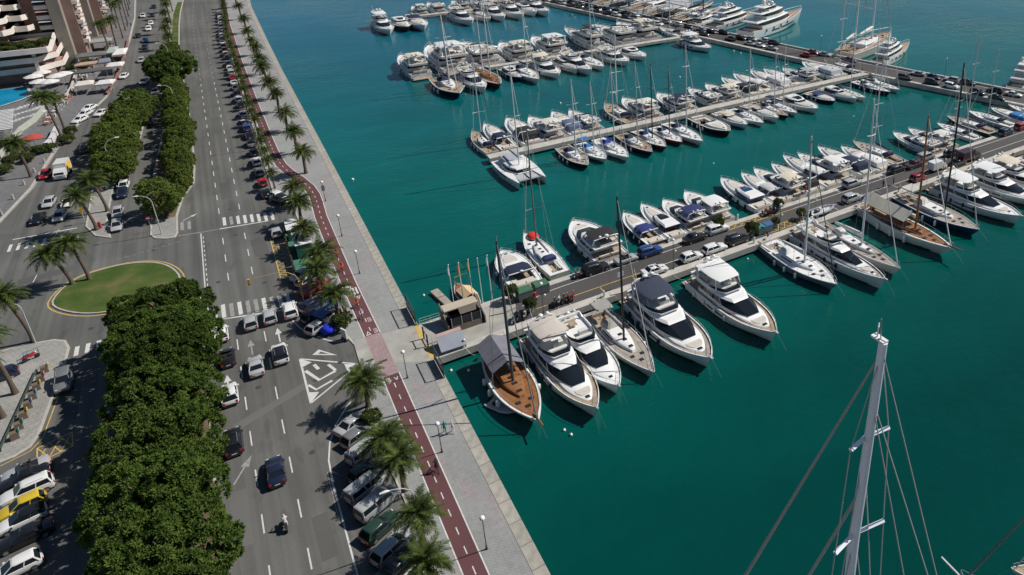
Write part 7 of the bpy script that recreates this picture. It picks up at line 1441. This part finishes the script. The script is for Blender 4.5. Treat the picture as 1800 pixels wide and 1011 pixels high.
for i in range(13):
    q = i / 12; o = new('barrier_post', None, None, None, (2.85 + .12 * q, 117.4 + 18.5 * q, .006)); tag(o, f'orange and white barrier post along the work site, {nth(i)} from the silver cars', 'barrier post', 'barrier posts of the work site')
    mb = MB(); mb.tube([(0, 0, 0), (0, 0, 1.0)], .09, 8); new('post', mb.mesh('post', M['objflat']), o, (.60, .22, .02)); mb = MB(); mb.tube([(0, 0, .45), (0, 0, .7)], .095, 8); new('band', mb.mesh('band', M['white']), o); mb = MB(); mb.tube([(0, 0, 0), (0, 0, .08)], [.24, .2], 8); new('foot', mb.mesh('foot', M['rubber']), o)
for i in range(6):
    y0 = 117.6 + i * 3.08; o = new('site_barrier', None, None, None, (2.93 + .02 * i, y0, .006)); tag(o, f'dark barrier panel of the work site, {nth(i)} from the silver cars', 'barrier', 'barrier panels of the work site'); mb = MB(); mb.box(-.03, .03, .1, 2.9, .15, 1.15); new('panel', mb.mesh('panel', M['objflat']), o, (.03, .07, .055)); mb = MB(); mb.box(-.05, .05, 0, 3.0, 1.15, 1.22); new('top_rail', mb.mesh('top_rail', M['dark_post']), o)
# bike stand corner: tarpaulin, bundle, box
g = P(575, 556); o = new('tarpaulin', None, None, None, (g.x, g.y, .006), (0, 0, radians(38))); tag(o, 'blue-grey tarpaulin stretched under the palm at the bike stand', 'tarpaulin', None)
mb = MB(); R = []
for i in range(7): R.append([(-2.1 + 4.2 * i / 6, -1.3 + 2.6 * j / 6, 1.5 - .22 * abs(j - 3) / 3 - .10 * sin(i * 2.1 + j)) for j in range(7)])
mb.rings(R, False, False, False); new('sheet', mb.mesh('sheet', M['canvas'], 60), o, (.10, .17, .34))
for sx in (-2, 2):
    for sy in (-1.2, 1.2): mb = MB(); mb.tube([(sx, sy, 0), (sx, sy, 1.35)], .03, 4); new('pole', mb.mesh('pole', M['grey_post']), o)
g = P(579, 586); o = new('bundle', None, None, None, (g.x, g.y, .006)); tag(o, 'bright blue tarpaulin bundle at the bike stand corner', 'bundle'); mb = MB(); V = []
k1 = random.Random(4); R = []
for i in range(8):
    th = pi * (i + .01) / 7.02; R.append([(1.0 * sin(th) * cos(j * pi / 6) * k1.uniform(.8, 1.12), 1.0 * sin(th) * sin(j * pi / 6) * k1.uniform(.8, 1.12), .75 - .75 * cos(th) * k1.uniform(.92, 1.05)) for j in range(12)])
mb.rings(R, True, True); new('cover', mb.mesh('cover', M['canvas'], 70), o, (.01, .03, .55)); mb = MB(); mb.ball((.9, .9, .5), .7, 9, 5, 0, (1, 1, .8)); new('fold', mb.mesh('fold', M['canvas'], 60), o, (.02, .08, .42))
g = P(607, 598); o = new('sign_box', None, None, None, (g.x, g.y, .12), (0, 0, radians(25))); tag(o, 'white information box at the corner of the bike stand', 'sign box'); mb = MB(); mb.box(-.1, .1, -.55, .55, .25, 1.7); new('panel', mb.mesh('panel', M['offwhite']), o); mb = MB(); mb.box(-.18, .18, -.6, .6, 0, .25); new('base', mb.mesh('base', M['dark_post']), o)
for i, p in enumerate([(612, 547), (603, 548)]):
    g = P(*p); o = new('bench', None, None, None, (g.x, g.y, .12), (0, 0, radians(90))); tag(o, ('bench behind the palm beside the bicycle lane', 'bench closer to the palm trunk by the bicycle lane')[i], 'bench', 'benches'); mb = MB(); mb.box(-.9, .9, -.22, .22, .4, .46); new('seat', mb.mesh('seat', M['teak_grey']), o); mb = MB(); mb.box(-.9, .9, .2, .26, .5, .9); new('backrest', mb.mesh('backrest', M['teak_grey']), o)
    for sx in (-.75, .75): mb = MB(); mb.box(sx - .04, sx + .04, -.2, .24, 0, .4); new('leg', mb.mesh('leg', M['dark_post']), o)
for p, lab in (((805 - 110, 662), 'dark drain grate beside the lower red lane'), ((674, 636), 'dark drain grate on the driveway'), ((650, 635), 'dark drain grate near the kerb of the driveway')):
    g = P(*p); o = new('drain_grate', None, None, None, (g.x, g.y, .1275)); tag(o, lab, 'drain grate', 'drain grates'); mb = MB(); mb.box(-.5, .5, -.22, .22, 0, .004); new('plate', mb.mesh('plate', M['dark_post']), o)
# ================================================================== hotel, pool and terraces
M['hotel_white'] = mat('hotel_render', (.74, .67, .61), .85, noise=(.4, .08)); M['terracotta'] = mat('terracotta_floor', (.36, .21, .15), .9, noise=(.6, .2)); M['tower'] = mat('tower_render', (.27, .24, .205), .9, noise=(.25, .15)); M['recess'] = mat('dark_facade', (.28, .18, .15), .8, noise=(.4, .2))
def level(parent, pts, z, h=1.15, t=.22, floor='terracotta'):
    """a terrace slab with a solid parapet on its open sides (pts counter-clockwise, first edge set is open)"""
    mb = MB(); mb.slab(pts, z - .3, z); new('floor_slab', mb.mesh('floor_slab', M[floor]), parent)
    inn = offset(pts, t); mb = MB(); mb.rings([[(*p, z - .42) for p in offset(pts, -.05)], [(*p, z + h) for p in offset(pts, -.05)], [(*p, z + h) for p in inn], [(*p, z + .01) for p in inn]], False, False); new('parapet', mb.mesh('parapet', M['hotel_white']), parent)
hotel = new('hotel_building', None, None, None, (-50, 290, 0)); tag(hotel, 'stepped hotel with planted terraces and white parapets above the pool', 'building'); off = Vector((-50, 290))
loc = lambda L: ccw([(x + 50, y - 290) for x, y in L])
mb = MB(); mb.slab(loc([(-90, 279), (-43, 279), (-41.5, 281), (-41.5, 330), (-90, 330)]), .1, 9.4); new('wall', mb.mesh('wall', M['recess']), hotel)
for k_, (f, r_) in enumerate(((277.0, -39.4), (275.0, -40.0))):
    level(hotel, loc([(-90, f + .6), (-45.5, f + .6), (-44.2, f), (r_ - 1.8, f + 4.2), (r_, f + 6), (r_, 296), (-90, 296)]), 3.3 + 3.1 * k_)
level(hotel, loc([(-90, 272.6), (-45.5, 271.8), (-40.6, 272.0), (-39.9, 274), (-41.0, 296), (-90, 296)]), 9.7, 1.1, .45, 'earth')
for x, y, h in ((-44.6, 276.5, 9.4), (-56, 276.4, 9.4)): mb = MB(); mb.box(x + 49.6, x + 50.4, y - 290.4, y - 289.6, 0, h); new('column', mb.mesh('column', M['hotel_white']), hotel)
for k_ in range(7):
    q = k_ * 1.1; z = 13.0 + 3.1 * k_
    level(hotel, loc([(-90, 286 + q), (-51.2 - q * .8, 286 + q), (-49.4 - q * .8, 288.5 + q), (-49.4 - q * .8, 330), (-90, 330)]), z); level(hotel, loc([(-49.2 - q * .8, 292 + q), (-46.4 - q * .8, 292 + q), (-45.2 - q * .8, 294 + q), (-45.2 - q * .8, 330), (-49.2 - q * .8, 330)]), z - .2)
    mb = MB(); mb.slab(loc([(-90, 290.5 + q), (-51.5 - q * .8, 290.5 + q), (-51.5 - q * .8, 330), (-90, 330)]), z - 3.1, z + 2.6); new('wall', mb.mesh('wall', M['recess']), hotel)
mb = MB(); mb.slab(loc([(-47.5, 297.5), (-44.0, 297.5), (-44.0, 330), (-47.5, 330)]), 9, 60); new('wall', mb.mesh('wall', M['terracotta']), hotel)
for i in range(16):
    x = -57 + (i % 8) * 2.1 + rnd.uniform(-.5, .5); y = 275 + (i // 8) * 6 + rnd.uniform(0, 4); bush(x, y, (rnd.uniform(.9, 1.5), rnd.uniform(.9, 1.5), rnd.uniform(.5, .9)), f'shrub on the planted hotel roof terrace, {nth(i % 8)} from the left in the {"front" if i < 8 else "back"} row', 9.72, 'shrubs on the hotel terrace')
for nm, x0, x1, y0, y1, lab in (('tower_block', -40.7, -37.7, 294.5, 318, 'blank grey-brown tower wall right of the stepped hotel'), ('tower_block', -38.9, -35.3, 338, 362, 'second grey-brown tower wall farther along the hotel street')):
    o = new(nm, None, None, None, (x0, y0, 0)); tag(o, lab, 'building', 'tower walls'); mb = MB(); mb.box(0, x1 - x0, 0, y1 - y0, 0, 78); new('wall', mb.mesh('wall', M['tower']), o)
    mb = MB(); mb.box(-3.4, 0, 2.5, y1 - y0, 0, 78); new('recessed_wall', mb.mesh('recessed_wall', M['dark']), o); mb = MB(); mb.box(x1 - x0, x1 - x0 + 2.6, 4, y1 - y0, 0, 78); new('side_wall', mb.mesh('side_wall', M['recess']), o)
    for k_ in range(14):
        z = 12 + k_ * 3.1; mb = MB(); mb.box(-3.3, -.1, .4, 2.5, z - .2, z + 1.0); new('balcony', mb.mesh('balcony', M['hotel_white']), o); mb = MB(); mb.rings([[(-3.2, -.3, z + 2.2), (-.2, -.3, z + 2.2)], [(-3.2, 1.8, z + 2.75), (-.2, 1.8, z + 2.75)]], False, False, False); new('awning', mb.mesh('awning', M['canvas']), o, [(.42, .44, .46), (.46, .26, .26), (.34, .40, .44), (.5, .5, .5)][k_ % 4])
        if k_ < 11: mb = MB(); mb.box(x1 - x0 + 2.6, x1 - x0 + 4.0, 4.4 + (k_ % 2), 9.5, z - 6.2, z - 5.0); new('balcony', mb.mesh('balcony', M['hotel_white']), o); mb = MB(); mb.rings([[(x1 - x0 + 4.3, 4.6, z - 3.9), (x1 - x0 + 4.3, 9, z - 3.9)], [(x1 - x0 + 2.6, 4.6, z - 3.3), (x1 - x0 + 2.6, 9, z - 3.3)]], False, False, False); new('awning', mb.mesh('awning', M['canvas']), o, [(.5, .48, .46), (.30, .36, .40), (.52, .42, .40)][k_ % 3])
# pool
mb = MB(); mb.poly([(-75, 272.5), (-48.0, 272.3), (-45.6, 260.5), (-47.5, 257.0), (-51.0, 252.8), (-75, 249)], .15); structure('pool', mb.mesh('pool', M['pool']), 'turquoise hotel pool')
mb = MB(); mb.rings([[(-48.0, 272.3, .34), (-45.6, 260.5, .34), (-47.5, 257.0, .34), (-51, 252.8, .34), (-75, 249, .34)], [(-47.3, 272.4, .34), (-44.9, 260.4, .34), (-47.0, 256.4, .34), (-50.8, 252.1, .34), (-75, 248.2, .34)]], False, False, False); structure('pool_edge', mb.mesh('pool_edge', M['kerb']), None, bpy.data.objects['pool'])
def parasol(x, y, s, label, c=(.66, .64, .62), group='parasols by the pool'):
    o = new('parasol', None, None, None, (x, y, .13), (0, 0, rnd.uniform(0, 1)), (s, s, s)); tag(o, label, 'parasol', group); mb = MB(); mb.tube([(0, 0, 0), (0, 0, 2.7)], .035, 5); new('pole', mb.mesh('pole', M['grey_post']), o)
    mb = MB(); mb.rings([[(r_ * cos(pi * i / 4), r_ * sin(pi * i / 4), z) for i in range(8)] for r_, z in ((1.75, 2.25), (1.7, 2.32), (.9, 2.62), (.06, 2.85))], False, True); new('canopy', mb.mesh('canopy', M['canvas']), o, c)
for i, (x, y) in enumerate([(60, 139), (74, 132), (70, 148), (100, 138), (113, 134), (88, 148)]): g = P(x, y, 2.5); parasol(g.x, g.y, 1.35, f'white parasol in front of the stepped hotel, {nth(i)} from the pool')
g = P(58, 245, 2.4); parasol(g.x, g.y, 1.2, 'red parasol under the pool-side palms', (.42, .06, .05)); 
mb = MB(); mb.box(-.3, .3, -.95, .35, .28, .34); LBED = mb.mesh('bed', M['white']); mb = MB(); mb.rings([[(-.3, .36, .3), (.3, .36, .3)], [(-.3, .95, .7), (.3, .95, .7)]], False, False, False); LBACK = mb.mesh('backrest', M['white']); mb = MB(); mb.box(-.26, .26, -.85, .3, 0, .28); LLEG = mb.mesh('base', M['grey_post'])
n_ = 0
for r_ in range(3):
    for i in range(10):
        g = P(18 + i * 6.6 + r_ * 1.5, 198 - i * 2.1 + r_ * 9.5); o = new('sun_lounger', None, None, None, (g.x, g.y, .13), (0, 0, radians(-60 + rnd.uniform(-15, 15)))); tag(o, f'pale sun lounger beside the pool, {nth(i)} in the {("first", "second", "third")[r_]} row from the water', 'sun lounger', 'sun loungers by the pool'); new('bed', LBED, o); new('backrest', LBACK, o); new('base', LLEG, o); n_ += 1
def tent(px_, py_, w, d, h, label, rz=0.0, c=(.66, .62, .58), fl=(.05, .05, .06)):
    g = P(px_, py_, h); o = new('terrace_tent', None, None, None, (g.x, g.y, .13), (0, 0, rz)); tag(o, label, 'tent', 'terrace tents along the hotel street')
    mb = MB(); mb.rings([[(-w / 2, -d / 2, h - .35), (w / 2, -d / 2, h - .35), (w / 2, d / 2, h - .35), (-w / 2, d / 2, h - .35)], [(-w / 2, -d / 2, h), (w / 2, -d / 2, h), (w / 2, d / 2, h), (-w / 2, d / 2, h)], [(-w * .3, -d * .12, h + .55), (w * .3, -d * .12, h + .55), (w * .3, d * .12, h + .55), (-w * .3, d * .12, h + .55)]], False, True); new('roof', mb.mesh('roof', M['canvas']), o, c)
    for sx in (-1, 1):
        for sy in (-1, 1): mb = MB(); mb.tube([(sx * w * .48, sy * d * .48, 0), (sx * w * .48, sy * d * .48, h - .3)], .05, 5); new('post', mb.mesh('post', M['grey_post']), o)
    for k_ in range(3): mb = MB(); x = -w * .28 + k_ * w * .28; mb.box(x - .35, x + .35, -.35, .35, .7, .75); mb.box(x - .05, x + .05, -.05, .05, 0, .7); new('table', mb.mesh('table', M['teak_grey']), o)
for px_, py_, w, d, h, lab, rz, c in ((148, 147, 4.2, 4.6, 2.7, 'square cream tent at the corner of the terrace', 0, (.62, .56, .50)), (185, 145, 4.0, 4.6, 2.7, 'square white tent beside the white taxi', -.15, (.64, .62, .60)), (202, 114, 4.2, 5.2, 2.7, 'white tent behind the white car at the terrace', -.1, (.62, .60, .57)), (211, 91, 3.4, 9.5, 2.7, 'long white tent along the hotel street kerb', -.05, (.66, .62, .60)), (197, 88, 2.6, 9.5, 2.5, 'long green-grey awning behind the long white tent', -.05, (.32, .38, .34)), (168, 72, 9, 6.5, 3.4, 'wide grey flat awning over the restaurant', 0, (.26, .27, .27)), (160, 96, 7.5, 5.5, 3.0, 'dark restaurant roof in front of the wide grey awning', 0, (.12, .13, .13)), (183, 107, 3.2, 5, 3.0, 'narrow blue-grey awning beside the restaurant', .1, (.17, .20, .24)), (160, 112, 8, 2.2, 2.6, 'long pinkish awning at the front of the restaurant', 0, (.42, .31, .26)), (165, 124, 9, 3.0, 3.2, 'dark grey flat roof facing the terrace', 0, (.10, .10, .105)), (185, 15, 5, 6, 3, 'cream pavilion at the top of the terraces', 0, (.48, .42, .36)), (150, 58, 3.5, 4.5, 3.4, 'small pink awning below the tower', 0, (.50, .42, .40)), (175, 33, 5, 5, 3.2, 'brown pavilion roof by the slender palms', 0, (.30, .24, .18))):
    tent(px_, py_, w, d, h, lab, rz, c)
def low_wall(pts, h, t, label, c):
    o = new('terrace_wall', None, None, None, (0, 0, 0)); tag(o, label, 'wall', 'terrace walls'); mb = MB(); strip(mb, pts, -t / 2, t / 2, 0); mb2 = MB(); L_ = [(p[0], p[1]) for p in mb.v[:len(pts)]]; R__ = [(p[0], p[1]) for p in mb.v[len(pts):]]
    mb2.rings([[(*p, .1) for p in L_], [(*p, h) for p in L_], [(*p, h) for p in R__], [(*p, .1) for p in R__]], False, False, False); new('wall', mb2.mesh('wall', M['objflat']), o, c)
low_wall(px((0, 280), (38, 232), (62, 215), (78, 196)), 1.3, .5, 'pale stepped wall at the front of the pool deck', (.42, .44, .38)); low_wall(px((118, 176), (128, 158), (137, 128)), 1.3, .5, 'white and red parapet between terrace and hotel', (.50, .46, .42)); low_wall(px((84, 262), (94, 250), (102, 232)), 1.5, .8, 'white striped low wall under the tall palms', (.60, .58, .60)); low_wall(px((188, 168), (205, 140), (222, 92), (226, 72)), .9, .35, 'low dark red wall along the terrace kerb', (.26, .12, .10)); low_wall(px((168, 133), (200, 128)), 1.0, .4, 'pale low wall between the two terrace tents', (.5, .48, .45))
o = new('pergola', None, None, None, (0, 0, .13)); tag(o, 'white slatted pergola at the left edge beside the pool', 'pergola'); g = P(0, 212, 2.6)
for k_ in range(14): mb = MB(); mb.box(g.x - 9, g.x + 3.4 - k_ * .16, g.y - 9 + k_ * 1.35, g.y - 8.4 + k_ * 1.35, 2.5, 2.62); new('slat', mb.mesh('slat', M['white']), o)
for xx, yy in ((3.0, -8.8), (1.2, 8.6), (-6, -8.8), (-6, 8.6)): mb = MB(); mb.box(g.x + xx - .1, g.x + xx + .1, g.y + yy - .1, g.y + yy + .1, 0, 2.5); new('post', mb.mesh('post', M['white']), o)
for i, p in enumerate([(20, 290), (35, 280), (70, 270), (90, 266), (8, 305), (118, 252), (126, 238), (52, 285), (10, 262), (30, 262), (146, 125), (155, 118), (128, 122)]):
    g = P(*p); bush(g.x, g.y, (rnd.uniform(.9, 1.6), rnd.uniform(.9, 1.6), rnd.uniform(.6, 1.0)), f'garden bush below the pool deck, {nth(i)} in the planting', .13, 'garden bushes by the hotel walk')
TS = []
for k_ in range(2): mb = MB(); mb.tube([(0, 0, .7), (0, 0, .74)], .42, 10); TS.append(('table_top', mb.mesh('table_top', M[('white', 'teak')[k_]]), None, []))
mb = MB(); mb.tube([(0, 0, 0), (0, 0, .7)], .05, 5); TL = ('table_leg', mb.mesh('table_leg', M['dark_post']), None, [])
mb = MB(); mb.box(-.22, .22, -.22, .22, .4, .46); mb.box(-.22, -.16, -.22, .22, .46, .9); mb.box(-.2, .2, -.2, .2, 0, .4, 0, .06, .06); CH = mb.mesh('chair', M['objflat'])
for i in range(34):
    x = 84 + (i * 37 % 116); y = 212 - (x - 84) * .92 - (i * 53 % 40) + 8
    if x > 205 or y < 62: continue
    g = P(x, y)
    if g.x > interp(LEFT, g.y) - 1.6: continue
    place('terrace_table', [TS[i % 2], TL] + [('chair', CH, 'c', [], ((.75 * cos(a), .75 * sin(a), 0), (0, 0, a + pi))) for a in (0, 1.6, 3.1, 4.7)], (g.x, g.y, .13), rnd.uniform(0, 3), (1.1, 1.1, 1.1), {'c': rnd.choice([(.5, .48, .45), (.12, .10, .09), (.4, .2, .15)])}, 'cafe table with four chairs on the hotel terraces', 'cafe table', 'cafe tables on the terraces')
# ---- wear on the ground: asphalt patches and manhole covers
for i, (x, y, w, d, r_, v) in enumerate([(-3.2, 86.5, 9.5, 1.3, .42, .15), (-7.6, 104, 1.6, 5, 0, .10), (-1.0, 131, 2.2, 7, .03, .095), (-4.5, 160, 1.8, 9, 0, .10), (-30, 139.5, 7, 2.2, .1, .10), (2.4, 91.2, 2.2, 4.2, .2, .10), (-7.9, 70, 1.7, 8, 0, .14), (-1.2, 63, 1.5, 6, .02, .10), (-4.2, 205, 2, 14, 0, .10), (-24, 100, 2, 6, 0, .09), (-30.5, 178, 2, 7, .1, .10)]):
    mb = MB(); mb.box(-w / 2, w / 2, -d / 2, d / 2, 0, .0012); o = new('repair_patch', mb.mesh('repair_patch', asphalt('patch_asphalt', v, (1, 1, .96), False)), road, None, (x, y, .0045), (0, 0, r_))
mb = MB(); mb.tube([(0, 0, 0), (0, 0, .004)], .34, 14); MH = mb.mesh('manhole_cover', M['dark_post'])
for i, (x, y) in enumerate([(-4.6, 91), (-1.5, 117.8), (-7.5, 122), (-4.2, 138), (-.6, 75.5), (-7.2, 84.5), (1.6, 88.5), (-28, 140), (-16, 139.5), (-4.4, 150), (4.8, 90.5), (-23, 118)]): new('manhole_cover', MH, road, None, (x, y, .0046))
